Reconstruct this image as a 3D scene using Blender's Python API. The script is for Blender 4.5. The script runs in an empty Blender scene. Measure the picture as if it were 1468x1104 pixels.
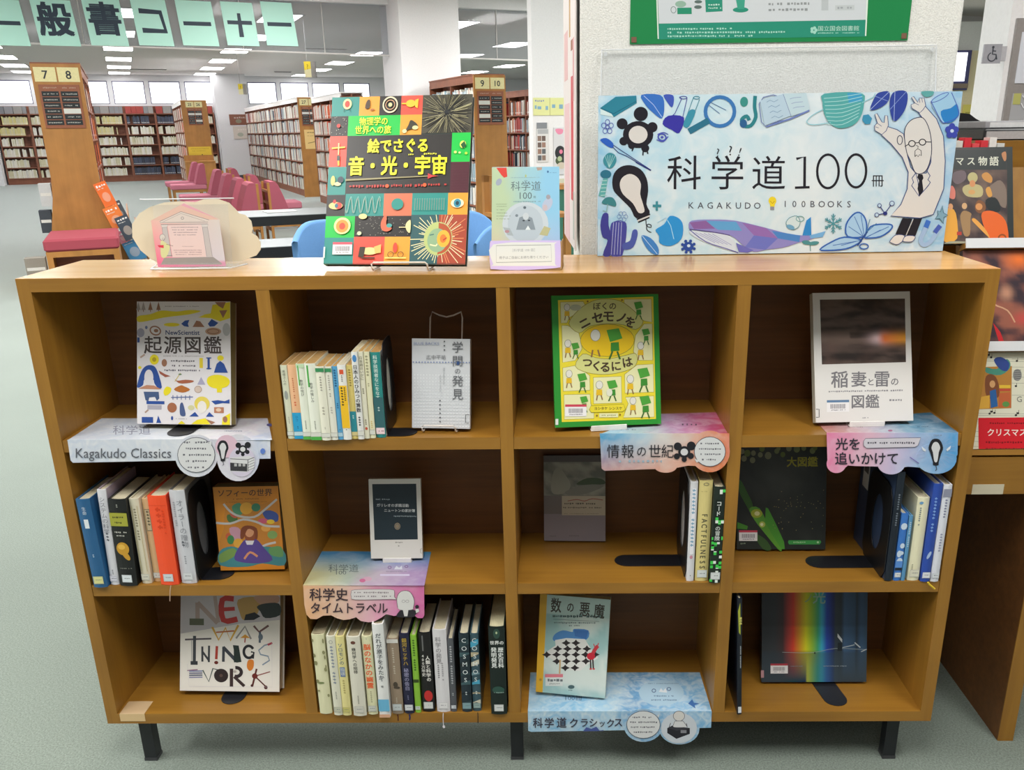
import bpy, math, random
import numpy as np
from mathutils import Vector, Matrix, noise, geometry
random.seed(7)
SC = bpy.context.scene
COL = SC.collection
PI = math.pi
def R(d): return math.radians(d)
def lin(c): return c/12.92 if c <= .04045 else ((c+.055)/1.055)**2.4
def H(s):
    return tuple(lin(int(s[i:i+2], 16)/255) for i in (0, 2, 4))
# ------------------------------------------------------------------ camera
CR = Vector((.99988, .01084, -.01195)); CF = Vector((-.01415, .94378, -.33023)).normalized()
CR = (CR-CF*CR.dot(CF)).normalized(); CU = CR.cross(CF)
CAM = Vector((.9988, -1.6273, 1.3439)); FPX, PPX, PPY = 1272.3, 784.24, 632.05
cd = bpy.data.cameras.new('camera'); cam = bpy.data.objects.new('camera', cd); COL.objects.link(cam)
cam.matrix_world = Matrix(((CR.x, CU.x, -CF.x, CAM.x), (CR.y, CU.y, -CF.y, CAM.y), (CR.z, CU.z, -CF.z, CAM.z), (0, 0, 0, 1)))
cd.sensor_width = 36; cd.lens = 36*FPX/1468; cd.shift_x = -(PPX-734)/1468; cd.shift_y = (PPY-552)/1468
cd.clip_start = .05; cd.clip_end = 200
SC.camera = cam
# ------------------------------------------------------------------ light and exposure
SC.view_settings.view_transform = 'Standard'; SC.view_settings.look = 'None'
SC.view_settings.exposure = 0.0; SC.view_settings.gamma = 1; SC.view_settings.use_curve_mapping = False
w = bpy.data.worlds.new('room_light'); SC.world = w; w.use_nodes = True
w.node_tree.nodes['Background'].inputs[0].default_value = (.95, .97, 1, 1)
w.node_tree.nodes['Background'].inputs[1].default_value = .2
TH = R(25)                                   # the reading room is turned 25 degrees from the display shelf
E1 = Vector((math.cos(TH), math.sin(TH), 0)); E2 = Vector((-math.sin(TH), math.cos(TH), 0))
def rab(a, b, z=0): return E1*a+E2*b+Vector((0, 0, z))
def area(name, loc, sx, sy, power, rz=0, col=(1, .98, .94)):
    l = bpy.data.lights.new(name, 'AREA'); l.shape = 'RECTANGLE'; l.size = sx; l.size_y = sy; l.energy = power; l.color = col
    o = bpy.data.objects.new(name, l); COL.objects.link(o); o.location = loc; o.rotation_euler = (0, 0, rz); return o
for (x, y, p) in ((-.9, -1.35, 44), (.9, -1.5, 46), (2.5, -1.35, 52), (.9, -3.6, 16), (-3.2, -.5, 120), (-1.4, 3.2, 40), (.6, 2.6, 40), (3.4, .9, 60), (5.0, 5.2, 150), (7, 10, 220)):
    area('ceiling_lamp', (x, y, 3.2), .6, 1.3, p)  # unseen area lights; some stand for room lighting, others added to brighten
for (a, b, p) in ((-3.2, 4.0, 130), (-.8, 5.5, 85), (2.2, 5.6, 60), (2.2, 9.4, 150), (-2.4, 9.5, 110), (6.4, 4.6, 110), (6.5, 9.5, 180)):
    area('ceiling_lamp', rab(a, b, 3.2), .8, 1.6, p, TH)  # more unseen lights; those towards the right added to brighten that side
# ------------------------------------------------------------------ materials
def newmat(name, rough=.5, col=None, metal=0, coat=0, spec=.5):
    m = bpy.data.materials.new(name); m.use_nodes = True; b = m.node_tree.nodes['Principled BSDF']
    b.inputs['Roughness'].default_value = rough; b.inputs['Metallic'].default_value = metal
    b.inputs['Coat Weight'].default_value = coat; b.inputs['Specular IOR Level'].default_value = spec
    if col: b.inputs['Base Color'].default_value = (*col, 1)
    return m, m.node_tree, b
def nd(t, typ, **kw):
    n = t.nodes.new(typ)
    for k, v in kw.items(): setattr(n, k, v)
    return n
def attrmat(name, rough, coat=0, speck=0.0, scale=300, spec=.5):
    m, t, b = newmat(name, rough, coat=coat, spec=spec)
    a = nd(t, 'ShaderNodeAttribute', attribute_name='Col')
    if speck:
        tc = nd(t, 'ShaderNodeTexCoord'); n = nd(t, 'ShaderNodeTexNoise'); n.inputs['Scale'].default_value = scale; n.inputs['Detail'].default_value = 3
        t.links.new(tc.outputs['Object'], n.inputs['Vector'])
        mr = nd(t, 'ShaderNodeMapRange'); mr.inputs[1].default_value = .3; mr.inputs[2].default_value = .7; mr.inputs[3].default_value = 1-speck; mr.inputs[4].default_value = 1+speck
        t.links.new(n.outputs[0], mr.inputs[0])
        mx = nd(t, 'ShaderNodeVectorMath', operation='SCALE'); t.links.new(a.outputs['Color'], mx.inputs[0]); t.links.new(mr.outputs[0], mx.inputs['Scale'])
        t.links.new(mx.outputs[0], b.inputs['Base Color'])
    else: t.links.new(a.outputs['Color'], b.inputs['Base Color'])
    return m
M = {}
M['print'] = attrmat('printed_paper', .55, spec=.35)
M['gloss'] = attrmat('laminated_print', .3, spec=.45)
M['paint'] = attrmat('painted', .5, speck=.05, scale=60)
M['paper'] = attrmat('paper', .8, speck=.05, scale=120, spec=.2)
M['fabric'] = attrmat('fabric', .85, speck=.12, scale=500, spec=.2)
M['metal'] = attrmat('enamelled_steel', .4, speck=.06, scale=200)
def woodmat(name, c1, c2, rough, sc=(3, 60, 60), coat=0, fine=.12, spec=.5):
    m, t, b = newmat(name, rough, coat=coat, spec=spec)
    tc = nd(t, 'ShaderNodeTexCoord'); mp = nd(t, 'ShaderNodeMapping'); mp.inputs['Scale'].default_value = sc
    n = nd(t, 'ShaderNodeTexNoise'); n.inputs['Scale'].default_value = 1; n.inputs['Detail'].default_value = 6; n.inputs['Roughness'].default_value = .6; n.inputs['Distortion'].default_value = .3
    r = nd(t, 'ShaderNodeValToRGB'); r.color_ramp.elements[0].position = .32; r.color_ramp.elements[1].position = .68
    r.color_ramp.elements[0].color = (*c1, 1); r.color_ramp.elements[1].color = (*c2, 1)
    n2 = nd(t, 'ShaderNodeTexNoise'); n2.inputs['Scale'].default_value = 5; n2.inputs['Detail'].default_value = 2
    mr = nd(t, 'ShaderNodeMapRange'); mr.inputs[3].default_value = 1-fine; mr.inputs[4].default_value = 1+fine; mr.inputs[1].default_value = .3; mr.inputs[2].default_value = .7
    sc_ = nd(t, 'ShaderNodeVectorMath', operation='SCALE')
    L = t.links.new
    L(tc.outputs['Object'], mp.inputs[0]); L(mp.outputs[0], n.inputs['Vector']); L(n.outputs[0], r.inputs[0]); L(tc.outputs['Object'], n2.inputs['Vector']); L(n2.outputs[0], mr.inputs[0])
    L(r.outputs[0], sc_.inputs[0]); L(mr.outputs[0], sc_.inputs['Scale']); L(sc_.outputs[0], b.inputs['Base Color'])
    return m
M['wood'] = woodmat('beech_laminate', H('8f6322'), H('9d7028'), .42)
M['woodv'] = woodmat('beech_laminate_upright', H('8f6322'), H('9d7028'), .42, (60, 60, 3))
M['wooddark'] = woodmat('back_board_shade_wood', H('66401c'), H('784c22'), .6, (3, 60, 60))  # darker wood copy; also puts the table cavity's shade into colour
M['woodtop'] = woodmat('polished_lit_beech_top', H('bb8d50'), H('cda268'), .25, (2.5, 30, 30), .15)  # paler copy of the same beech: light on the top put into colour
M['oak'] = woodmat('library_oak', H('9c6a30'), H('ad783a'), .5, (10, 10, 1))
M['redwood'] = woodmat('red_stained_wood', H('7d4a35'), H('90583f'), .5, (2, 30, 30))
def carpet():
    m, t, b = newmat('loop_carpet', .9, spec=.3)
    b.inputs['Sheen Weight'].default_value = .8; b.inputs['Sheen Roughness'].default_value = .35; b.inputs['Sheen Tint'].default_value = (.86, .93, .95, 1)
    tc = nd(t, 'ShaderNodeTexCoord'); n = nd(t, 'ShaderNodeTexNoise'); n.inputs['Scale'].default_value = 260; n.inputs['Detail'].default_value = 2
    n2 = nd(t, 'ShaderNodeTexNoise'); n2.inputs['Scale'].default_value = 1.5; n2.inputs['Detail'].default_value = 4
    r = nd(t, 'ShaderNodeValToRGB'); r.color_ramp.elements[0].position = .3; r.color_ramp.elements[1].position = .7
    r.color_ramp.elements[0].color = (*H('68726a'), 1); r.color_ramp.elements[1].color = (*H('8a958c'), 1)
    mr = nd(t, 'ShaderNodeMapRange'); mr.inputs[1].default_value = .3; mr.inputs[2].default_value = .7; mr.inputs[3].default_value = .93; mr.inputs[4].default_value = 1.05
    s = nd(t, 'ShaderNodeVectorMath', operation='SCALE'); bp = nd(t, 'ShaderNodeBump'); bp.inputs['Strength'].default_value = .4; bp.inputs['Distance'].default_value = .002
    L = t.links.new
    L(tc.outputs['Object'], n.inputs['Vector']); L(tc.outputs['Object'], n2.inputs['Vector']); L(n.outputs[0], r.inputs[0]); L(n2.outputs[0], mr.inputs[0])
    L(r.outputs[0], s.inputs[0]); L(mr.outputs[0], s.inputs['Scale']); L(s.outputs[0], b.inputs['Base Color']); L(n.outputs[0], bp.inputs['Height']); L(bp.outputs[0], b.inputs['Normal'])
    return m
M['carpet'] = carpet()
def plaster(name, c, sc=240, d=.0015, st=.7, lo=.86):
    m, t, b = newmat(name, .85, spec=.2)
    tc = nd(t, 'ShaderNodeTexCoord'); n = nd(t, 'ShaderNodeTexNoise'); n.inputs['Scale'].default_value = sc; n.inputs['Detail'].default_value = 3
    r = nd(t, 'ShaderNodeValToRGB'); r.color_ramp.elements[0].position = .3; r.color_ramp.elements[1].position = .6
    r.color_ramp.elements[0].color = (*[x*lo for x in c], 1); r.color_ramp.elements[1].color = (*c, 1)
    bp = nd(t, 'ShaderNodeBump'); bp.inputs['Strength'].default_value = st; bp.inputs['Distance'].default_value = d
    L = t.links.new
    L(tc.outputs['Object'], n.inputs['Vector']); L(n.outputs[0], r.inputs[0]); L(r.outputs[0], b.inputs['Base Color']); L(n.outputs[0], bp.inputs['Height']); L(bp.outputs[0], b.inputs['Normal'])
    return m
M['rough'] = plaster('rough_cast_plaster', H('e4e3de'), 380, .0025, .7)
M['wall'] = plaster('smooth_plaster', H('e6e6e8'), 60, .0004, .15, .96)
M['ceil'] = plaster('ceiling_board', H('e0dbd8'), 40, .0005, .2, .96)
def emit(name, col, st):
    m = bpy.data.materials.new(name); m.use_nodes = True; b = m.node_tree.nodes['Principled BSDF']
    b.inputs['Emission Color'].default_value = (*col, 1); b.inputs['Emission Strength'].default_value = st; b.inputs['Base Color'].default_value = (.8, .8, .8, 1)
    return m
M['lamp'] = emit('lamp_diffuser', (1, .99, 1), 21)
M['lampfar'] = emit('far_lamp_diffuser', (1, .99, 1), 7)
M['daylight'] = emit('daylit_pane', (.95, .97, 1), 1.7)
def clear(name, tint, mixv, rough=.05):
    m = bpy.data.materials.new(name); m.use_nodes = True; t = m.node_tree; t.nodes.clear()
    o = nd(t, 'ShaderNodeOutputMaterial'); mx = nd(t, 'ShaderNodeMixShader'); tr = nd(t, 'ShaderNodeBsdfTransparent'); gl = nd(t, 'ShaderNodeBsdfPrincipled')
    tr.inputs[0].default_value = (*tint, 1); gl.inputs['Base Color'].default_value = (.8, .82, .84, 1); gl.inputs['Roughness'].default_value = rough
    mx.inputs[0].default_value = mixv; t.links.new(tr.outputs[0], mx.inputs[1]); t.links.new(gl.outputs[0], mx.inputs[2]); t.links.new(mx.outputs[0], o.inputs[0])
    return m
M['acrylic'] = clear('clear_acrylic', (.98, .985, .99), .06)
M['edge'] = clear('acrylic_edge', (.97, .98, .98), .75, .2)
M['smoke'] = clear('smoke_glass', (.74, .75, .77), .12)
def watercolour(name, stops, x0, x1, sc=14, white=.35, wc='eef0f2', zmix=None, rough=.35):
    """printed wash: colours run along local X, mottled towards white; zmix = (colour, y0, y1) adds a second wash along Y"""
    m, t, b = newmat(name, rough, spec=.4)
    L = t.links.new
    tc = nd(t, 'ShaderNodeTexCoord'); sp = nd(t, 'ShaderNodeSeparateXYZ'); L(tc.outputs['Object'], sp.inputs[0])
    n = nd(t, 'ShaderNodeTexNoise'); n.inputs['Scale'].default_value = sc; n.inputs['Detail'].default_value = 5; n.inputs['Distortion'].default_value = .8; L(tc.outputs['Object'], n.inputs['Vector'])
    mr = nd(t, 'ShaderNodeMapRange'); mr.inputs[1].default_value = x0; mr.inputs[2].default_value = x1; L(sp.outputs[0], mr.inputs[0])
    ad = nd(t, 'ShaderNodeMath', operation='MULTIPLY_ADD'); ad.inputs[1].default_value = .3; L(n.outputs[0], ad.inputs[0])
    sb = nd(t, 'ShaderNodeMath', operation='SUBTRACT'); sb.inputs[1].default_value = .15; L(mr.outputs[0], sb.inputs[0]); L(sb.outputs[0], ad.inputs[2])
    r = nd(t, 'ShaderNodeValToRGB'); e = r.color_ramp.elements
    while len(e) < len(stops): e.new(.5)
    for i, (p, c) in enumerate(stops): e[i].position = p; e[i].color = (*H(c), 1)
    L(ad.outputs[0], r.inputs[0]); out = r.outputs[0]
    if zmix:
        m2 = nd(t, 'ShaderNodeMapRange'); m2.inputs[1].default_value = zmix[1]; m2.inputs[2].default_value = zmix[2]; L(sp.outputs[zmix[3] if len(zmix) > 3 else 1], m2.inputs[0])
        x2 = nd(t, 'ShaderNodeMix', data_type='RGBA'); L(m2.outputs[0], x2.inputs[0]); L(out, x2.inputs[6]); x2.inputs[7].default_value = (*H(zmix[0]), 1); out = x2.outputs[2]
    n3 = nd(t, 'ShaderNodeTexNoise'); n3.inputs['Scale'].default_value = sc*1.7; n3.inputs['Detail'].default_value = 6; n3.inputs['Distortion'].default_value = 1.5; L(tc.outputs['Object'], n3.inputs['Vector'])
    m3 = nd(t, 'ShaderNodeMapRange'); m3.inputs[1].default_value = .38; m3.inputs[2].default_value = .72; m3.inputs[4].default_value = white*1.6; L(n3.outputs[0], m3.inputs[0])
    x3 = nd(t, 'ShaderNodeMix', data_type='RGBA'); L(m3.outputs[0], x3.inputs[0]); L(out, x3.inputs[6]); x3.inputs[7].default_value = (*H(wc), 1)
    L(x3.outputs[2], b.inputs['Base Color'])
    return m
# ------------------------------------------------------------------ geometry helpers
def col_(c): return H(c) if isinstance(c, str) else c
class Geo:
    def __init__(s, T=None): s.v = []; s.f = []; s.c = []; s.m = []; s.T = T; s.vc = None
    def add(s, vs, fs, c='ffffff', m=0, T=None):
        o = len(s.v); T = T or s.T
        s.v += [tuple(T@Vector(v)) for v in vs] if T else [tuple(v) for v in vs]
        c = col_(c)
        for f in fs: s.f.append([i+o for i in f]); s.c.append([tuple(q) for q in c] if isinstance(c, list) else c); s.m.append(m)
        return s
    def box(s, x0, x1, y0, y1, z0, z1, c='ffffff', m=0, T=None):
        return s.add([(x0, y0, z0), (x1, y0, z0), (x1, y1, z0), (x0, y1, z0), (x0, y0, z1), (x1, y0, z1), (x1, y1, z1), (x0, y1, z1)],
                     [(0, 3, 2, 1), (4, 5, 6, 7), (0, 1, 5, 4), (1, 2, 6, 5), (2, 3, 7, 6), (3, 0, 4, 7)], c, m, T)
    def bbox(s, x0, x1, y0, y1, z0, z1, c='ffffff', m=0, r=.003, T=None):     # box with small chamfers round the vertical and top edges
        o = [(x0+r, y0), (x1-r, y0), (x1, y0+r), (x1, y1-r), (x1-r, y1), (x0+r, y1), (x0, y1-r), (x0, y0+r)]
        i = [(x0+2*r, y0+r), (x1-2*r, y0+r), (x1-r, y0+2*r), (x1-r, y1-2*r), (x1-2*r, y1-r), (x0+2*r, y1-r), (x0+r, y1-2*r), (x0+r, y0+2*r)]
        vs = [(x, y, z0+r) for x, y in o]+[(x, y, z1-r) for x, y in o]+[(x, y, z1) for x, y in i]+[(x, y, z0) for x, y in i]
        fs = [tuple(range(16, 24)), tuple(range(31, 23, -1))]
        for k in range(8):
            n = (k+1) % 8; fs += [(k, n, n+8, k+8), (k+8, n+8, n+16, k+16), (24+k, 24+n, n, k)]
        return s.add(vs, fs, c, m, T)
    def prism(s, pts, z0, z1, c='ffffff', m=0, axis='z', T=None):
        n = len(pts); tri = geometry.tessellate_polygon([[Vector((p[0], p[1], 0)) for p in pts]])
        def P(x, y, z): return (x, y, z) if axis == 'z' else ((x, z, y) if axis == 'y' else (z, x, y))
        vs = [P(x, y, z0) for x, y in pts]+[P(x, y, z1) for x, y in pts]
        fs = [tuple(t) for t in tri]+[tuple(i+n for i in reversed(t)) for t in tri]+[(i, (i+1) % n, (i+1) % n+n, i+n) for i in range(n)]
        return s.add(vs, fs, c, m, T)
    def tube(s, pts, r, c='ffffff', m=0, n=8, T=None):
        pts = [Vector(p) for p in pts]; vs = []; fs = []
        for i, p in enumerate(pts):
            d = (pts[min(i+1, len(pts)-1)]-pts[max(i-1, 0)]).normalized(); u = d.cross(Vector((0, 0, 1)) if abs(d.z) < .9 else Vector((1, 0, 0))).normalized(); v = d.cross(u)
            vs += [p+u*(r*math.cos(2*PI*k/n))+v*(r*math.sin(2*PI*k/n)) for k in range(n)]
        for i in range(len(pts)-1):
            for k in range(n): fs.append((i*n+k, i*n+(k+1) % n, (i+1)*n+(k+1) % n, (i+1)*n+k))
        fs += [tuple(range(n)), tuple(range(len(pts)*n-1, len(pts)*n-1-n, -1))]
        return s.add([tuple(v) for v in vs], fs, c, m, T)
    def build(s, name, mats, parent=None, smooth=False):
        me = bpy.data.meshes.new(name); me.from_pydata(s.v, [], s.f)
        if not isinstance(mats, (list, tuple)): mats = [mats]
        for mt in mats: me.materials.append(mt)
        me.polygons.foreach_set('material_index', s.m)
        if s.vc is not None:
            a = me.color_attributes.new('Col', 'FLOAT_COLOR', 'POINT'); a.data.foreach_set('color', np.array([(*c, 1) for c in s.vc], 'f').ravel())
        else:
            a = me.color_attributes.new('Col', 'FLOAT_COLOR', 'CORNER')
            cc = []
            for c, f in zip(s.c, s.f): cc += [(*q, 1) for q in c] if isinstance(c, list) else [(*c, 1)]*len(f)
            a.data.foreach_set('color', np.array(cc, 'f').ravel())
        if smooth: me.polygons.foreach_set('use_smooth', [True]*len(s.f))
        me.update()
        o = bpy.data.objects.new(name, me); COL.objects.link(o)
        if parent: o.parent = parent
        return o
def tag(o, label, cat, group=None, kind=None):
    o['label'] = label; o['category'] = cat
    if group: o['group'] = group
    if kind: o['kind'] = kind
    return o
def thing(name, label, cat, loc=(0, 0, 0), rz=0, group=None, mat=None):
    o = bpy.data.objects.new(name, None); COL.objects.link(o); o.empty_display_size = .05
    if mat is not None: o.matrix_world = mat
    else: o.location = loc; o.rotation_euler = (0, 0, rz)
    return tag(o, label, cat, group)
def struct(name, g, m, loc=(0, 0, 0), rz=0, parent=None, **k):
    o = g.build(name, m, parent, **k); o.location = loc; o.rotation_euler = (0, 0, rz)
    if not parent: o['kind'] = 'structure'
    return o
def stuff(o, label, cat): return tag(o, label, cat, kind='stuff')
# point where the photo's pixel meets the plane y=Y (world), or the height Z: used to measure print and outlines
def ray(px, py): return CF+CR*((px-PPX)/FPX)-CU*((py-PPY)/FPX)
def ay(px, py, Y): d = ray(px, py); return CAM+d*((Y-CAM.y)/d.y)
# ------------------------------------------------------------------ flat print: polygons, strokes and lettering laid on a sheet
GC = {}
def glyph(s, bold):
    k = (s, bold)
    if k not in GC:
        c = bpy.data.curves.new('lettering', 'FONT'); c.body = s; c.resolution_u = 2; c.offset = bold
        o = bpy.data.objects.new('lettering', c); COL.objects.link(o)
        dg = bpy.context.evaluated_depsgraph_get(); me = bpy.data.meshes.new_from_object(o.evaluated_get(dg))
        vs = [(v.co.x, v.co.y) for v in me.vertices]; fs = [tuple(p.vertices) for p in me.polygons]
        bpy.data.objects.remove(o); bpy.data.curves.remove(c); bpy.data.meshes.remove(me); GC[k] = (vs, fs)
    return GC[k]
def smoothpts(p, closed, n=4):
    out = []; N = len(p)
    for i in range(N if closed else N-1):
        g = (lambda j: p[j % N]) if closed else (lambda j: p[max(0, min(N-1, j))])
        a, b, c, d = g(i-1), g(i), g(i+1), g(i+2)
        for k in range(n):
            t = k/n; out.append(tuple(.5*((2*b[q])+(-a[q]+c[q])*t+(2*a[q]-5*b[q]+4*c[q]-d[q])*t*t+(-a[q]+3*b[q]-3*c[q]+d[q])*t**3) for q in (0, 1)))
    if not closed: out.append(tuple(p[-1]))
    return out
def homog(src, dst):
    A = []; B = []
    for (x, y), (u, v) in zip(src, dst):
        A += [[x, y, 1, 0, 0, 0, -u*x, -u*y], [0, 0, 0, x, y, 1, -v*x, -v*y]]; B += [u, v]
    h = np.linalg.solve(np.array(A, float), np.array(B, float)); h = [float(q) for q in h]+[1.0]
    def f(x, y):
        k = h[6]*x+h[7]*y+h[8]; return ((h[0]*x+h[1]*y+h[2])/k, (h[3]*x+h[4]*y+h[5])/k)
    return f
class Art:
    """2D drawing on a w x h sheet, local X across (0..w), local Z up (0..h), facing -Y"""
    def __init__(s, w, h, quad=None, frame=None, mapf=None):
        s.g = Geo(); s.w = w; s.h = h; s.l = 0; s.ox = s.oy = 0; s.k = 1; s.uv = False; s.step = 6e-6
        if frame: s.F(*frame)
        if mapf: s.mf = mapf
        elif quad:
            q = [(s.ox+x/s.k, s.oy+y/s.k) for x, y in quad]; s.mf = homog(q, [(0, h), (w, h), (w, 0), (0, 0)])
        else: s.mf = lambda x, y: (x/1000, h-y/1000)
    def F(s, ox, oy, k): s.ox, s.oy, s.k = ox, oy, k; return s
    def mp(s, x, y):
        if s.uv: return (x*s.w, (1-y)*s.h)
        return s.mf(s.ox+x/s.k, s.oy+y/s.k)
    def _add(s, pts2, fs, c, m=0):
        s.l += 1; y = -s.l*s.step
        s.g.add([(X, y, Z) for X, Z in (s.mp(*p) for p in pts2)], fs, c, m); return s
    def p(s, pts, c, sm=0):
        if sm: pts = smoothpts(pts, True, 3)
        tri = geometry.tessellate_polygon([[Vector((q[0], q[1], 0)) for q in pts]])
        return s._add(pts, [tuple(t) for t in tri], c)
    def r(s, x0, y0, x1, y1, c): return s._add([(x0, y0), (x1, y0), (x1, y1), (x0, y1)], [(0, 1, 2, 3)], c)
    def li(s, pts, wd, c, closed=False, sm=0):
        if sm: pts = smoothpts(pts, closed, 3)
        n = len(pts); vs = []; fs = []
        for i in range(n):
            a = pts[(i-1) % n] if closed or i else pts[0]; b = pts[(i+1) % n] if closed or i < n-1 else pts[-1]
            dx, dy = b[0]-a[0], b[1]-a[1]; L = math.hypot(dx, dy) or 1; nx, ny = -dy/L*wd/2, dx/L*wd/2
            vs += [(pts[i][0]+nx, pts[i][1]+ny), (pts[i][0]-nx, pts[i][1]-ny)]
        for i in range(n if closed else n-1):
            j = (i+1) % n; fs.append((2*i, 2*j, 2*j+1, 2*i+1))
        return s._add(vs, fs, c)
    def ep(s, cx, cy, rx, ry, rot=0, n=22, a0=0, a1=360):
        cr, sr = math.cos(R(rot)), math.sin(R(rot)); out = []
        for i in range(n+(a1-a0 != 360)):
            a = R(a0+(a1-a0)*i/n); x, y = rx*math.cos(a), ry*math.sin(a); out.append((cx+x*cr-y*sr, cy+x*sr+y*cr))
        return out
    def e(s, cx, cy, rx, ry, c, rot=0, n=22): 
        s._add(s.ep(cx, cy, rx, ry, rot, n), [tuple(range(n))], c); return s
    def o(s, cx, cy, rx, ry, wd, c, rot=0, n=24, a0=0, a1=360):
        return s.li(s.ep(cx, cy, rx, ry, rot, n, a0, a1), wd, c, a1-a0 == 360)
    def t(s, txt, x, y, sz, c, b=0, vert=False, rot=0, sx=1, pitch=1.0, anchor='c'):
        """centre (x, y), em size sz"""
        if vert:
            n = len(txt)
            for i, ch in enumerate(txt):
                if ch == ' ': continue
                yy = y+(i-(n-1)/2)*sz*pitch; s.t(ch, x, yy, sz, c, b, rot=90 if ch in 'ー-・…' else rot, sx=sx)
            return s
        if b and not sx < 0:
            q = max(.012, b*.55)*sz
            for ddx, ddy in ((-q, -q), (q, -q), (-q, q), (q, q)): s.t(txt, x+ddx, y+ddy, sz, c, 0, rot=rot, sx=sx, anchor=anchor)
            return s
        vs, fs = glyph(txt, 0)
        if not vs: return s
        xs = [v[0] for v in vs]; cx = (min(xs)+max(xs))/2 if anchor == 'c' else min(xs)
        cr, sr = math.cos(R(rot)), math.sin(R(rot)); ym = .38 if ord(txt[0]) > 255 else .35
        out = [((vx-cx)*sz*sx, -(vy-ym)*sz) for vx, vy in vs]
        return s._add([(x+a*cr-d*sr, y+a*sr+d*cr) for a, d in out], fs, c)
    def d(s, x0, x1, y, h, c, seed=0, gap=.25, rot=0):        # a line of print too small to read: a run of small marks
        rr = random.Random(seed+int(x0*7+y)); x = x0; vs = []; fs = []
        while x < x1:
            ww = h*rr.uniform(.5, 1.1)
            if rr.random() > .12:
                k = len(vs); y0 = y-h/2*rr.uniform(.5, 1); y1 = y+h/2*rr.uniform(.4, 1); vs += [(x, y0), (x+ww*.85, y0), (x+ww*.85, y1), (x, y1)]; fs.append((k, k+1, k+2, k+3))
            x += ww+h*gap
        return s._add(vs, fs, c) if fs else s
    def g2(s, x0, y0, x1, y1, fn, nx=16, ny=12, c=None):      # smooth colour field
        n = 0
        for j in range(ny):
            for i in range(nx):
                a, b = x0+(x1-x0)*i/nx, x0+(x1-x0)*(i+1)/nx; p, q = y0+(y1-y0)*j/ny, y0+(y1-y0)*(j+1)/ny
                o = len(s.g.v); y = -(s.l+1)*s.step
                s.g.add([(X, y, Z) for X, Z in (s.mp(*k) for k in ((a, p), (b, p), (b, q), (a, q)))], [(0, 1, 2, 3)], [fn(i/nx, j/ny), fn((i+1)/nx, j/ny), fn((i+1)/nx, (j+1)/ny), fn(i/nx, (j+1)/ny)])
        s.l += 1; return s
    def bar(s, x0, y0, x1, y1, red='c8475a'):                  # library barcode sticker
        s.r(x0, y0, x1, y1, 'e9e7e8'); h = y1-y0; s.r(x0, y0, x1, y0+h*.2, red); rr = random.Random(int(x0)); x = x0+(x1-x0)*.16
        while x < x1-(x1-x0)*.16:
            ww = (x1-x0)*rr.uniform(.01, .03); s.r(x, y0+h*.34, x+ww, y0+h*.72, '6b6670'); x += ww*2
        return s.d(x0+(x1-x0)*.2, x1-(x1-x0)*.2, y0+h*.84, h*.1, '77727c')
    def build(s, name, parent, dx=0, dy=-.0004, mat='gloss', dz=0):
        o = s.g.build(name, M[mat], parent); o.location = (dx, dy, dz); return o
def mixc(a, b, t):
    a, b = col_(a), col_(b); return tuple(p*(1-t)+q*t for p, q in zip(a, b))
def nz(x, y, s=1, k=0): return noise.fractal(Vector((x*s, y*s, k)), 1, 2, 4)
# ------------------------------------------------------------------ the setting
I3 = Matrix.Identity(4)
TR = Matrix.Rotation(TH, 4, 'Z')
g = Geo(); g.box(-24, 18, -6, 40, -.05, 0); struct('floor', g, M['carpet'])
g = Geo(); g.box(-9, 16, 11.9, 31, 3.1, 3.3); g.box(-9, 16, -9, 11.9, 3.3, 3.4); struct('ceiling', g, M['ceil'], rz=TH)
g = Geo(); g.box(-9, 16, 11.7, 12.0, 3.055, 3.32); struct('ceiling_beam', g, M['wall'], rz=TH)
# far wall with its row of high windows
WIN = [(-3.95+1.03*k, -3.05+1.03*k) for k in range(7)] + [(4.12, 5.02), (5.15, 6.05), (6.18, 7.08), (7.21, 8.1)]
g = Geo(); x = -9; Z0, Z1 = 2.26, 2.92
g.box(-9, 16, 30, 30.3, 0, Z0); g.box(-9, 16, 30, 30.3, Z1, 3.12)
for a0, a1 in WIN: g.box(x, a0, 30, 30.3, Z0, Z1); x = a1
g.box(x, 16, 30, 30.3, Z0, Z1); struct('wall_back', g, M['wall'], rz=TH)
for i, (a0, a1) in enumerate(WIN):
    o = struct('window_%d' % (i+1), Geo().box(a0, a0+.025, 30.0, 30.08, Z0, Z1, '6d6a86').box(a1-.025, a1, 30, 30.08, Z0, Z1, '6d6a86').box(a0, a1, 30, 30.08, Z1-.03, Z1, '6d6a86').box(a0, a1, 30, 30.08, Z0, Z0+.025, '8d8a96'), M['paint'], rz=TH)
    Geo().box(a0+.025, a1-.025, 30.04, 30.05, Z0+.025, Z1-.03).build('window_pane', M['daylight'], o)
g = Geo(); g.box(-5.3, -5.0, -6, 30, 0, 3.3); struct('wall_left', g, M['wall'], rz=TH)
g = Geo(); g.box(3.0, 3.95, 29.0, 30, 0, 3.1); struct('column_far', g, M['wall'], rz=TH)
struct('baseboard_far', Geo().box(2.99, 3.96, 28.985, 29.0, 0, .12, '4a4a52'), M['paint'], rz=TH)
g = Geo(); g.box(-3.95, -3.1, 29.1, 30, 0, 3.1); struct('column_corner', g, M['wall'], rz=TH)
g = Geo(); g.box(3.93, 4.8, 11.2, 12.2, 0, 3.3); struct('column_middle', g, M['wall'], rz=TH)
g = Geo(); g.box(4.09, 5.3, 7.0, 7.1, 0, 3.3); struct('wall_partition', g, M['wall'], rz=TH)
g = Geo(); g.bbox(1.045, 1.79, .285, 1.05, 0, 3.3, r=.004); struct('column_near', g, M['rough'])
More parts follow.
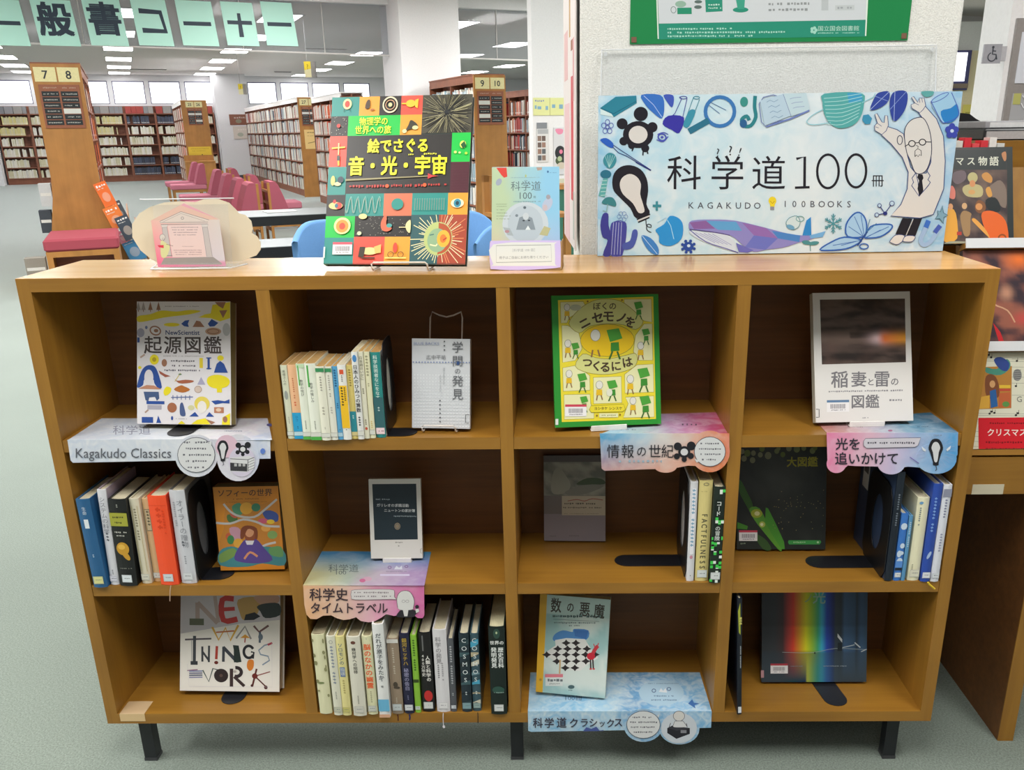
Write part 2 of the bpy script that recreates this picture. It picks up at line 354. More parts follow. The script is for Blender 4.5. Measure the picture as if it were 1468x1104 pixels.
# right-hand side of the room
g = Geo(); g.box(6.2, 15, 16, 16.3, 0, 2.62, 'e9dcb4').box(6.2, 15, 16, 16.3, 2.62, 3.1, 'e4e4e2'); struct('wall_cream', g, M['paint'])
g = Geo(); g.box(3.14, 7, 3.0, 3.3, 0, 3.3); struct('wall_right', g, M['wall'])
# ceiling lights of the reading room
def ceiling_light(a, b, sx, sy, label, z=3.1):
    t = thing('ceiling_light', label, 'light', rab(a, b, z), TH, 'ceiling panel lights in the reading room')
    Geo().box(-sx/2-.03, sx/2+.03, -sy/2-.03, -sy/2, -.012, 0, 'cfcbc8').box(-sx/2-.03, sx/2+.03, sy/2, sy/2+.03, -.012, 0, 'cfcbc8').box(-sx/2-.03, -sx/2, -sy/2, sy/2, -.012, 0, 'cfcbc8').box(sx/2, sx/2+.03, -sy/2, sy/2, -.012, 0, 'cfcbc8').build('light_frame', M['paint'], t)
    Geo().box(-sx/2, sx/2, -sy/2, sy/2, -.008, -.002).build('light_diffuser', M['lampfar' if b > 28 else 'lamp'], t)
LR = ['above the wall shelving corner', 'seen above the 7 8 panel', 'above the red seats', 'above the 27 28 shelving', 'above the middle column', 'past the 9 10 panel']
for i, a in enumerate((-2.05, .42, 2.8, 5.75, 8.2, 10.6)):
    for k, b in enumerate((14.2, 17.4, 20.5, 23.6, 26.5, 29.1)):
        if b > 28 and a > 8: continue
        ceiling_light(a, b, .56, 1.15, 'ceiling panel light, %s from the glass screen, %s' % (('first', 'second', 'third', 'fourth', 'fifth', 'sixth')[k], LR[i]))
for i, (a, b, l) in enumerate(((1.0, 27.3, 1.3), (4.9, 27.6, .5), (4.6, 19.5, .9))):
    t = thing('ceiling_vent', ('long dark slot vent above the far windows', 'short dark slot vent near the far white column', 'slotted air vent in the ceiling before the middle column')[i], 'vent', rab(a, b, 3.1), TH)
    Geo().box(-l/2, l/2, -.06, .06, -.01, 0, '6b6864').build('vent_frame', M['paint'], t)
    gg = Geo()
    for k in range(4): gg.box(-l/2+.02, l/2-.02, -.05+.027*k, -.035+.027*k, -.016, -.01, '3e3c3a')
    gg.build('vent_slats', M['paint'], t)
# ------------------------------------------------------------------ the display bookcase
W, D, TOP, BOT, TH_ = 1.8, .25, 1.098, .123, .025
S1, S2, S0 = .782, .463, .148
X1, X2, X3 = .4536, .8965, 1.3392
bc = thing('display_bookcase', 'low golden beech bookcase of twelve cubbies on black steel legs', 'bookcase', (0, 0, 0))
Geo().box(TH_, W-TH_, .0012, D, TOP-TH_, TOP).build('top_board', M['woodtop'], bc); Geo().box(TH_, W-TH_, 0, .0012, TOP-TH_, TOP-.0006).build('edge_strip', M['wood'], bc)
for i, x in enumerate((0, W-TH_)):
    Geo().box(x, x+TH_, 0, D, BOT, TOP-.0008).build('side_panel', M['woodv'], bc)
    Geo().box(x, x+TH_, .0012, D, TOP-.0008, TOP).build('edge_strip', M['woodtop'], bc)  # panel tops capped in the paler, lit tone of the beech
for x in (X1, X2, X3): Geo().box(x-TH_/2, x+TH_/2, .0005, D-.006, S0, TOP-TH_).build('divider', M['woodv'], bc)
Geo().box(TH_, W-TH_, 0, D, BOT, S0).build('bottom_board', M['wood'], bc)
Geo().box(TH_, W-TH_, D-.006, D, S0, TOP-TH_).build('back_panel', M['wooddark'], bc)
xs = [TH_, X1-TH_/2, X1+TH_/2, X2-TH_/2, X2+TH_/2, X3-TH_/2, X3+TH_/2, W-TH_]
for z in (S1, S2):
    for k in range(4): Geo().box(xs[2*k]+.0004, xs[2*k+1]-.0004, .0015, D-.006, z-.0245, z).build('shelf', M['wood'], bc)
for x in (.05, .884, 1.72):
    for y in (.03, .2):
        l = Geo().box(x, x+.027, y, y+.027, .004, .105, '1d1f23').build('leg', M['metal'], bc)
        Geo().box(x-.001, x+.028, y-.001, y+.028, 0, .008, '3a3b3e').build('foot_cap', M['metal'], l)
for y in (.03, .2): Geo().box(.05, 1.747, y, y+.027, .105, BOT, '17181c').build('base_rail', M['metal'], bc)
for x in (.05, 1.72): Geo().box(x, x+.027, .057, .2, .105, BOT, '17181c').build('base_rail', M['metal'], bc)
t = Geo().box(.03, .085, -.0008, .0, .1295, .148, 'd8b98a').box(.03, .085, -.0008, .045, .148, .1486, 'cdb08a').build('clear_tape_patch', M['gloss'], bc)
t['label'] = 'strip of yellowed clear tape on the bottom board'
# ------------------------------------------------------------------ books standing in rows
def book(x, y, z, w, h, d, cov, label, group=None, soft=True, pagec='ddd3b8', side=None, art=None, sticker=None, tilt=0, name='book', mat='gloss', cat='book'):
    t = thing(name, label, cat, (x, y, z+.0006+w*max(0, math.sin(R(tilt)))), 0, group); t.rotation_euler = (0, R(tilt), 0)
    e = .0006 if soft else .0025; k = .0 if soft else .003; bu = min(.0035, w*.16); n = 6
    arc = [(w*i/n, bu*(1-math.sin(PI*i/n))) for i in range(n+1)]
    inner = [(min(max(w*i/n, e), w-e), bu*(1-math.sin(PI*i/n))+.0015+e) for i in range(n, -1, -1)]
    g = Geo(); g.prism(arc+[(w, .006)]+[(w-e, .006)]+inner+[(e, .006), (0, .006)], 0, h, cov)
    g.box(0, e, .006, d, 0, h, side or cov); g.box(w-e, w, .006, d, 0, h, side or cov); g.build('cover', M[mat], t)
    g = Geo(); g.box(e, w-e, bu+e+.002, d-k-.001, k+.0003, h-k-.0003, pagec)
    for i in range(1, max(2, int(w/.004))): g.box(e+(w-2*e)*i/max(2, int(w/.004))-.00015, e+(w-2*e)*i/max(2, int(w/.004))+.00015, bu+.004, d-k-.002, h-k-.0003, h-k-.0001, mixc(pagec, '8f8468', .5))
    g.build('page_block', M['paper'], t)
    if art:
        A = Art(w, h); art(A, w*1000, h*1000); A.build('spine_print', t, 0, -.0001)
    if sticker:
        A = Art(w, h); W_, H_ = w*1000, h*1000; s = min(W_*.84, 20); y0 = H_-8-s*.9
        A.r((W_-s)/2, y0, (W_+s)/2, y0+s*.85, sticker); A.li([((W_-s)/2+1, y0+1), ((W_+s)/2-1, y0+1), ((W_+s)/2-1, y0+s*.85-1), ((W_-s)/2+1, y0+s*.85-1)], .5, '8b8f98', True)
        A.d((W_-s)/2+s*.25, (W_+s)/2-s*.2, y0+s*.4, 2.2, '6a6e78')
        A.build('call_number_sticker', t, 0, -.0008)
    return t
def vt(txt, c, sz=None, top=.06, b=.0, fx=.5, pitch=1.02):
    def f(A, w, h):
        s = sz or w*.62; n = len(txt); A.t(txt, w*fx, h*top+s*n*pitch/2, s, c, b, vert=True, pitch=pitch)
    return f
def seq(*fs):
    def f(A, w, h):
        for q in fs: q(A, w, h)
    return f
def band(t0, t1, c): return lambda A, w, h: A.r(.2, h*t0, w-.2, h*t1, c)
def marks(t0, t1, c, sz=3, fx=.5):
    def f(A, w, h):
        n = int(h*(t1-t0)/sz)
        for i in range(n):
            if (i*7) % 11 == 5: continue
            y = h*t0+i*sz; A.li([(w*fx-sz*.38, y), (w*fx+sz*.38, y+sz*.1)], sz*.3, c); A.li([(w*fx, y-sz*.3), (w*fx+sz*.1*(i % 3-1), y+sz*.4)], sz*.25, c)
    return f
G1 = 'paperbacks in the cubby beside the wire stand'
def pb(x, w, y, h, cov, label, art, d=.106, pagec='b3905c', sticker=None, **k): return book(x, y, S1, w, h, d, cov, label, G1, True, pagec, art=art, sticker=sticker, **k)
lab = lambda c='d9d9cf': lambda A, w, h: (A.r(.3, h*.9, w-.3, h*.955, c), A.li([(.3, h*.9), (w-.3, h*.9)], .5, '777777'), A.li([(.3, h*.955), (w-.3, h*.955)], .5, '777777'))
pb(.4695, .0125, .001, .147, 'd9dbc2', 'cream paperback with a grey oval emblem, against the divider beside a peach and blue spine', seq(vt('高橋さんの', '77786c', 6, .06), lambda A, w, h: A.e(w/2, h*.4, 3.5, 9, '9aa09a'), marks(.7, .8, '888888', 2.4), lab()))
pb(.483, .0175, .0, .148, 'ecb98f', 'paperback with a peach spine turning bright blue at the foot', seq(marks(.18, .48, 'c46f48', 4.2), marks(.5, .58, 'd7603c', 5), band(.64, 1, '2f9fcf'), vt('ひさ', '1d4f86', 6, .68), marks(.83, .88, '1c3f66', 3), lab('bcd7e0')))
pb(.5015, .0155, -.005, .151, 'e6ead9', 'white paperback with green head and foot bands beside the peach and blue one', seq(band(0, .05, 'c3dbb4'), vt('数学の悦び', '4d5148', 6.5, .2), lambda A, w, h: A.li([(w*.25, h*.02), (w*.25, h*.28)], 2, '58b04a'), marks(.75, .88, '55584e', 3), lab(), band(.958, 1, '58b04a')))
pb(.518, .0205, -.008, .152, 'e8ebdc', 'wider white paperback with a green stripe at the head and green foot', seq(lambda A, w, h: A.li([(w*.3, h*.02), (w*.3, h*.3)], 3, '4fae4c'), vt('数学の愉しみ', '4c5148', 6.5, .24), marks(.75, .88, '55584e', 3), lab(), band(.955, 1, '4fae4c')))
pb(.5395, .0165, -.011, .147, 'e9e7d4', 'cream paperback with a square green label at the top of its spine', seq(band(.02, .07, '3f8f5c'), marks(.14, .35, 'a09c8e', 5), marks(.55, .7, 'b3ae9c', 6), marks(.82, .86, '9c978a', 2.5), lab()))
pb(.5565, .013, -.009, .146, 'e6e4d6', 'narrow cream paperback with a green label, next to a plain blue one', seq(band(.02, .07, '3f8f5c'), marks(.12, .45, 'a5a296', 4.4), marks(.55, .68, 'bab6aa', 5), lab()))
pb(.570, .0098, -.007, .146, '5aa3cf', 'thin sky blue paperback standing between white spines', seq(marks(.05, .32, '1c527f', 5), marks(.5, .6, '1c527f', 4), marks(.86, .9, '1c527f', 3), lab('a9cbdc')))
pb(.5802, .0153, -.008, .149, 'e9e8e2', 'paperback white above and yellow below with an orange square', seq(band(.27, .84, 'f0bf2a'), lambda A, w, h: A.r(w*.25, h*.06, w*.75, h*.12, 'd8593a'), marks(.14, .24, '555555', 3.4), marks(.3, .62, '3f3a28', 5.5, .35), marks(.3, .5, '3f3a28', 4, .7), marks(.86, .9, '333333', 3)), pagec='c9c0a8')
pb(.596, .0118, -.003, .147, 'dcc877', 'pale yellow paperback with a teal foot beside a taller white one', seq(marks(.06, .36, '8e7a3f', 5), band(.62, .9, '2f8b98'), marks(.68, .76, 'cfe3df', 4), lab('d8c98d')))
pb(.6085, .0115, -.006, .173, 'e4e4e0', 'tall white paperback with a round blue emblem at the head of its spine', seq(lambda A, w, h: A.e(w/2, h*.07, 4, 7, '4a86c0'), vt('日本人のひみつの算数', '3c3c40', 9.2, .14, .01), marks(.74, .86, '3c3c40', 5), lab()), pagec='c9bd9c')
pb(.6206, .0092, -.002, .173, 'e3dfc8', 'tall narrow cream paperback, the first beside the emblem one', seq(vt('日本語はいかに', '55523f', 6.6, .05), marks(.42, .5, '6b6654', 4), marks(.78, .85, '6b6654', 4), lambda A, w, h: A.e(w/2, h*.88, 2.4, 3, 'c9573d')), pagec='b3905c')
pb(.6305, .0105, .0, .172, 'e6e2bf', 'tall ivory paperback touching the teal one', seq(marks(.05, .3, '9a9675', 6), marks(.36, .42, 'aaa581', 4), marks(.8, .9, 'd4b86d', 4), lab()), pagec='b3905c')
pb(.6418, .0185, .003, .170, '2f8a86', 'tall teal paperback with a pink label, leaning on the black bookend', seq(vt('科学技術者なにをなすべきか', 'd4e5dd', 8.6, .03, .005), band(.52, .88, '39666b'), marks(.64, .72, 'c0d2cf', 5), lambda A, w, h: (A.r(1, h*.88, w-1, h*.955, 'f0d4d8'), A.d(6, w-4, h*.918, 3, '8d6a76'))), pagec='b38a55', side='d8d8ce')
G2 = 'books under the classics flap'
def hb(x, w, y, h, cov, label, art, sticker='e3e4e6', d=.135, z=S2, group=G2, pagec='d8cfb4', **k): return book(x, y, z, w, h, d, cov, label, group, False, pagec, art=art, sticker=sticker, **k)
hb(.034, .028, -.008, .197, '2a5f8d', 'dark blue hardback with a yellow sticker against the side of the bookcase', seq(vt('生命 地球', 'cfdbe6', 9, .08), lambda A, w, h: (A.r(w*.34, h*.22, w*.66, h*.32, 'e0e6ea'), marks(.62, .68, 'b9cbdc', 4)(A, w, h))), sticker='d9d794', tilt=-.6)
hb(.0645, .0175, .003, .213, 'dcdce2', 'tall silvery white book lettered in grey beside the dark blue hardback', seq(vt('システムの科学', '7d7f88', 11.5, .07), marks(.45, .56, '5c5d66', 7), marks(.84, .9, '777982', 4)), side='a89aa8', sticker='d9d8e4', tilt=2.2)
hb(.0865, .0355, -.003, .194, '1b1c1d', 'black book with a gold round picture and a yellow-green title block', seq(marks(.06, .12, 'a8a8a0', 4), band(.15, .3, 'a5a53c'), lambda A, w, h: (A.d(6, w-6, h*.2, 4, '39380f'), A.d(9, w-9, h*.26, 4, '39380f'), A.d(6, w-6, h*.37, 3.6, 'c9c8c0'), A.d(9, w-9, h*.41, 3.6, 'c9c8c0'), A.e(w*.5, h*.56, w*.36, h*.075, 'c8962f'), A.e(w*.64, h*.64, w*.16, h*.06, 'c8962f', -30), A.e(w*.44, h*.54, w*.2, h*.03, 'e2b54e'), A.d(7, w-7, h*.79, 2.6, '84847c'))), sticker='dfe6ea', tilt=2.2)
hb(.128, .0195, .008, .191, 'd9d3bb', 'slim cream hardback with a pale gilt frame next to the black book', seq(lambda A, w, h: (A.li([(4, h*.08), (w-4, h*.08), (w-4, h*.85), (4, h*.85)], 1, 'b6a873', True),), marks(.12, .5, '8c8468', 6)), sticker='d8d6c6', tilt=.8)
hb(.1495, .0175, .017, .187, 'ddb98a', 'beige book with a framed grey title, half behind the orange one', seq(lambda A, w, h: (A.r(3, h*.12, w-4, h*.38, '8b8268'), A.r(4, h*.13, w-5, h*.37, 'cdbd98')), marks(.15, .36, '5a543f', 7)), sticker='d9d9d2', tilt=.8)
hb(.170, .037, .001, .199, 'f4542b', 'bright orange hardback on the row under the classics flap', seq(lambda A, w, h: A.li([(1, h*.1), (w-1, h*.1)], .7, 'd63c18'), marks(.14, .45, 'dd4118', 13, .5), marks(.16, .46, 'e0461c', 6, .75)), sticker='cfd6d8', side='e2452a', tilt=.6)
hb(.211, .031, .007, .208, 'cdced4', 'thick silver-white book with a long grey title beside the bookend', seq(vt('オイラーの贈物', '8b8d95', 15, .09, 0, .62), marks(.12, .4, '9fa1a8', 5, .25), marks(.54, .64, '65676f', 7), marks(.7, .82, '8d8f96', 5)), sticker='d6d8da', side='6b6d70', tilt=1.0)
G3 = 'books on the bottom cubby under the pink flap'
def lb(x, w, y, h, cov, label, art, **k): return hb(x, w, y, h, cov, label, art, z=S0, group=G3, **k)
def blotch(c, n, sx, sy, seed=1):
    def f(A, w, h):
        r_ = random.Random(seed)
        for _ in range(n): (lambda a, b_, q: A.e(q+a if r_.random() < .5 else w-a-q, h*r_.uniform(.05, .95), a, b_, c, n=9))(min(sx*r_.uniform(.5, 1.2), w*.45), sy*r_.uniform(.5, 1.2), .3)
    return f
lb(.4715, .0265, -.003, .198, 'dfdcb6', 'cream book with olive leaf sprigs down both edges of its spine', seq(blotch('8d8b62', 13, 3, 5), lambda A, w, h: A.e(w*.4, h*.6, 7, 2.6, '7f8a5a')), sticker=None, soft=True) if False else book(.4715, -.003, S0, .0265, .198, .13, 'dfdcb6', 'cream book with olive leaf sprigs down both edges of its spine', G3, True, 'a79c80', art=seq(blotch('8d8b62', 13, 3, 5), lambda A, w, h: A.e(w*.4, h*.6, 7, 2.6, '7f8a5a')))
lb(.504, .0185, -.008, .197, 'dedcc9', 'ivory book with pale grey vertical lettering beside the leafy one', seq(lambda A, w, h: A.o(w/2, h*.07, 3.5, 4, .8, '8a8c84'), marks(.13, .62, '8a93a0', 8), marks(.7, .82, '8c8d84', 4)), sticker='c5c5b0', pagec='a79c80')
lb(.5235, .018, -.009, .197, 'e2d794', 'light yellow book whose title ends in a blue block', seq(vt('ソロモンの', '5d7184', 10.5, .08, .01), lambda A, w, h: A.r(w*.2, h*.38, w*.8, h*.5, '5f79a8'), vt('指環', 'dcdcc8', 10, .385), marks(.55, .75, 'b5a868', 6)), sticker='c9c06e', pagec='a79c80')
lb(.547, .028, -.011, .197, 'dcd8c8', 'broad ivory book with a small brown oval emblem and black title', seq(lambda A, w, h: A.e(w/2, h*.07, 5, 4, '6b4236'), vt('幾何学への招待', '4e4c46', 9, .13, .02), marks(.74, .85, '6e6b60', 3.6)), sticker='cfccc0', pagec='a79c80')
lb(.578, .0205, -.006, .195, 'e2dfb8', 'cream book titled in bold orange red characters', seq(lambda A, w, h: A.t('▽', w/2, h*.03, 5, '8f9090'), vt('脳のなかの幽霊', 'ee6434', 15.5, .09, .03), marks(.7, .86, 'a9a683', 5)), sticker='cfd0c6', pagec='b2a686')
lb(.6045, .0235, -.016, .230, 'e4e4e2', 'tallest white book of the bottom row with a blue block near the foot', seq(vt('だれが原子をみたか', '55585e', 12.5, .09, .02), marks(.55, .62, '8c8f94', 5), lambda A, w, h: A.t('著', w/2, h*.66, 6, '4b4e54'), band(.8, .93, '6db3d6'), band(.965, 1, 'd9a88a')), sticker=None, pagec='9f9880')
lb(.630, .0245, -.004, .187, '9a8773', 'brown-grey book with a white head and a small dark figure', seq(band(0, .05, 'd8d5cf'), marks(.12, .48, 'c9bfae', 5.5), lambda A, w, h: (A.e(w*.5, h*.6, 5, 7, '4d4338'), A.e(w*.6, h*.64, 7, 3, '4d4338')), marks(.78, .86, 'c9bfae', 3.5)), sticker='c9cfd0')
lb(.657, .0205, -.003, .199, '23233f', 'navy book with gilt title characters and paler subtitle', seq(vt('銀河ヒッチハ', 'b99b3d', 11, .05, .03), vt('秘密の告白', '9b98b8', 11, .42, .02), marks(.77, .85, '8784a8', 4)), sticker='d8dadd')
lb(.680, .0125, .0, .193, '8cbf3f', 'thin lime green book with a dark band', seq(marks(.06, .48, '355f1c', 6), band(.56, .6, '3a4a1d')), sticker='cfd7cc')
lb(.6955, .027, .003, .197, '1c1a1b', 'black book with white two-line title and a red sphere', seq(lambda A, w, h: A.li([(w*.35, h*.03), (w*.35, h*.22)], 3, '6b6b6b'), vt('人類と科学の', 'e9e6e0', 10.5, .28, .03, .68), vt('400万年史', 'd8d5cf', 9, .26, .03, .3), lambda A, w, h: A.e(w*.55, h*.79, w*.34, h*.07, 'c22e2e')), sticker='d5d6d3')
lb(.727, .029, .002, .205, 'dcd9dc', 'white book with a grey title and a white ribbon hanging below it', seq(vt('科学の発見', '9b989c', 13, .08, .01, .38), marks(.42, .6, '7f7c80', 5, .3), marks(.4, .62, '9c999d', 5, .6)), sticker='e2dfe0')
lb(.7575, .0125, .003, .182, '54565c', 'thin dark grey book between the white book and the sea-blue one', seq(marks(.1, .66, 'b7b9be', 6), marks(.74, .8, 'c7c9cc', 4)), sticker='cfd2d6')
def cosmos(bg):
    def f(A, w, h):
        for i in range(7): A.p([(.6, h*(.1+.13*i)), (w-.6, h*(.06+.13*i+.04*(i % 2))), (w-.6, h*(.12+.13*i)), (w*.5, h*(.16+.12*i)), (.6, h*(.17+.12*i))], bg[i % len(bg)], 0)
        for i, c in enumerate('COSMOS'): A.t(c, w*.5, h*(.08+.1*i), 15, 'dfe6e6', .0)
        marks(.74, .8, 'd0dada', 5)(A, w, h)
    return f
lb(.782, .0215, .002, .195, '24313a', 'dark blue-black book lettered down the spine in large white capitals', cosmos(('2c4046', '3f5a60', '1b262c')), sticker='7fa0a6')
lb(.8055, .018, .005, .193, '3b5560', 'matching book in pale blue and sand, lettered in large capitals', cosmos(('4aa0bf', 'b5a88a', 'c8c2ae', '6e8f98')), sticker='8fa7a4')
lb(.846, .0345, -.007, .216, '16221f', 'big black-green encyclopedia standing alone against the divider', seq(lambda A, w, h: (A.e(w/2, h*.07, 7, 12, '2f4a41'), A.e(w/2, h*.06, 2, 3, 'b8c49a')), lambda A, w, h: A.t('世界の', w*.5, h*.17, 10, 'e6e9e6', .03), vt('発明発見', 'e3e7e4', 12.5, .22, .04, .3), vt('歴史百科', 'e3e7e4', 12.5, .22, .04, .72), lambda A, w, h: (A.e(w/2, h*.71, 13, 9, '2d4f45'), A.d(8, w-8, h*.74, 3, '9ab0a6'))), sticker='d7dad8', pagec='cfc8a6', d=.16)
G4 = 'books beside the tongue bookend under the orange flap'
hb(1.258, .0145, .006, .220, 'd8d8dc', 'thin white-and-lilac book pressed against the bookend plate', seq(lambda A, w, h: A.r(w*.25, h*.06, w*.75, h*.72, 'eceaf0'), marks(.08, .68, '7ea7c2', 8), lambda A, w, h: (A.e(w/2, h*.75, 3, 4, 'c98a9a'), A.t('•', w/2, h*.94, 8, '333333'))), sticker=None, group=G4, d=.15)
hb(1.2755, .0265, .006, .222, 'd8c884', 'straw yellow book lettered FACTFULNESS down its spine', seq(lambda A, w, h: [A.t(c, w*.5, h*(.335+.052*i), 15.5, '57543f', .008, rot=90, sx=.86) for i, c in enumerate('FACTFULNESS')], lambda A, w, h: (A.o(w/2, h*.03, 5, 2.6, 1, '6c6a5a'), A.d(4, 14, h*.1, 2, 'b5a66a'))), sticker='d7dcda', group=G4, d=.15)
def pixels(A, w, h):
    r_ = random.Random(4)
    for i in range(44):
        x, y = r_.randint(0, 3)*w/4, h*(r_.choice((.02, .3, .33, .5, .55, .6, .65, .7, .75, .8, .85, .95))+r_.uniform(0, .02))
        A.r(x, y, x+w/4, y+h*.03, r_.choice(('42c94f', '42c94f', 'e4ebe4', '16201a')))
    A.r(w*.15, h*.13, w*.85, h*.3, '16201a'); A.t('コード', w*.5, h*.215, 11, 'e4e8e4', .03, vert=True); A.r(w*.15, h*.38, w*.85, h*.56, '16201a'); A.t('の冒険', w*.5, h*.47, 11, 'c9cfc9', .02, vert=True)
hb(1.3032, .0225, -.003, .212, '1d2821', 'black book with pixelated green and white squares', pixels, sticker='d5d8d8', group=G4, d=.15)
G5 = 'books in the cubby under the blue and pink flap'
hb(1.6805, .0145, .003, .150, '3d78c8', 'small sky blue paperback with a white cloud pattern', seq(blotch('c9d9ea', 6, 7, 9, 3), band(.7, .8, '5b8fd6'), band(.8, .84, '1a2230')), sticker='dfe2e4', group=G5, d=.105)
hb(1.6965, .0075, .003, .145, '5a93bd', 'very thin pale blue booklet behind the cloud book', seq(marks(.1, .5, 'c3d8e4', 4)), sticker=None, group=G5, d=.105)
hb(1.7095, .0235, .003, .184, 'e5e0c0', 'ivory book with small grey title near the bookend', seq(lambda A, w, h: A.e(w*.3, h*.06, 4, 3, '6d9fc8'), marks(.12, .35, '6f7f8c', 4.5, .3), marks(.8, .88, '8b8a7a', 3.4, .25)), sticker='dcd8c4', group=G5, d=.13)
hb(1.7345, .0185, -.002, .215, '2b4ba4', 'royal blue book with a white label at its foot', seq(marks(.14, .5, '7fa3e0', 7, .4), lambda A, w, h: A.e(w*.5, h*.72, 3, 9, 'a9bfe4', 20)), sticker='dfe2e8', group=G5, d=.14, pagec='dcd7c4')
hb(1.7545, .0165, -.002, .213, 'd9dbe4', 'white book with grey-blue title touching the bookcase side', seq(band(.04, .12, '8d90a2'), marks(.15, .4, '777b98', 6), marks(.5, .7, '8f93ac', 6)), sticker='d8dbe0', group=G5, d=.14)
book(1.6622, .0, S2+.0016, .0148, .238, .205, '17202d', 'large black book with a dusky blue side, behind the bookend plate under the pink flap', G5, False, 'bfb89e', art=marks(.2, .5, '77808c', 5), side='33435f')
A = Art(.02, .06); o = Geo().box(1.6614, 1.6618, .15, .185, S2+.14, S2+.20, 'c9c9c9').box(1.6610, 1.6614, .155, .18, S2+.175, S2+.195, '4a4a4e').build('barcode_label', M['gloss']); o.parent = [q for q in COL.objects if q.get('label', '').startswith('large black book with a dusky')][0]; o.matrix_parent_inverse = Matrix.Translation((-1.6622, 0, -S2-.0022))
book(1.3775, -.010, S0, .0095, .282, .2, '141a26', 'thin tall navy book with yellow characters against the divider', None, False, 'bfb89e', art=seq(lambda A, w, h: A.p([(1, h*.1), (w-4, h*.03), (w-3, h*.3), (3, h*.28)], 'a9b03c'), vt('星の本', 'e0d87a', 6, .15, .04, .7), marks(.4, .6, 'c9ccd0', 3, .7), lambda A, w, h: A.r(2, h*.93, w-.6, h*.985, 'd8dbe0')), tilt=-3.2)
# ribbons hanging from books
def ribbon(name, label, pts, c, r=.0009, tassel=0):
    g = Geo(); g.tube(pts, r, c, n=5)
    if tassel: p = pts[-1]; g.tube([p, (p[0]+.001, p[1], p[2]-tassel)], r*3, c, n=6)
    return tag(g.build(name, M['fabric']), label, 'bookmark')
ribbon('bookmark_ribbon', 'white bookmark string hanging from the white book of the bottom row', [(.741, -.0015, .149), (.7405, -.004, .142), (.7403, -.0045, .128), (.7403, -.004, .117)], 'd3cfd6', tassel=.004)
ribbon('bookmark_ribbon', 'black bookmark string hanging below the pale capitals book', [(.816, .0, .149), (.8165, -.004, .142), (.816, -.0045, .125)], '22242a')
ribbon('bookmark_ribbon', 'navy bookmark tail poking from under the gilt-lettered book', [(.668, -.006, .149), (.669, -.0085, .144), (.668, -.0085, .137)], '2a2d58', .0018)
ribbon('bookmark_ribbon', 'dark red bookmark tail below the brown-grey book', [(.642, -.006, .149), (.643, -.0075, .144), (.6425, -.0075, .134)], '4d2424', .0012)
ribbon('bookmark_ribbon', 'yellow ribbon crossing the shelf edge under the royal blue book', [(1.748, -.0045, S2+.001), (1.752, -.005, S2-.004), (1.764, -.005, S2-.014)], 'd9b93a', .002)
ribbon('bookmark_ribbon', 'pale string hanging beneath the bright orange hardback', [(.192, -.001, S2+.001), (.190, -.004, S2-.010), (.186, -.004, S2-.034)], 'c4a58e', .0009)
# ------------------------------------------------------------------ black steel bookends
def bookend(label, x, y0, y1, z, h, dirx, tongue, ty, tw=.058, hole=True, group=None):
    """plate across the shelf at x from y0 to y1; tongue (length) runs from the plate towards dirx at y=ty"""
    t = thing('bookend', label, 'bookend', (x, 0, z+.0004), 0, group)
    yc, hw = (y0+y1)/2, (y1-y0)/2; n = 28; out = []; inn = []
    for k in range(n):
        a = 2*PI*k/n; cx, cz = math.cos(a), math.sin(a); s = 1/max(abs(cx), abs(cz)); rr = (abs(cx)**5+abs(cz)**5)**(-1/5)
        out.append((yc+hw*cx*(s if cz < 0 else rr), h/2+h/2*cz*(s if cz < 0 else rr))); inn.append((yc+hw*.42*cx, h*.5+h*.3*cz))
    g = Geo(); vs = [(0, p[0], p[1]) for p in out]+[(0, p[0], p[1]) for p in inn]+[(.0015, p[0], p[1]) for p in out]+[(.0015, p[0], p[1]) for p in inn]; fs = []
    for k in range(n):
        j = (k+1) % n; fs += [(k, j, n+j, n+k), (2*n+k, 3*n+k, 3*n+j, 2*n+j), (k, 2*n+k, 2*n+j, j), (n+k, n+j, 3*n+j, 3*n+k)]
    g.add(vs, fs, '16171a'); g.build('upright_plate', M['metal'], t)
    L = tongue; pts = [(0, ty-tw/2), (dirx*(L-tw/2), ty-tw/2)]+[(dirx*(L-tw/2+tw/2*math.sin(a)), ty-tw/2*math.cos(a)) for a in [PI*i/10 for i in range(1, 10)]]+[(dirx*(L-tw/2), ty+tw/2), (0, ty+tw/2)]
    Geo().prism(pts, .0002, .0016, '1a1b20').build('base_tongue', M['metal'], t)
    return t
bookend('black steel bookend holding the paperback row, plate with an oval hole', .662, .008, .115, S1, .185, 1, .055, .035, .05)
bookend('black steel bookend between the silver-white book and the girl-cover book', .2455, .012, .12, S2, .2, 1, .06, .05, .055)
bookend('black steel bookend with a long rounded tongue beside the yellow spine', 1.2555, .012, .15, S2, .215, -1, .14, .1, .052)
bookend('black steel bookend whose tongue lies before the dark nature book', 1.6592, .004, .14, S2, .205, -1, .135, .088, .055)
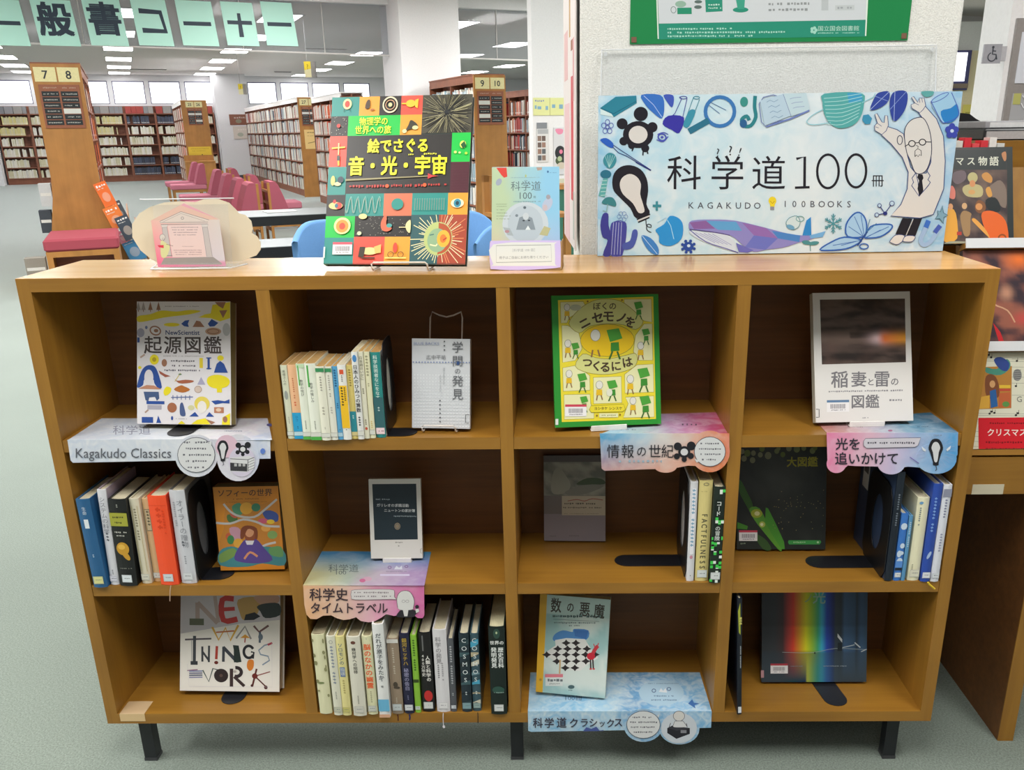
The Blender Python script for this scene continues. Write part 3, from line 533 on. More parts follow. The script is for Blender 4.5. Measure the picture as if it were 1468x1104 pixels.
# ------------------------------------------------------------------ books standing face out
def pose(x, y, z, yaw, lean, roll=0):
    return Matrix.Translation((x, y, z+.0008)) @ Matrix.Rotation(R(yaw), 4, 'Z') @ Matrix.Rotation(R(-lean), 4, 'X') @ Matrix.Rotation(R(roll), 4, 'Y')
def face_book(label, pz, w, h, t, cov, art, spine='L', spinec=None, soft=False, pagec='cfc8b4', mat='gloss', group=None, full=None):
    """full = real height when the top is hidden under a board"""
    T = thing('book', label, 'book', mat=pose(*pz)); H_ = full or h; e = .001 if soft else .0028; k = .0004 if soft else .003
    sc = spinec or cov; g = Geo()
    g.box(-w/2, w/2, 0, e, 0, H_, cov); g.box(-w/2, w/2, t-e, t, 0, H_, cov)
    if spine == 'L': g.box(-w/2, -w/2+e, e, t-e, 0, H_, sc)
    else: g.box(w/2-e, w/2, e, t-e, 0, H_, sc)
    g.build('cover', M[mat], T)
    a, b = (e, k) if spine == 'L' else (k, e); g = Geo(); g.box(-w/2+a, w/2-b, e, t-e, k, H_-k, pagec)
    for i in range(1, 6): yy = e+(t-2*e)*i/6; g.box(-w/2+a+.001, w/2-b+.0001, yy, yy+.0003, k, H_-k+.0001, mixc(pagec, '8f8468', .4))
    g.build('page_block', M['paper'], T)
    if art: A = art(); A.build('cover_print', T, -w/2, -.0003)
    return T
Z1_ = S1+.0117
# big picture book on the bookcase top
def big():
    A = Art(.275, .324, [(118, 45), (925, 28), (895, 1020), (48, 1028)], (450, 130, 4.0875)); A.uv = True
    te, og, bk, rd, gr, sa, mr = '2b8f86', 'f0a236', '25201e', 'ee5442', '12c247', 'db7554', '4f1f2c'
    for x0, y0, x1, y1, c in ((0, 0, .2, .115, te), (.2, 0, .345, .115, og), (.345, 0, .5, .115, bk), (.5, 0, .652, .115, rd), (.652, 0, 1, .228, '4a4638'), (0, .115, .125, .235, bk), (.125, .115, .5, .235, gr), (.5, .115, .652, .235, og),
                              (.125, .235, .87, .582, '2a2624'), (0, .235, .125, .42, rd), (0, .42, .13, .588, te), (.87, .228, 1, .4, gr), (.87, .4, 1, .582, mr), (0, .588, .135, .715, bk), (.135, .582, .41, .715, te), (.41, .582, .61, .715, sa), (.61, .582, .862, .715, te),
                              (.862, .582, 1, .71, og), (0, .715, .21, .843, gr), (.21, .715, .61, .838, bk), (0, .843, .21, 1, te), (.21, .838, .43, 1, rd), (.43, .838, .61, 1, og)): A.r(x0, y0, x1, y1, c)
    A.r(.61, .71, .805, 1, '2f5a5e'); A.r(.805, .71, 1, 1, 'a8462f'); r_ = random.Random(3)
    for k in range(54):
        a = 2*PI*k/54+r_.uniform(-.03, .03); l = r_.uniform(.1, .23); cx, cy = .815, .85
        q = [(cx+.05*math.cos(a), cy+.042*math.sin(a)), (cx+l*math.cos(a)*.98, cy+l*math.sin(a)*.8)]
        q = [(min(max(x, .61), .998), min(max(y, .71), .998)) for x, y in q]; A.li(q, .0045, 'f0e6b0' if q[1][0] < .8 else r_.choice(('f3dcb0', 'e08a5a', 'f0e2b8')))
    A.e(.805, .85, .1, .098, 'b9c47c'); A.p([(.805, .755)]+A.ep(.815, .85, .085, .09, 0, 12, -90, 90)+[(.805, .945)], 'b5532f'); A.e(.8, .86, .07, .07, '8fae86'); A.e(.842, .85, .045, .05, 'f2b13c'); A.e(.84, .85, .022, .025, 'e07a30'); A.li([(.745, .83), (.775, .825)], .006, '3f6f6c'); A.li([(.75, .885), (.79, .892), (.8, .88)], .008, 'e6e0b0', sm=1); A.li([(.84, .86), (.865, .845)], .008, 'c0392b')
    for k in range(230):
        a = r_.uniform(0, 2*PI); l0, l1 = r_.uniform(.01, .06), r_.uniform(.08, .2); q = [(.826+l0*math.cos(a), .112+l0*math.sin(a)), (.826+l1*math.cos(a), .112+l1*math.sin(a)*.85)]
        q = [(min(max(x, .653), .999), min(max(y, .001), .227)) for x, y in q]; A.li(q, .0026, r_.choice(('1b1a18', '9d9674', '3a3730', 'b5ad84', '7d7656', '141414')))
    [A.li([(.826, .105), (.826+.06*math.cos(q*.5), .105+.05*math.sin(q*.5))], .004, '24272c') for q in range(13)]
    A.e(.115, .045, .032, .032, 'eedca0'); A.e(.115, .045, .018, .02, 'c8402f'); A.li([(.095, .075), (.093, .09)], .004, '1d3d3a'); A.li([(.135, .075), (.138, .09)], .004, '1d3d3a')
    A.p([(.245, .07), (.255, .03), (.275, .022), (.28, .06), (.268, .075)], '4a3420', 1); A.e(.298, .082, .015, .006, 'b56a25')
    A.o(.424, .055, .05, .045, .01, 'e3d5b4'); A.o(.424, .055, .032, .028, .006, 'c99a76'); A.e(.424, .055, .014, .013, 'd9cf9a')
    A.e(.57, .05, .034, .022, 'f2c23a'); A.li([(.505, .05), (.6, .05)], .008, 'f2c23a'); A.p([(.6, .03), (.625, .022), (.62, .08), (.6, .07)], 'f2c23a')
    for k in range(20): A.e(r_.uniform(.01, .115), r_.uniform(.12, .23), .0025, .0025, 'c9c0b0', n=5)
    A.e(.06, .175, .014, .012, 'c8342b')
    A.p([(.54, .215), (.56, .18), (.575, .15), (.61, .165), (.63, .19), (.6, .2), (.57, .205)], '3a3526', 1); A.e(.535, .215, .016, .012, 'e8e0a8'); A.e(.61, .195, .022, .012, 'e8dca0')
    A.t('物理学の', .31, .152, .052, 'f2ef3c', .03); A.t('世界への旅', .31, .203, .052, 'f2ef3c', .03)
    for tx, x, y, s_, b in (('絵でさぐる', .49, .30, .088, .05), ('音・光・宇宙', .495, .418, .118, .05)): A.t(tx, x, y, s_, 'f4ee2e', b)
    A.d(.56, .6, .355, .012, 'f0ea40'); A.d(.68, .76, .352, .012, 'f0ea40')
    A.p([(.13, .496), (.72, .481), (.72, .487), (.13, .508)], '9a8f68'); A.p([(.715, .468), (.76, .484), (.715, .5)], 'e23a3a'); A.p([(.75, .479), (.79, .484), (.75, .489)], 'd8483c')
    A.d(.16, .4, .54, .018, 'c23a34', 1); A.e(.43, .54, .014, .011, 'e8602c'); A.d(.46, .68, .538, .018, 'c23a34', 5); A.e(.695, .536, .014, .011, 'e8602c'); A.d(.72, .85, .535, .018, 'c23a34', 2)
    A.li([(.02, .31), (.115, .305)], .01, 'f3c94b'); A.li([(.068, .28), (.07, .35)], .008, 'f0e0a0'); A.li([(.07, .355), (.072, .385)], .02, '3b4a44'); A.li([(.072, .385), (.075, .415)], .014, 'f2b832')
    A.e(.04, .505, .016, .03, 'e0cf7a'); A.e(.075, .525, .025, .012, 'e8dca8'); A.e(.095, .5, .022, .02, '2a3a4a')
    A.e(.95, .30, .022, .022, 'dfe86a'); A.p([(.935, .3), (.96, .28), (.975, .31), (.95, .325)], '1c5a2a'); A.e(.9, .345, .01, .008, 'e4ee7a'); A.e(.93, .348, .008, .006, 'f0f0a0'); A.e(.975, .352, .01, .008, 'b6d83e')
    for k in range(24): A.li([(.88, .405+.0073*k), (.995, .405+.0073*k)], .0014, '6d3340')
    A.e(.07, .655, .05, .022, 'ead48a'); A.e(.09, .655, .026, .02, 'cf4236'); A.e(.06, .63, .012, .012, 'c83a3a'); A.e(.075, .655, .012, .012, '2f6f86')
    A.li([(.14+.25*i/50, .65+.05*math.sin(i*.62)) for i in range(51)], .003, '8fc9c0'); A.li([(.14+.25*i/50, .655+.045*math.sin(i*.62+.6)) for i in range(51)], .003, 'a39a84')
    A.e(.51, .648, .042, .034, '2b9186')
    for k in range(26): A.li([(.625+.0085*k, .615), (.625+.0085*k, .685)], .003, 'a0a89a' if k % 2 else '3fa598')
    A.p(A.ep(.93, .645, .045, .027), 'f2ecc0'); A.e(.93, .645, .026, .025, '3b8fa8'); A.e(.93, .645, .012, .012, '1d3f4a')
    A.e(.125, .775, .06, .05, 'f4e9a0'); A.e(.125, .777, .045, .038, 'f39a3a'); A.e(.125, .777, .022, .02, 'e34a2e')
    for k in range(60): A.e(r_.uniform(.22, .6), r_.uniform(.72, .833), .0018, .0018, 'd9d4c0', n=5)
    A.e(.27, .72, .03, .016, 'e8dc96'); A.e(.25, .82, .016, .012, 'cfd8b0'); A.p([(.4, .76), (.42, .72), (.44, .72), (.44, .77), (.48, .79), (.45, .81), (.41, .8)], 'd96a4a', 1); A.e(.46, .775, .02, .012, '4aa09a'); A.e(.59, .78, .05, .026, 'e6d6a0') if False else A.p([(.61, .745), (.585, .755), (.575, .78), (.59, .81), (.61, .815)], 'e6d9a0', 1); A.li([(.53, .785), (.6, .785)], .005, 'e6d9a0')
    A.bar(.065, .872, .205, .945, 'd65a6a'); A.e(.33, .925, .06, .022, 'ead592'); A.p([(.26, .9), (.3, .9), (.29, .96), (.25, .96)], '3a3020'); A.p([(.36, .9), (.41, .885), (.41, .935), (.37, .94)], 'd7bd6a'); A.li([(.27, .965), (.37, .965)], .008, '4b2f1f')
    A.e(.51, .905, .016, .03, 'd94a34'); A.o(.48, .945, .02, .016, .004, '6a3b1a'); A.o(.55, .945, .02, .016, .004, '6a3b1a'); A.li([(.44, .965), (.59, .965)], .008, 'f5df7a'); A.r(0, .9, .012, .965, 'dfe4e2'); A.r(0, .997, 1, 1, '2a3430')
    return A
B = face_book('large picture book with a colourful tiled cover on a wire stand', (.690, .049, TOP+.0115, -7.7, 22.8, -.4), .275, .324, .016, '2a3430', big, spinec='2b8f86')
def wire_stand(label, mat, w=.1, c='c9c4bd', tall=0):
    t = thing('wire_book_stand', label, 'stand', mat=mat); r = .0017; s = w/2
    Geo().tube([(-s, .03, .0019), (-s, -.015, .0019), (-s, -.022, .006), (-s, -.024, .014), (-s+.004, -.024, .017), (s-.004, -.024, .017), (s, -.024, .014), (s, -.022, .006), (s, -.015, .0019), (s, .03, .0019)], r, c).build('front_hook', M['metal'], t, True)
    hh = tall or .15; k = math.tan(R(20)); pts = [(-s, .03, .003), (-s, .034+hh*.95*k, hh*.95)]+[(-s*.9, .036+hh*k, hh)]+[(-s*.45, .036+hh*.97*k, hh*.97), (0, .036+hh*.955*k, hh*.955), (s*.45, .036+hh*.97*k, hh*.97)]+[(s*.9, .036+hh*k, hh), (s, .034+hh*.95*k, hh*.95), (s, .03, .003)]
    Geo().tube(pts, r, c).build('back_loop', M['metal'], t, True)
    return t
wire_stand('white wire stand holding the tiled-cover picture book', pose(.705, .058, TOP, -4, 0), .105, 'd8cfc4', .19)
# face-out books
def kigen():
    A = Art(.193, .246, [(650, 127), (1143, 128), (1137, 773), (650, 775)], (20, 400, 3.67)); Y, Bl, Br = 'e3d32c', '2f4f96', '9a6f58'
    A.r(650, 127, 1143, 774, 'dcd9dc')
    for x in (658, 685, 722, 765): A.p([(x-12, 172), (x, 128), (x+12, 172)], Br if x > 700 else 'a8a0a0'); A.li([(x, 170), (x, 182)], 4, Br)
    A.d(800, 980, 153, 6, '9a979c'); A.p([(655, 205), (720, 195), (780, 175), (860, 180), (930, 172), (990, 178), (930, 195), (850, 205), (780, 215), (700, 232), (655, 235)], Y, 1)
    A.p([(1050, 145), (1142, 130), (1142, 215), (1090, 232), (1040, 215), (975, 212), (1010, 195), (1040, 190)], Y); A.p([(1062, 130), (1120, 130), (1105, 165), (1080, 150)], Br); A.p([(1085, 175), (1128, 172), (1105, 215)], Br)
    A.e(835, 250, 42, 10, Y); A.p([(885, 245), (905, 228), (928, 225), (920, 245), (925, 262), (900, 258)], Bl); A.p([(945, 262), (965, 228), (985, 232), (1008, 262)], Br); A.p([(1025, 245), (1045, 220), (1080, 240), (1060, 258), (1035, 260)], Bl)
    A.o(748, 282, 28, 22, 7, Br, 20); A.e(752, 282, 12, 9, Br); A.e(1053, 285, 42, 20, 'b8947c'); A.o(1053, 285, 30, 12, 4, '8c644e'); A.e(670, 293, 20, 24, '9fa0b4'); A.e(1122, 275, 20, 34, 'b4b6b8'); A.r(652, 318, 664, 345, Bl); A.e(700, 265, 7, 9, '6d7ca6')
    A.t('NewScientist', 892, 291, 34, '2c3f74', .01, sx=1.0); 
    for i, ch in enumerate('起源図鑑'): A.t(ch, 735+105*i, 357, 98, '49403f', .005)
    A.d(790, 1000, 416, 6, 'a6a2a4'); A.d(830, 950, 442, 11, '6c6870'); A.d(835, 960, 467, 11, '6c6870'); A.d(795, 985, 491, 10, '5a5766')
    A.e(742, 435, 24, 27, Y); A.e(742, 435, 11, 12, 'b3a023'); A.e(795, 452, 14, 20, Br); A.r(980, 425, 998, 478, 'e0c93a'); A.li([(1028, 425), (1028, 485)], 12, Bl); A.r(1016, 478, 1042, 484, Bl); A.r(1016, 422, 1042, 428, Bl)
    A.p([(1055, 502), (1070, 455), (1088, 440), (1108, 455), (1128, 502)], Bl); A.e(1090, 425, 17, 14, Y); A.e(665, 478, 9, 8, Y); A.li([(668, 425), (692, 408)], 9, 'b49c8e')
    A.p([(652, 565), (672, 500), (700, 468), (738, 468), (760, 500), (782, 580), (760, 583), (742, 560), (735, 540), (690, 540), (682, 570), (655, 585)], Bl, 1); A.e(713, 530, 24, 42, 'd8d4d8'); A.p([(655, 590), (700, 570), (740, 572), (780, 592)], 'b9846a')
    A.p([(765, 492), (800, 512), (828, 522), (800, 528), (772, 510)], 'a05a4a'); A.p([(838, 520), (860, 545), (905, 540), (950, 545), (930, 556), (870, 558)], 'a35f45', 1); A.li([(850, 550), (880, 505)], 4, 'c9b86a'); A.e(878, 512, 9, 4, '6d8a68')
    A.p([(988, 525), (1005, 555), (1010, 565), (968, 565)], 'a6a3bd'); A.p([(1018, 545), (1030, 522), (1075, 512), (1122, 525), (1138, 550), (1120, 575), (1070, 585), (1030, 572)], Y, 1); A.r(1070, 580, 1096, 605, Y)
    A.p([(845, 592), (880, 570), (900, 575), (930, 592), (890, 608)], 'b06a32', 1); A.p([(790, 605), (805, 578), (830, 585), (825, 610), (800, 625)], Y, 1); A.e(972, 590, 18, 17, 'cbb9ad'); A.o(972, 590, 18, 17, 3, 'a58b7a')
    A.p([(685, 605), (765, 605), (768, 640), (755, 652), (745, 632), (715, 635), (710, 655), (695, 650)], '45597f'); A.r(700, 654, 795, 670, Bl); A.r(705, 675, 780, 698, 'a7a4b0'); A.li([(692, 715), (710, 700)], 8, 'a98f80')
    A.li([(830, 634), (945, 630)], 5, '5b6a9a'); [A.li([(840+22*k, 622), (840+22*k, 645)], 4, '5b6a9a') for k in range(5)]; A.e(835, 687, 25, 26, 'a0674a')
    A.p([(878, 668), (890, 660), (900, 690), (905, 728), (880, 728), (875, 700)], '4a5a86', 1); A.e(935, 686, 17, 13, 'c9c69a'); A.e(992, 665, 40, 38, 'd9c65a'); A.e(992, 682, 24, 32, 'e0dcd6'); A.p([(925, 732), (955, 708), (975, 732)], Bl); A.p([(1012, 732), (1030, 708), (1055, 732)], Bl)
    A.p([(1040, 650), (1075, 645), (1110, 650), (1135, 640), (1135, 662), (1100, 660), (1060, 668)], Bl); A.r(1055, 682, 1105, 712, 'b0785c'); A.e(1078, 696, 14, 9, 'd9c0a8')
    A.r(675, 738, 735, 768, Bl); A.p([(752, 768), (762, 730), (778, 768)], Bl); A.e(835, 742, 6, 11, Bl); A.d(855, 915, 745, 5, '9a979c')
    A.p([(865, 772), (885, 755), (905, 772)], Y); A.p([(935, 772), (965, 750), (1010, 740), (1035, 772)], Y); A.p([(1012, 745), (1060, 760), (1040, 772)], Br); A.p([(1098, 735), (1138, 712), (1137, 773), (1095, 772)], Y); A.e(1112, 745, 12, 16, Br)
    return A
face_book('thick white illustrated book dotted with blue and yellow pictures', (.243, .060, Z1_, -3.4, 17.8), .193, .246, .028, 'dcd9dc', kigen, soft=True, pagec='9c9060')
def gakumon():
    A = Art(.116, .176, [(778, 320), (1082, 322), (1080, 795), (772, 792)], (380, 400, 3.68)); A.r(778, 322, 1081, 793, 'c9ccd0')
    for j in range(17):
        for i in range(19): A.e(790+16*i, 510+17*j, 3.2, 3.2, 'e3e6e8', n=5)
    for i in range(20): A.r(782+15.5*i, 440, 788+15.5*i, 446, '6c7fae')
    for y in (335, 357, 379): A.e(949, y, 4, 4, '33343a', n=6)
    for y in (645, 667, 690, 712, 735, 757, 779): A.e(924, y, 4, 4, '33343a', n=6)
    A.t('BLUE BACKS', 855, 346, 21, '8b97b8', sx=1.15)
    for i, (ch, s_) in enumerate((('学', 62), ('問', 60), ('の', 34), ('発', 62), ('見', 62))): A.t(ch, 1018, (364, 435, 488, 540, 610)[i], s_, '5d6065', .0)
    A.e(1020, 447, 8, 10, '37507f'); A.t('広中平祐', 905, 417, 26, '6a6d72'); A.t('創造こそ最高の人生', 946, 515, 10, '9a9da2', vert=True); A.t('数学者の自伝的', 927, 555, 10, 'a2a5aa', vert=True, pitch=1.3)
    A.li([(1078, 718), (1060, 718), (1060, 762), (1078, 762)], 3, '3f4044'); return A
face_book('grey-white paperback with a dotted grid cover on a tall wire stand', (.764, .035, S1+.0075, -5.4, 13.9), .116, .176, .013, 'c9ccd0', gakumon, spine='R', soft=True)
wire_stand('tall white wire stand behind the dotted grey-white paperback', pose(.763, .047, S1, -4, 0), .066, 'd6cec8', .215)
def stand_white(label, x, y, z, yaw, w=.07):
    t = thing('display_stand', label, 'stand', mat=pose(x, y, z, yaw, 0)); Geo().bbox(-w/2, w/2, -.012, .08, 0, .0022, 'dfdcd8', r=.0005).bbox(-w/2, w/2, -.012, -.009, .0022, .011, 'e6e3df', r=.0008).build('base_plate', M['paint'], t)
    Geo().box(-w/2, w/2, .05, .053, .004, .12, 'd9d6d2', T=Matrix.Translation((0, .05, 0)) @ Matrix.Rotation(R(-16), 4, 'X') @ Matrix.Translation((0, -.05, 0))).build('back_rest', M['paint'], t); return t
def nise():
    A = Art(.214, .257, [(257, 88), (818, 85), (840, 768), (280, 785)], (720, 400, 3.68)); A.p([(257, 88), (818, 85), (840, 768), (280, 785)], '2f8f35'); Yl, Pl, Br = 'e4d23a', 'cfcf86', '4a3a2c'
    A.p([(292, 112), (792, 98), (812, 742), (315, 755)], Yl); 
    for q in ([(305, 122), (425, 120), (440, 148), (405, 175), (352, 205), (340, 232), (308, 232)], [(640, 110), (782, 110), (787, 232), (745, 225), (700, 190), (655, 170), (640, 145)], [(312, 245), (345, 245), (400, 275), (415, 330), (420, 370), (385, 430), (318, 440)], [(745, 240), (788, 240), (793, 432), (715, 432), (690, 385), (700, 300)], [(318, 468), (390, 455), (462, 510), (463, 588), (322, 592)], [(325, 610), (463, 608), (468, 660), (485, 690), (485, 738), (328, 742)], [(480, 520), (628, 515), (632, 655), (483, 660)], [(645, 505), (710, 455), (796, 452), (800, 600), (648, 605)], [(650, 625), (800, 620), (803, 732), (640, 735), (650, 700), (665, 660)]): A.p(q, 'e2e0ae'); A.li(q, 3, 'a39a2e', True)
    q = [(350, 235), (400, 165), (470, 120), (540, 108), (620, 120), (690, 170), (740, 228), (700, 270), (640, 245), (550, 238), (460, 250), (405, 285)]; A.p(q, Pl, 1); A.li(q, 3, '9a8f3a', True, 1)
    A.e(553, 325, 142, 85, 'ecc522'); A.o(553, 325, 142, 85, 3, '9a8f3a'); q = [(385, 460), (425, 395), (490, 415), (560, 422), (650, 405), (700, 395), (712, 430), (690, 470), (620, 495), (540, 505), (450, 495)]; A.p(q, Pl, 1); A.li(q, 3, '9a8f3a', True, 1)
    A.t('ぼくの', 538, 145, 42, Br, .02)
    for ch, x, y, s_, r_ in (('ニ', 432, 232, 62, -28), ('セ', 500, 205, 66, -12), ('モ', 558, 198, 66, 0), ('ノ', 625, 205, 62, 12), ('を', 672, 230, 60, 18), ('つ', 448, 440, 58, 12), ('く', 495, 458, 58, 8), ('る', 542, 465, 60, 2), ('に', 600, 460, 58, -6), ('は', 660, 440, 58, -12)): A.t(ch, x, y, s_, Br, .045, rot=r_)
    def kid(x, y, s_, body='e0b62a'): A.e(x, y, 15*s_, 18*s_, 'dcdad0'); A.o(x, y, 15*s_, 18*s_, 2, '77756a'); A.p([(x-12*s_, y+20*s_), (x+12*s_, y+20*s_), (x+14*s_, y+45*s_), (x-14*s_, y+45*s_)], body); A.li([(x-8*s_, y+45*s_), (x-12*s_, y+68*s_)], 5*s_, '8c6a42'); A.li([(x+8*s_, y+45*s_), (x+14*s_, y+66*s_)], 5*s_, '8c6a42')
    def bot(x, y, s_): A.p([(x-22*s_, y-15*s_), (x+12*s_, y-20*s_), (x+22*s_, y+8*s_), (x-12*s_, y+18*s_)], '4f9e3c'); A.p([(x-10*s_, y+20*s_), (x+12*s_, y+18*s_), (x+14*s_, y+42*s_), (x-10*s_, y+44*s_)], '3f8a34'); A.li([(x-5*s_, y+44*s_), (x-14*s_, y+66*s_)], 5*s_, '3f6a30'); A.li([(x+8*s_, y+44*s_), (x+16*s_, y+66*s_)], 5*s_, '3f6a30')
    kid(490, 298, 1.7, 'ecc522'); bot(590, 300, 1.9)
    for x, y, a in ((340, 150, 1.0), (352, 500, 1.1), (512, 560, 1.2), (675, 530, 1.2), (690, 645, 1.1), (345, 340, 1.1), (728, 355, 1.1)): kid(x, y, a)
    for x, y, a in ((715, 145, 1.1), (385, 355, 1), (422, 520, 1.2), (580, 560, 1.3), (745, 500, 1.5), (755, 645, 1.4), (755, 285, 1), (432, 638, 1)): bot(x, y, a)
    A.e(385, 152, 30, 16, 'b9bba0'); A.bar(332, 662, 445, 725); A.e(565, 600, 16, 20, 'dcdcc8'); q = [(468, 670), (640, 662), (650, 690), (635, 702), (470, 705), (460, 690)]; A.p(q, Yl); A.li(q, 3, 'a39a2e', True)
    A.t('ヨシタケ シンスケ', 560, 684, 18, Br, .03); A.r(512, 710, 612, 732, 'e2e0ae'); A.d(525, 600, 721, 7, '8d8860'); A.e(500, 722, 5, 5, '8c6a2c'); A.e(622, 718, 5, 5, '8c6a2c'); A.e(448, 120, 5, 5, '8c6a2c'); A.e(628, 115, 5, 5, '8c6a2c'); A.r(281, 738, 296, 770, 'd9dcd8'); return A
face_book('green-bordered picture book with yellow comic panels', (1.096, .041, S1+.008, 9.3, 15.9, 1.3), .214, .257, .009, '2f8f35', nise)
stand_white('small white stand under the green-bordered picture book', 1.095, .047, S1, 9, .072)
def inazuma():
    A = Art(.195, .257, [(378, 75), (875, 66), (903, 738), (393, 738)], (1060, 400, 3.598)); A.p([(378, 75), (875, 66), (903, 738), (393, 738)], 'dedbd8')
    def sky(u, v):
        n = nz(u*2, v*6, 1.2); b = mixc('2e2624', '5c4c46', min(1, max(0, .5+n*1.3))); hz = math.exp(-((v-.61)/.085)**2); x = math.exp(-((u-.68)/.12)**2)
        c = mixc(b, '9a8278', .6*hz*(u < .72)*(u < .35 or v > .6)); c = mixc(c, 'ffdce2', hz*x); 
        if u > .66: c = mixc(c, mixc('ff7a50', 'ffb040', (u-.66)*3), min(1, hz*1.2)*min(1, (u-.66)*12))
        return mixc(c, '7a5a50', max(0, nz(u*3, v*2.5, 1.5, 5))*.25)
    F = homog([(0, 0), (1, 0), (1, 1), (0, 1)], [(415, 108), (850, 103), (860, 430), (425, 437)])
    for j in range(34):
        for i in range(40):
            q = [F(a/40, b/34) for a, b in ((i, j), (i+1, j), (i+1, j+1), (i, j+1))]; o = A.mp; A.g.add([(X, -.00001, Z) for X, Z in (o(*k) for k in q)], [(0, 1, 2, 3)], [sky(a/40, b/34) for a, b in ((i, j), (i+1, j), (i+1, j+1), (i, j+1))])
    A.l = 12
    for ch, x, s_ in (('稲', 515, 92), ('妻', 615, 84), ('と', 678, 42), ('雷', 735, 88), ('の', 802, 46)): A.t(ch, x, 515 if s_ > 60 else 530, s_, '77757a', -.004)
    A.t('図鑑', 650, 632, 76, '77757a', -.004); A.d(450, 845, 577, 10, '8d8b90'); A.d(775, 845, 628, 12, '8d8b90'); A.bar(450, 622, 565, 684, '5f7ea0'); A.li([(395, 668), (410, 668), (410, 710), (395, 710)], 4, '55555a'); A.d(635, 668, 718, 7, '9a989d'); return A
face_book('white book with a dark stormy sky photo on its upper half', (1.603, .051, S1+.009, 2.4, 20), .195, .257, .018, 'd3d2c6', inazuma, soft=True, pagec='cfcab8')
stand_white('small white stand under the stormy sky book', 1.607, .058, S1, 2, .07)
def sophie():
    A = Art(.135, .183, [(922, 215), (1338, 215), (1370, 722), (988, 735)], (90, 650, 4.318)); A.p([(922, 215), (1338, 215), (1370, 722), (988, 735)], 'c98128')
    A.t('ソフィーの世界', 1130, 255, 50, '4f3526', .01); A.d(1055, 1215, 295, 9, '8d5a20'); A.d(1010, 1270, 315, 6, '9a6422')
    A.p([(1010, 340), (1075, 330), (1160, 315), (1240, 330), (1320, 300), (1338, 330), (1345, 640), (980, 650), (975, 560), (1000, 480), (1000, 410)], 'b97a30'); A.p([(1050, 340), (1100, 320), (1120, 380), (1090, 400), (1060, 380)], '4f8a6a', 1); A.e(1140, 355, 40, 38, 'd9a03a'); A.e(1200, 350, 28, 26, '3f7f62'); A.p([(1240, 380), (1290, 370), (1335, 395), (1330, 440), (1270, 430)], '3d4f8f', 1); A.e(1245, 435, 32, 16, 'c25a72'); A.e(1290, 440, 24, 14, 'd9b83a')
    A.p([(1020, 395), (1075, 400), (1085, 440), (1030, 440)], '4a6a3a', 1); A.e(1060, 400, 25, 12, 'b95a4a', 30); A.p([(1035, 480), (1090, 475), (1115, 520), (1100, 560), (1060, 550)], 'b98a9a', 1); A.e(1030, 530, 18, 22, 'b9583a'); A.e(1045, 550, 22, 28, '3d7a4a'); A.e(1092, 570, 30, 28, 'cf9a3a'); A.e(1300, 520, 30, 25, '7a9a5a'); A.e(1260, 480, 28, 20, 'd59a4a')
    for q in ([(995, 325), (1040, 375), (1100, 405), (1190, 410), (1260, 360), (1330, 300)], [(950, 445), (1040, 450), (1120, 425), (1200, 440), (1260, 465), (1345, 470)], [(1050, 605), (1120, 625), (1200, 610), (1260, 580), (1320, 565)]): A.li(q, 13, 'b9b6b4', sm=1)
    A.p([(978, 620), (1050, 590), (1130, 610), (1230, 590), (1362, 610), (1368, 700), (1240, 690), (1150, 710), (985, 705)], '3f7f86', 1); A.p([(978, 640), (1060, 600), (1080, 640), (990, 690)], '6f8f4a', 1); A.p([(1280, 600), (1350, 590), (1360, 650), (1290, 640)], '5f8f5a', 1)
    A.p([(1070, 650), (1100, 590), (1140, 545), (1200, 545), (1250, 600), (1300, 670), (1200, 690), (1090, 680)], '53418a', 1); A.e(1165, 520, 36, 42, '8a4a2e'); A.e(1160, 500, 28, 34, 'c98f6a'); A.p([(1110, 480), (1150, 462), (1205, 480), (1210, 540), (1195, 545), (1190, 500), (1150, 485), (1125, 540), (1105, 540)], '7a3f26', 1); A.p([(1135, 555), (1190, 555), (1180, 580), (1145, 580)], 'cfcad0'); A.li([(1130, 665), (1165, 625), (1210, 650)], 13, 'c98a64', sm=1); return A
B = face_book('orange storybook with a purple-dressed girl on its cover', (.345, .055, S2+.0062, 2, 7.2), .135, .183, .034, 'b5752a', sophie, soft=True, pagec='8a7c5c')
def galileo():
    A = Art(.112, .174, [(480, 168), (810, 158), (820, 665), (492, 668)], (420, 650, 4.416)); A.p([(480, 168), (810, 158), (820, 665), (492, 668)], 'd8d6cf'); A.p([(503, 198), (782, 190), (790, 545), (515, 550)], '26333a')
    A.d(525, 615, 293, 10, '9aa6ac'); A.t('ガリレオの求職活動', 632, 330, 22, 'd5dadb', .01, sx=1.04); A.t('ニュートンの家計簿', 675, 362, 22, 'd5dadb', .01); A.d(638, 775, 398, 9, '9aa6ac'); A.e(660, 462, 19, 22, '8f7f68'); A.o(660, 462, 13, 15, 4, '5f6a68'); A.d(635, 688, 565, 9, '8c8a84'); A.d(652, 672, 588, 9, '8c8a84'); A.li([(818, 605), (807, 605), (807, 632), (818, 632)], 3, '8a8a70'); return A
face_book('small white paperback with a black cover panel', (.644, .101, S2+.008, .3, 13.1), .112, .174, .012, 'd0cfc6', galileo, spine='R', soft=True)
stand_white('small white stand under the black-panel paperback', .645, .108, S2, 0, .062)
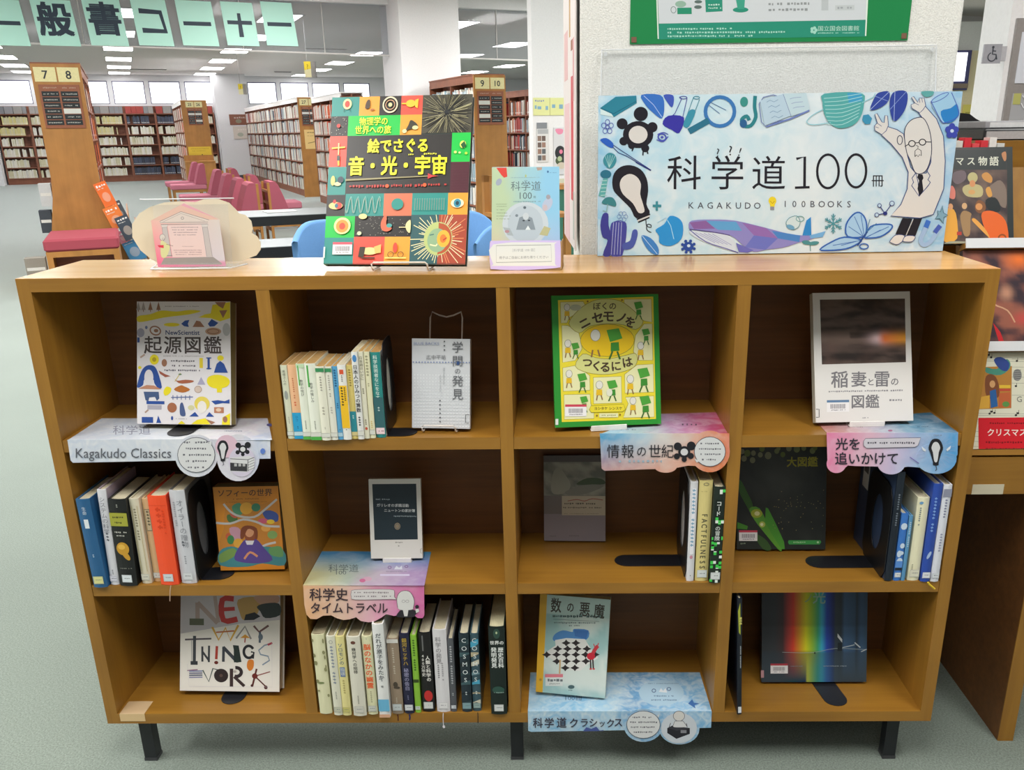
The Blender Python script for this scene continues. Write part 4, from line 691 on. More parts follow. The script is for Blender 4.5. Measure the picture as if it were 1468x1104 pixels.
def grey():
    A = Art(.138, .195, [(183, 48), (587, 50), (585, 605), (183, 608)], (740, 640, 4.5875)); A.r(183, 48, 587, 607, '77706e'); A.r(183, 48, 587, 90, '5c5654')
    A.g2(184, 91, 586, 310, lambda u, v: mixc('6f726a', 'a0a093', min(1, max(0, .5+nz(u*3, v*3, 1.3, 2)*1.3))), 22, 14); A.p([(230, 250), (250, 150), (290, 130), (330, 180), (360, 240), (330, 290), (250, 300)], '9a9a8c', 1); A.p([(400, 230), (470, 195), (560, 200), (580, 235), (430, 240)], '4a5a40', 1); A.p([(330, 280), (450, 240), (580, 245), (450, 300), (340, 305)], '84857c', 1)
    A.r(183, 430, 587, 607, '8a8288'); A.r(302, 312, 586, 438, 'bdb39e'); A.li([(340, 345), (400, 335), (450, 345), (500, 330), (570, 338)], 5, 'a0564c', sm=1); A.d(318, 520, 362, 12, '5a544c'); A.d(310, 570, 388, 10, '6c655a'); A.d(315, 540, 427, 5, '8c8474'); A.d(215, 260, 577, 6, '5f5a5e'); A.d(350, 420, 573, 6, '5f5a5e'); return A
face_book('mauve-grey book with a faded photograph and cream title box', (1.031, .192, S2+.0035, -1.1, 11.6), .138, .195, .008, '7d7779', grey, mat='print')
def hotaru():
    A = Art(.193, .231, [(75, 70), (587, 75), (590, 685), (62, 685)], (1040, 620, 4.078)); A.p([(75, 70), (587, 75), (590, 685), (62, 685)], '2b2e2a')
    A.g2(78, 75, 586, 684, lambda u, v: mixc('262a26', '4a4d48', min(1, max(0, math.exp(-((u-.45)**2+(v-.28)**2)*9)*.9+nz(u*6, v*6, 1, 3)*.25))), 20, 22)
    r_ = random.Random(5)
    for x, y, s_ in ((110, 150, 16), (130, 120, 18), (100, 110, 14), (215, 95, 16), (250, 135, 19), (165, 120, 14), (160, 160, 16), (205, 130, 14), (300, 110, 14), (335, 130, 14), (310, 95, 12), (370, 95, 16), (415, 100, 18), (455, 95, 14), (505, 110, 16), (520, 95, 12)): A.e(x, y, s_, s_*1.1, r_.choice(('7c8558', '6d7a3c', '8a8c6c')))
    A.t('大図鑑', 447, 172, 60, 'a8a02e', .035)
    A.p([(85, 270), (130, 350), (160, 420), (150, 470), (120, 420), (80, 340)], '3f6a2c', 1); A.p([(140, 440), (200, 440), (260, 560), (330, 685), (310, 685), (240, 600), (170, 510)], '5fa034', 1); A.p([(236, 435), (250, 440), (300, 540), (345, 640), (350, 684), (330, 684), (270, 590), (232, 520)], '4f9a34'); A.p([(66, 520), (130, 545), (125, 565), (66, 560)], '4a8a2e'); A.p([(160, 590), (230, 620), (270, 684), (220, 684)], '3a5a2c', 1)
    A.e(182, 470, 34, 26, 'a9b53a'); A.e(185, 470, 16, 13, 'e6e6a8'); A.e(215, 535, 18, 18, 'b9c85a'); A.e(213, 535, 9, 9, 'eaeec0')
    for k in range(46): A.e(r_.uniform(280, 580), r_.uniform(330, 570), 2.6, 2.6, r_.choice(('a8a05a', '8c8a5c', 'b5a06a')), n=5)
    A.bar(76, 570, 186, 634); A.p([(372, 630), (558, 630), (565, 640), (555, 655), (375, 655), (368, 642)], '3f9a4c'); A.d(390, 470, 642, 10, 'a8d0a0'); A.e(545, 642, 7, 6, 'b8d8a8'); A.d(85, 110, 650, 10, '8a9a80'); return A
face_book('dark green nature book with glowing leaf tips, half behind a divider', (1.483, .139, S2+.0055, -.9, 15.5), .193, .231, .02, '20221f', hotaru, full=.27)
def neway():
    A = Art(.227, .224, [(540, 40), (1145, 35), (1122, 640), (535, 635)], (130, 840, 4.18)); A.p([(540, 40), (1145, 35), (1122, 640), (535, 635)], 'e0dcd4'); A.p([(540, 40), (1145, 35), (1140, 210), (900, 235), (540, 300)], 'bcb8bc')
    A.li([(640, 215), (640, 110)], 26, 'a8968e'); A.li([(640, 110), (760, 235)], 26, 'a8968e'); A.li([(765, 230), (745, 68)], 22, 'a8968e'); A.r(592, 208, 678, 248, '5a5f4a')
    A.li([(860, 85), (790, 92), (795, 215), (880, 208)], 34, 'b3322e', sm=1); A.li([(795, 150), (865, 145)], 24, 'b3322e')
    A.p([(885, 90), (1000, 70), (1020, 120), (990, 190), (920, 215), (895, 170)], 'b08f52', 1); A.p([(990, 65), (1130, 60), (1125, 110), (1040, 122), (1000, 100)], 'b5907c', 1); A.p([(1000, 130), (1050, 110), (1135, 110), (1140, 180), (1050, 200), (1020, 160)], '2e3836', 1); A.p([(920, 215), (930, 180), (985, 165), (1020, 190), (980, 212)], '22262a')
    def L(pts, w, c): A.li(pts, w, c)
    L([(728, 258), (765, 335), (808, 262), (835, 338), (885, 245)], 13, 'd0a23c'); L([(750, 290), (860, 280)], 8, 'b5622e'); L([(870, 325), (925, 252), (960, 328)], 11, '8d8a88'); A.p([(895, 322), (925, 300), (955, 322)], 'd0922c'); L([(925, 322), (922, 350)], 7, '9c3a2e')
    L([(978, 248), (1010, 285), (1068, 245)], 13, '6b4a48'); L([(1015, 285), (1012, 350)], 13, '4a5a68'); A.e(1018, 315, 14, 20, '5f6c78')
    L([(565, 335), (722, 328)], 10, '4f4a50'); L([(622, 312), (620, 475)], 18, '3f4348'); A.r(598, 462, 640, 484, '35383c'); L([(605, 340), (605, 460)], 4, '9a9a9a')
    L([(668, 375), (668, 465)], 12, '3a3c42'); L([(668, 405), (708, 460)], 12, '3a3c42'); L([(708, 370), (706, 468)], 12, '3a3c42'); L([(755, 372), (750, 450)], 15, 'a83a2c'); A.e(750, 470, 12, 10, '6a2a20')
    L([(795, 375), (792, 465)], 16, '3c4048'); L([(792, 378), (868, 458)], 20, '3c4048'); L([(868, 370), (868, 468)], 26, '22302c'); A.p([(850, 365), (885, 368), (900, 465), (870, 470)], '26322e')
    A.o(945, 405, 30, 36, 16, '26262a', 0, 16, 30, 330); L([(958, 405), (975, 408), (970, 445)], 10, '26262a'); A.p([(940, 455), (972, 455), (970, 500), (948, 518), (932, 495)], 'cf7a2c', 1)
    L([(1085, 352), (1040, 365), (1005, 395), (1015, 420), (1060, 430), (1068, 455), (1025, 482)], 8, '7d8ea0'); L([(1088, 350), (1060, 362)], 12, 'a83a4a')
    L([(578, 518), (640, 512)], 6, '8a5a78'); [L([(590, 522+12*k), (668, 520+12*k)], 8, ('7f88a8', '6d6f88', '5f6478', '8d8ca8')[k]) for k in range(4)]; L([(670, 515), (705, 582), (730, 505), (765, 515)], 8, '55605c')
    A.e(778, 546, 42, 40, '2f2424'); A.e(778, 546, 10, 9, '5a4640'); L([(840, 505), (838, 612)], 20, '3a2a2a'); A.o(868, 525, 30, 26, 20, '2f2528', 0, 16, -100, 110); A.e(860, 522, 10, 8, 'b0a8a0'); L([(855, 552), (915, 608)], 18, '3a2a2a')
    L([(990, 505), (962, 608)], 11, '5a2a26'); L([(975, 550), (1070, 522)], 6, '8a4a44'); L([(985, 555), (1045, 612)], 8, '5a2a26'); A.e(978, 548, 17, 16, '6a2620'); A.e(1042, 614, 11, 11, '4a1f1c'); A.e(960, 604, 8, 8, '4a1f1c'); A.li([(580, 480), (590, 610), (1080, 612), (1085, 350)], 1.6, 'c9c4cc'); return A
face_book('big square white book lettered in collaged gadget shapes', (.253, .061, S0+.0142, -1.5, 20.5), .227, .224, .034, 'cfcbc4', neway, full=.262, pagec='c9c6b8')
def kazu():
    A = Art(.155, .225, [(148, 60), (560, 90), (535, 685), (113, 640)], (740, 840, 4.18)); A.uv = True
    A.g2(0, 0, 1, 1, lambda u, v: mixc('9cc0bf', 'd2dcd6', min(1, max(0, .45+nz(u*2.4, v*3.2, 1, 7)*1.7))), 16, 24); A.r(0, 0, .1, 1, 'dcaa2c'); A.r(.1, 0, 1, .19, 'b8cfca')
    for i, ch in enumerate('数の悪魔'): A.t(ch, .235+.205*i, .1+.008*i, .155 if i != 1 else .11, '47443c', .03, sx=1)
    A.uv = False; A.d(218, 500, 188, 20, '6f8a84'); A.d(222, 490, 188, 11, '3f4e52', 9); A.li([(222, 205), (495, 218)], 2, '5a6a6a'); A.d(228, 470, 226, 10, '5f7070'); A.d(315, 380, 243, 8, '5f7070')
    A.p([(218, 320), (235, 290), (280, 270), (335, 280), (345, 262), (430, 270), (420, 325), (330, 320), (240, 335)], '4f86c0', 1); A.p([(345, 265), (430, 272), (418, 322), (350, 305)], '3f6fb0')
    F = homog([(0, 0), (6, 0), (6, 5), (0, 5)], [(230, 318), (410, 318), (500, 435), (165, 408)])
    q = [(232, 328), (300, 316), (410, 322), (440, 370), (492, 435), (440, 470), (420, 480), (380, 515), (300, 505), (270, 485), (240, 462), (165, 410), (205, 380), (235, 360)]; A.p(q, 'dcdcd8')
    for j, y in enumerate((345, 380, 415, 455, 495)):
        for i in range(6):
            x = 190+58*i+(0 if j % 2 else -8)+(-6 if j > 2 else 0)
            if (j == 0 and (i < 2 or i > 3)) or (j == 1 and (i < 1 or i > 4)) or (j == 4 and (i < 2 or i > 3)) or (j == 3 and (i < 1 or i > 4)): continue
            A.p([(x-28, y), (x-9, y-9), (x, y-21), (x+9, y-9), (x+28, y), (x+9, y+9), (x, y+21), (x-9, y+9)], '2b2326')
    A.li([(452, 420), (470, 385), (488, 362)], 22, 'c23a44', sm=1); A.e(447, 425, 25, 22, 'c4283a'); A.li([(470, 372), (462, 350)], 5, 'c23a44'); A.li([(484, 368), (492, 345)], 5, 'c23a44'); A.li([(444, 445), (446, 500)], 9, '3a2a2e'); A.li([(458, 445), (462, 500)], 9, '3a2a2e'); A.e(446, 502, 8, 5, 'c23a44'); A.e(464, 502, 8, 5, 'c23a44'); A.li([(262, 445), (258, 530)], 9, 'c9a878')
    A.r(170, 532, 278, 552, 'd97a86'); A.r(172, 552, 276, 605, 'd6dad6'); A.d(186, 266, 570, 20, '6d7478', gap=.08); A.d(190, 258, 592, 8, '8a9090'); A.e(328, 612, 20, 12, '4a6468'); A.d(312, 345, 632, 8, '5a7074'); A.e(143, 566, 8, 8, 'b0852c'); return A
face_book('pale blue book with a yellow spine edge and a chessboard picture', (1.018, .049, S0+.0095, -6.7, 12.6, 1.7), .155, .225, .022, 'b9cfca', kazu, spinec='dcaa2c', soft=True)
def hikari():
    A = Art(.236, .216, [(262, 20), (890, 20), (888, 583), (255, 580)], (1030, 840, 4.18))
    def f(u, v):
        x = u; st = [(0, '33373c'), (.12, '3a3d42'), (.2, '4a3436'), (.26, 'c0403a'), (.3, 'ea4a30'), (.36, 'e8a028'), (.42, 'ece824'), (.48, '9fd03a'), (.53, '46b87a'), (.57, '44bce0'), (.61, '2c50c0'), (.68, '23306a'), (.7, '3a4652'), (.76, '2e3a46'), (.78, '44648a'), (.88, '3a5878'), (.9, '2c3a4a'), (.94, '3c5c80'), (1, '35506a')]
        for (a, ca), (b, cb) in zip(st, st[1:]):
            if a <= x <= b: c = mixc(ca, cb, (x-a)/(b-a)); break
        if v > .69: c = mixc(c, '33404a', .55+.5*(v-.69)/.31 if not .42 < x < .75 else .5); c = mixc(c, '2f7a8a', .5*math.exp(-((x-.56)/.08)**2)); c = mixc(c, '9a8f2a', .5*math.exp(-((x-.42)/.1)**2)*max(0, 1-(v-.69)*6))
        elif v < .4: c = tuple(q*.72 for q in c)
        return c
    A.g2(258, 20, 889, 582, f, 60, 26)
    A.t('光', 600, 75, 80, '8fb0a0', -.01); A.t('ノ', 535, 80, 60, '8faa70', -.01); A.li([(380, 402), (560, 405), (700, 380), (885, 388)], 2.5, 'a8b4b4', sm=1); A.p([(712, 290), (740, 325), (740, 345), (712, 312)], 'dfe4e8'); A.p([(715, 345), (740, 345), (740, 395), (712, 395)], '1c262e'); A.li([(742, 375), (800, 362), (815, 358)], 5, 'b9c6cc'); A.li([(815, 345), (850, 375)], 7, 'c9d2d6'); A.li([(855, 400), (888, 385)], 5, 'c9d2d6')
    A.e(576, 407, 4, 6, '14181a'); A.bar(310, 470, 414, 530, 'b03a48'); A.d(430, 505, 486, 6, '78828a'); A.d(628, 765, 486, 7, '8a949c'); A.r(252, 510, 270, 555, 'b98a90'); return A
face_book('dark book with a bright rainbow spectrum down its cover', (1.571, .099, S0+.0068, -.5, 15.4), .236, .216, .018, '30353c', hikari, full=.275, mat='gloss')
# bookends used as rests behind face-out books, rounded tongue forward
def rest(label, x, y, z, yaw, tl, lean=16, h=.17, w=.14, tw=.052, skew=0):
    t = thing('bookend', label, 'bookend', (x, y, z+.0004), R(yaw))
    pts = [(-tw/2, .0), (-tw/2+skew, -tl+tw/2)]+[(skew-tw/2*math.cos(a), -tl+tw/2-tw/2*math.sin(a)) for a in [PI*i/10 for i in range(1, 10)]]+[(tw/2+skew, -tl+tw/2), (tw/2, 0)]
    Geo().prism(pts, .0002, .0016, '202127').build('base_tongue', M['metal'], t)
    Geo().box(-w/2, w/2, 0, .0015, .0002, h, '1a1b1f', T=Matrix.Rotation(R(-lean), 4, 'X')).build('upright_plate', M['metal'], t)
rest('black bookend whose rounded tongue pokes out under the square gadget-lettered book', .262, .1005, S0, -1.5, .068, 20.5, .15)
rest('black bookend whose long tongue runs out under the rainbow spectrum book', 1.592, .1235, S0, -.5, .105, 15.4, .18, skew=.012)
rest('black bookend behind the thick white illustrated book, on the classics sheet', .246, .0945, S1+.0010, -3.4, .077, 17.8, .18)
# ------------------------------------------------------------------ things on top of the bookcase
# the wide banner board
M['banner'] = watercolour('banner_wash', [(0, '8cc0e0'), (.12, 'b4d6e6'), (.35, 'bcd8e4'), (.6, 'd2dfe6'), (.8, 'b4d2e4'), (1, '94bfdf')], -.36, .36, 11, .45, 'dfe6ea', rough=.3)
BT = thing('banner_board', 'wide light blue banner board painted with science pictures, standing at the back edge', 'sign board', mat=pose(1.437, .2265, TOP+.001, 1.5, .8))
Geo().box(-.3575, .3535, 0, .006, 0, .3065).build('board', M['banner'], BT)
o = Geo().box(-.357, .353, .0002, .0058, 0, .0006, '3c4654').build('bottom_edge', M['paint'], BT)
def banner():
    Q = [(38, 327), (1257, 305), (1193, 840), (40, 860)]; f0 = (840, 0, 2.3376)
    A = Art(.711, .307, Q, f0); K = '24222a'; wh = 'd5d2cf'; nv = '2b3478'
    for i, (ch, x) in enumerate((('科', 325), ('学', 470), ('道', 608))): A.t(ch, x, 582, 122, K, .0, sx=.98)
    A.li([(700, 535), (728, 528), (728, 630)], 9, K); A.li([(696, 631), (745, 629)], 8, K)
    A.o(806, 576, 36, 56, 8, K, n=28); A.o(900, 574, 34, 55, 8, K, n=28)
    A.t('冊', 973, 606, 44, K, .0); A.t('?', 438, 515, 40, K); A.t('?', 480, 508, 46, K); A.t('!', 511, 512, 40, K, rot=18)
    for i, ch in enumerate('KAGAKUDO'): A.t(ch, 350+31.5*i, 691, 30, '4a4c5a')
    for i, ch in enumerate('100BOOKS'): A.t(ch, 664+30.5*i, 685, 30, '4a4c5a')
    A.e(621, 675, 13, 14, 'e8d030'); A.p([(612, 684), (630, 684), (627, 700), (615, 700)], 'e8d030'); A.r(614, 694, 627, 706, '8c8c98'); A.li([(614, 676), (621, 684), (628, 676)], 2, 'b08a20')
    A.F(850, 120, 4.246); te, bl, pu = '2f7f96', '3a6fc0', '3c3a96'
    # molecule shape
    A.e(268, 320, 92, 82, K); 
    for x, y, r_ in ((283, 195, 43), (171, 255, 33), (354, 275, 31), (181, 360, 26), (312, 402, 24), (230, 385, 22)): A.e(x, y, r_, r_, K)
    A.e(268, 320, 57, 53, wh); A.li([(240, 400), (232, 420)], 8, K); A.li([(300, 410), (298, 445)], 8, K); A.li([(320, 405), (328, 436)], 8, K)
    # bulb shape
    A.p([(114, 610), (125, 555), (165, 515), (225, 505), (285, 530), (322, 585), (332, 660), (322, 740), (342, 795), (262, 825), (225, 765), (160, 700), (125, 660)], K, 1); A.p([(160, 625), (175, 580), (218, 558), (262, 575), (288, 620), (284, 680), (302, 740), (310, 785), (275, 792), (240, 735), (180, 680)], wh, 1)
    for k in range(3): A.li([(265+4*k, 832+9*k), (345-2*k, 800+10*k)], 8, wh if k % 2 else K)
    A.li([(320, 835), (325, 870), (350, 880), (350, 865), (330, 862), (325, 890), (340, 905), (354, 910)], 5, K, sm=1)
    # small painted things
    A.p([(38, 160), (130, 92), (255, 85), (258, 130), (120, 215), (40, 200)], te); A.p([(38, 165), (105, 195), (120, 215), (40, 200)], 'cfe2e4'); A.li([(40, 160), (118, 195), (256, 118)], 4, '1f5f78')
    A.p([(285, 80), (400, 80), (425, 140), (412, 222), (360, 190), (310, 140)], bl, 1); A.li([(300, 85), (360, 140), (412, 215)], 3, 'b9c8ec'); A.p([(420, 80), (475, 80), (482, 120), (470, 155), (440, 120)], '4258b4', 1)
    A.li([(515, 90), (530, 100), (490, 190), (420, 255)], 4, pu); A.li([(562, 100), (540, 200), (520, 300)], 4, pu); A.p([(450, 205), (545, 215), (518, 308), (470, 290), (415, 255)], '3a36a0', 1); A.o(540, 95, 22, 8, 4, pu)
    A.li([(600, 95), (552, 235), (545, 270)], 4, te); A.li([(638, 105), (580, 260), (545, 272)], 4, te); A.p([(580, 170), (615, 180), (575, 270), (545, 272), (545, 240)], '3d8fa8', 1); A.o(620, 95, 18, 8, 4, te)
    A.o(762, 178, 88, 88, 22, '3d76b4'); A.li([(700, 120), (800, 170)], 3, '2f5f9a'); A.li([(695, 140), (760, 190)], 3, '2f5f9a'); A.li([(695, 232), (575, 300)], 38, '2f6f8a')
    A.li([(975, 82), (972, 150), (980, 210), (950, 262), (905, 262), (895, 225), (925, 205), (940, 230)], 22, '2f7f88', sm=1); A.e(908, 118, 24, 30, '3d8f88'); A.e(905, 250, 22, 26, '2f5f90')
    A.o(82, 275, 10, 10, 4, '4a52a0'); [A.o(82+24*math.cos(R(72*k-90)), 275+30*math.sin(R(72*k-90)), 13, 15, 4, '5a68b4') for k in range(5)]
    A.p([(38, 355), (75, 342), (115, 370), (118, 400), (90, 395)], '2f5fbe', 1); A.li([(115, 395), (150, 430), (200, 450), (345, 535)], 4, nv); A.li([(120, 385), (165, 415), (345, 532)], 4, nv); A.li([(255, 485), (348, 536)], 8, nv)
    A.o(413, 335, 24, 20, 9, '4a56b0', 20); A.e(413, 335, 9, 8, '4a56b0'); A.li([(380, 350), (420, 362), (450, 330)], 6, '4a56b0', sm=1); A.li([(385, 318), (420, 306), (450, 318)], 5, '4a56b0', sm=1)
    A.p([(60, 490), (65, 455), (95, 430), (130, 445), (138, 480), (120, 515), (90, 525)], '3d8a98', 1); [A.li([(95, 520), (68+16*k, 445)], 2.5, 'a9d0d0') for k in range(5)]
    A.e(75, 560, 33, 26, '2f6f88'); A.p([(60, 585), (88, 585), (70, 700), (32, 690)], '5fa8a8'); [A.li([(45, 600+22*k), (82, 598+22*k)], 4, 'b9dcd8') for k in range(5)]
    A.p([(52, 735), (75, 702), (115, 700), (138, 730), (135, 755), (95, 745)], '3d8088', 1); A.li([(88, 740), (82, 785), (60, 780)], 7, '8fb4b8'); A.r(378, 722, 392, 778, '3d8a98'); A.r(360, 742, 412, 757, '3d8a98')
    A.p([(110, 1048), (105, 880), (130, 845), (180, 840), (205, 880), (180, 1048)], '46489a', 1); A.p([(62, 1048), (90, 960), (60, 940), (45, 870), (60, 800), (92, 800), (95, 870), (120, 960), (110, 1048)], '3f3f90', 1); A.p([(180, 980), (225, 960), (240, 900), (265, 895), (270, 930), (245, 1000), (190, 1015)], '4a5aa8', 1)
    [A.li([(125+16*k, 850), (112+18*k, 1045)], 3, 'b4bce0') for k in range(4)]; [A.o(178+20*math.cos(R(60*k)), 815+20*math.sin(R(60*k)), 12, 12, 3, '7a9ac8') for k in range(6)]
    A.p([(378, 895), (430, 860), (465, 810), (520, 825), (545, 870), (535, 950), (470, 992), (405, 975), (400, 930)], '2f8fd2', 1); A.li([(390, 850), (440, 820), (470, 870), (490, 950)], 4, 'a8d4ec'); A.p([(295, 928), (350, 945), (395, 1000), (395, 1045), (350, 1030), (310, 980)], '3f7fc4', 1); A.li([(298, 930), (390, 1040)], 3, 'c4daf0')
    A.e(578, 995, 32, 28, '2a4a9a'); [A.e(578+38*math.cos(R(45*k+20)), 995+36*math.sin(R(45*k+20)), 9, 9, '2a4a9a') for k in range(8)]; A.e(580, 990, 10, 9, 'c8dcec')
    # whale
    A.F(840, 0, 2.3376); A.p([(342, 760), (352, 742), (420, 738), (500, 742), (600, 765), (680, 785), (745, 790), (790, 780), (760, 800), (715, 812), (660, 830), (600, 838), (560, 845), (520, 820), (480, 790), (400, 775), (350, 772)], '8a86c4', 1)
    A.p([(395, 742), (500, 745), (520, 775), (440, 772)], '5f9fd0'); A.p([(520, 748), (600, 765), (640, 800), (560, 790)], '8f6aae'); A.p([(560, 790), (640, 800), (600, 838), (530, 830)], '6a72c0'); A.p([(620, 775), (715, 790), (712, 812), (640, 800)], '4a82c4'); A.p([(345, 748), (400, 742), (430, 768), (360, 770)], '86609e')
    A.p([(345, 775), (400, 780), (478, 792), (500, 842), (420, 822), (360, 795)], 'ccd6e2', 1); A.li([(345, 772), (400, 812), (470, 835), (508, 848)], 3, '5a5aa0', sm=1); [A.li([(365+14*k, 782+k), (430+14*k, 815+2*k)], 1.6, '8a8ac0') for k in range(5)]; A.li([(345, 770), (410, 778), (480, 790)], 2.5, '5a4a8a', sm=1)
    A.p([(722, 790), (735, 740), (750, 728), (752, 790)], '2f84c8'); A.p([(745, 790), (800, 775), (790, 795), (750, 800)], '6fa8d8'); A.p([(500, 815), (560, 840), (540, 848), (510, 846)], '6a6ab8')
    A.F(1110, 120, 4.246); wl = '34467e'
    A.p([(65, 855), (85, 820), (130, 808), (150, 840), (140, 875), (100, 890)], 'c8d8dc', 1); A.li([(65, 855), (85, 820), (130, 808), (150, 840), (140, 875), (100, 890)], 4, '5f8f98', True, 1); A.e(92, 875, 26, 14, '6a9fc0', 20); A.o(150, 825, 24, 16, 4, '5f9a98')
    A.li([(215, 1020), (212, 975)], 4, '4a8a90'); A.e(190, 968, 28, 13, '4a8a90', 10); A.e(235, 972, 32, 12, '4a8a90', -8)
    for k in range(6):
        a = R(60*k+30); dx, dy = math.cos(a), math.sin(a); A.li([(352, 853), (352+58*dx, 853+60*dy)], 7, '4a8f9c')
        for q in (26, 44): A.li([(352+q*dx+14*math.cos(a+1), 853+q*dy+14*math.sin(a+1)), (352+(q-10)*dx, 853+(q-10)*dy), (352+q*dx+14*math.cos(a-1), 853+q*dy+14*math.sin(a-1))], 5, '4a8f9c')
    for q in ([(535, 930), (440, 930), (430, 860), (470, 800), (510, 785), (545, 820), (555, 880)], [(545, 930), (580, 870), (650, 855), (708, 860), (700, 890), (640, 930), (560, 940)], [(520, 950), (420, 935), (340, 965), (272, 1010), (330, 1015), (430, 1005), (500, 975)]): A.p(q, '9fc4e4', 1); A.li(q, 9, '2f5fb0', True, 1)
    for q in ([(535, 930), (480, 810)], [(540, 925), (520, 800)], [(535, 930), (445, 870)], [(550, 935), (690, 870)], [(550, 938), (640, 890)], [(510, 955), (400, 985)], [(515, 955), (350, 985)]): A.li(q, 4, '3f6ab4')
    A.li([(500, 985), (560, 900)], 10, '24488a'); A.li([(555, 900), (575, 825)], 4, '4a7aa0'); A.li([(560, 900), (615, 850)], 4, '4a7aa0'); A.o(540, 990, 26, 16, 7, '2f5fb0')
    A.li([(665, 790), (632, 742)], 5, nv); A.li([(665, 790), (708, 730)], 5, nv); A.li([(665, 790), (618, 798)], 5, nv); A.e(667, 790, 13, 12, nv)
    for x, y, r_ in ((632, 742, 11), (708, 729, 14), (616, 799, 12)): A.e(x, y, r_, r_, 'b8d0e4'); A.o(x, y, r_, r_, 4, nv)
    A.p([(1015, 740), (1022, 785), (1050, 800), (1025, 812), (1022, 850), (1000, 820), (972, 822), (990, 795), (985, 772), (1005, 778)], '7fa4b8'); A.li([(1015, 740), (1022, 785), (1050, 800), (1025, 812), (1022, 850), (1000, 820), (972, 822), (990, 795), (985, 772), (1005, 778)], 4, '2f5f70', True)
    A.li([(930, 840), (905, 900), (885, 950), (900, 980), (940, 965), (975, 915), (1000, 870)], 26, '9cb8dc', sm=1); A.li([(932, 832), (915, 875)], 30, '3f6fc4'); A.li([(1003, 862), (970, 905)], 28, '4a5fb4')
    A.p([(528, 195), (560, 190), (582, 215), (570, 248), (540, 250), (522, 225)], '3f8fb4'); 
    A.li([(60, 100), (-20, 75), (-80, 90), (-105, 130), (-90, 240), (-60, 270), (0, 235), (80, 225)], 5, '6a78ac'); A.p([(-100, 110), (40, 70), (90, 200), (-70, 262)], 'b4cbdc'); A.p([(40, 68), (180, 62), (205, 165), (90, 205)], 'bcd2dc'); A.li([(40, 70), (90, 205)], 3, '6a78ac'); A.li([(-60, 268), (90, 218), (200, 168)], 10, '6f82bc'); [A.li([(-60+10*k, 120+32*k), (-40+10*k, 108+32*k), (-15+10*k, 118+32*k), (10+10*k, 104+32*k)], 3, '6f8fb0') for k in range(4)]; [A.li([(80+10*k, 100+28*k), (105+10*k, 92+28*k), (150+10*k, 88+28*k)], 3, '8a9ac0') for k in range(3)]
    A.p([(290, 66), (515, 60), (532, 130), (510, 210), (460, 260), (380, 275), (320, 240), (288, 180), (280, 120)], '54a4a4', 1); A.p([(430, 62), (515, 60), (525, 110), (440, 125)], '3f9ac4')
    for k in range(8): A.li([(288+3*k, 95+22*k), (400, 85+24*k), (526-4*k, 62+20*k)], 4, 'a8d8d8', sm=1)
    A.li([(285, 160), (215, 200), (185, 240), (230, 255), (330, 240)], 5, '8cc4d0', sm=1); A.li([(520, 120), (590, 85), (600, 62)], 5, '8cc4d0')
    for q in ([(570, 162), (600, 80), (630, 55), (685, 52), (680, 110), (630, 150)], [(715, 232), (690, 160), (692, 90), (720, 50), (790, 50), (795, 120), (765, 190)]): A.p(q, '34479a', 1); A.li([q[0], q[3]], 3, 'a9bce4'); A.li([q[1], q[4]], 2.5, '8fa4dc')
    A.p([(940, 105), (1045, 50), (1080, 60), (1110, 160), (1100, 210), (1030, 238), (1000, 220)], '9cc4e0', 1); A.p([(1000, 170), (1060, 150), (1100, 125), (1108, 190), (1080, 228), (1025, 238)], '2f7fc4', 1); A.li([(940, 108), (1000, 222), (1030, 238), (1100, 205), (1108, 160), (1065, 55)], 5, '4a5ab0', sm=1); A.o(995, 85, 58, 14, 4, '4a5ab0', -28); A.p([(880, 50), (955, 48), (945, 75), (905, 82)], '5fa4a4', 1)
    [A.e(1070+24*math.cos(R(72*k-90)), 288+28*math.sin(R(72*k-90)), 19, 20, '3f4aa8') for k in range(5)]; A.e(1070, 288, 11, 11, 'c4d4e8')
    # a plain line drawing of a man in a white coat with both arms raised
    W_ = 'd6d3d0'
    coat = [(640, 315), (672, 262), (735, 282), (775, 308), (800, 440), (820, 510), (850, 545), (915, 545), (942, 480), (945, 400), (925, 260), (862, 175), (905, 138), (975, 215), (1018, 320), (1030, 470), (1022, 640), (960, 795), (880, 818), (700, 805), (762, 735), (800, 640), (805, 540), (768, 450), (700, 370)]
    A.p(coat, W_); A.li(coat, 5, wl, True)
    for hnd in ([(642, 312), (600, 288), (596, 262), (614, 240), (598, 190), (612, 184), (642, 236), (656, 240), (660, 196), (676, 198), (682, 255), (668, 290)], [(872, 180), (824, 152), (818, 130), (842, 120), (820, 86), (834, 80), (860, 116), (868, 90), (898, 88), (908, 135), (892, 160)]): A.p(hnd, W_); A.li(hnd, 4, wl, True)
    A.li([(612, 242), (640, 262)], 3, wl); A.li([(600, 265), (622, 272)], 3, wl); A.li([(842, 120), (866, 132)], 3, wl); A.li([(868, 95), (872, 118)], 3, wl); A.li([(884, 90), (888, 116)], 3, wl)
    hd = [(780, 330), (785, 270), (812, 230), (850, 210), (892, 210), (925, 262), (943, 340), (945, 430), (922, 515), (885, 548), (845, 538), (818, 470), (795, 420)]; A.p(hd, W_, 1); A.li(hd, 5, '3a3c56', True, 1); A.e(752, 345, 16, 27, W_); A.o(752, 345, 16, 27, 5, '3a3c56')
    A.o(826, 366, 20, 18, 6, K); A.o(890, 357, 20, 18, 6, K); A.li([(846, 362), (870, 359)], 5, K); A.li([(806, 370), (782, 384)], 5, K); A.li([(910, 355), (944, 356)], 5, K); A.li([(852, 375), (866, 385), (860, 392)], 4, K); A.li([(845, 445), (845, 410), (862, 396), (882, 408), (884, 440), (872, 432), (864, 446), (856, 434), (845, 445)], 4, K)
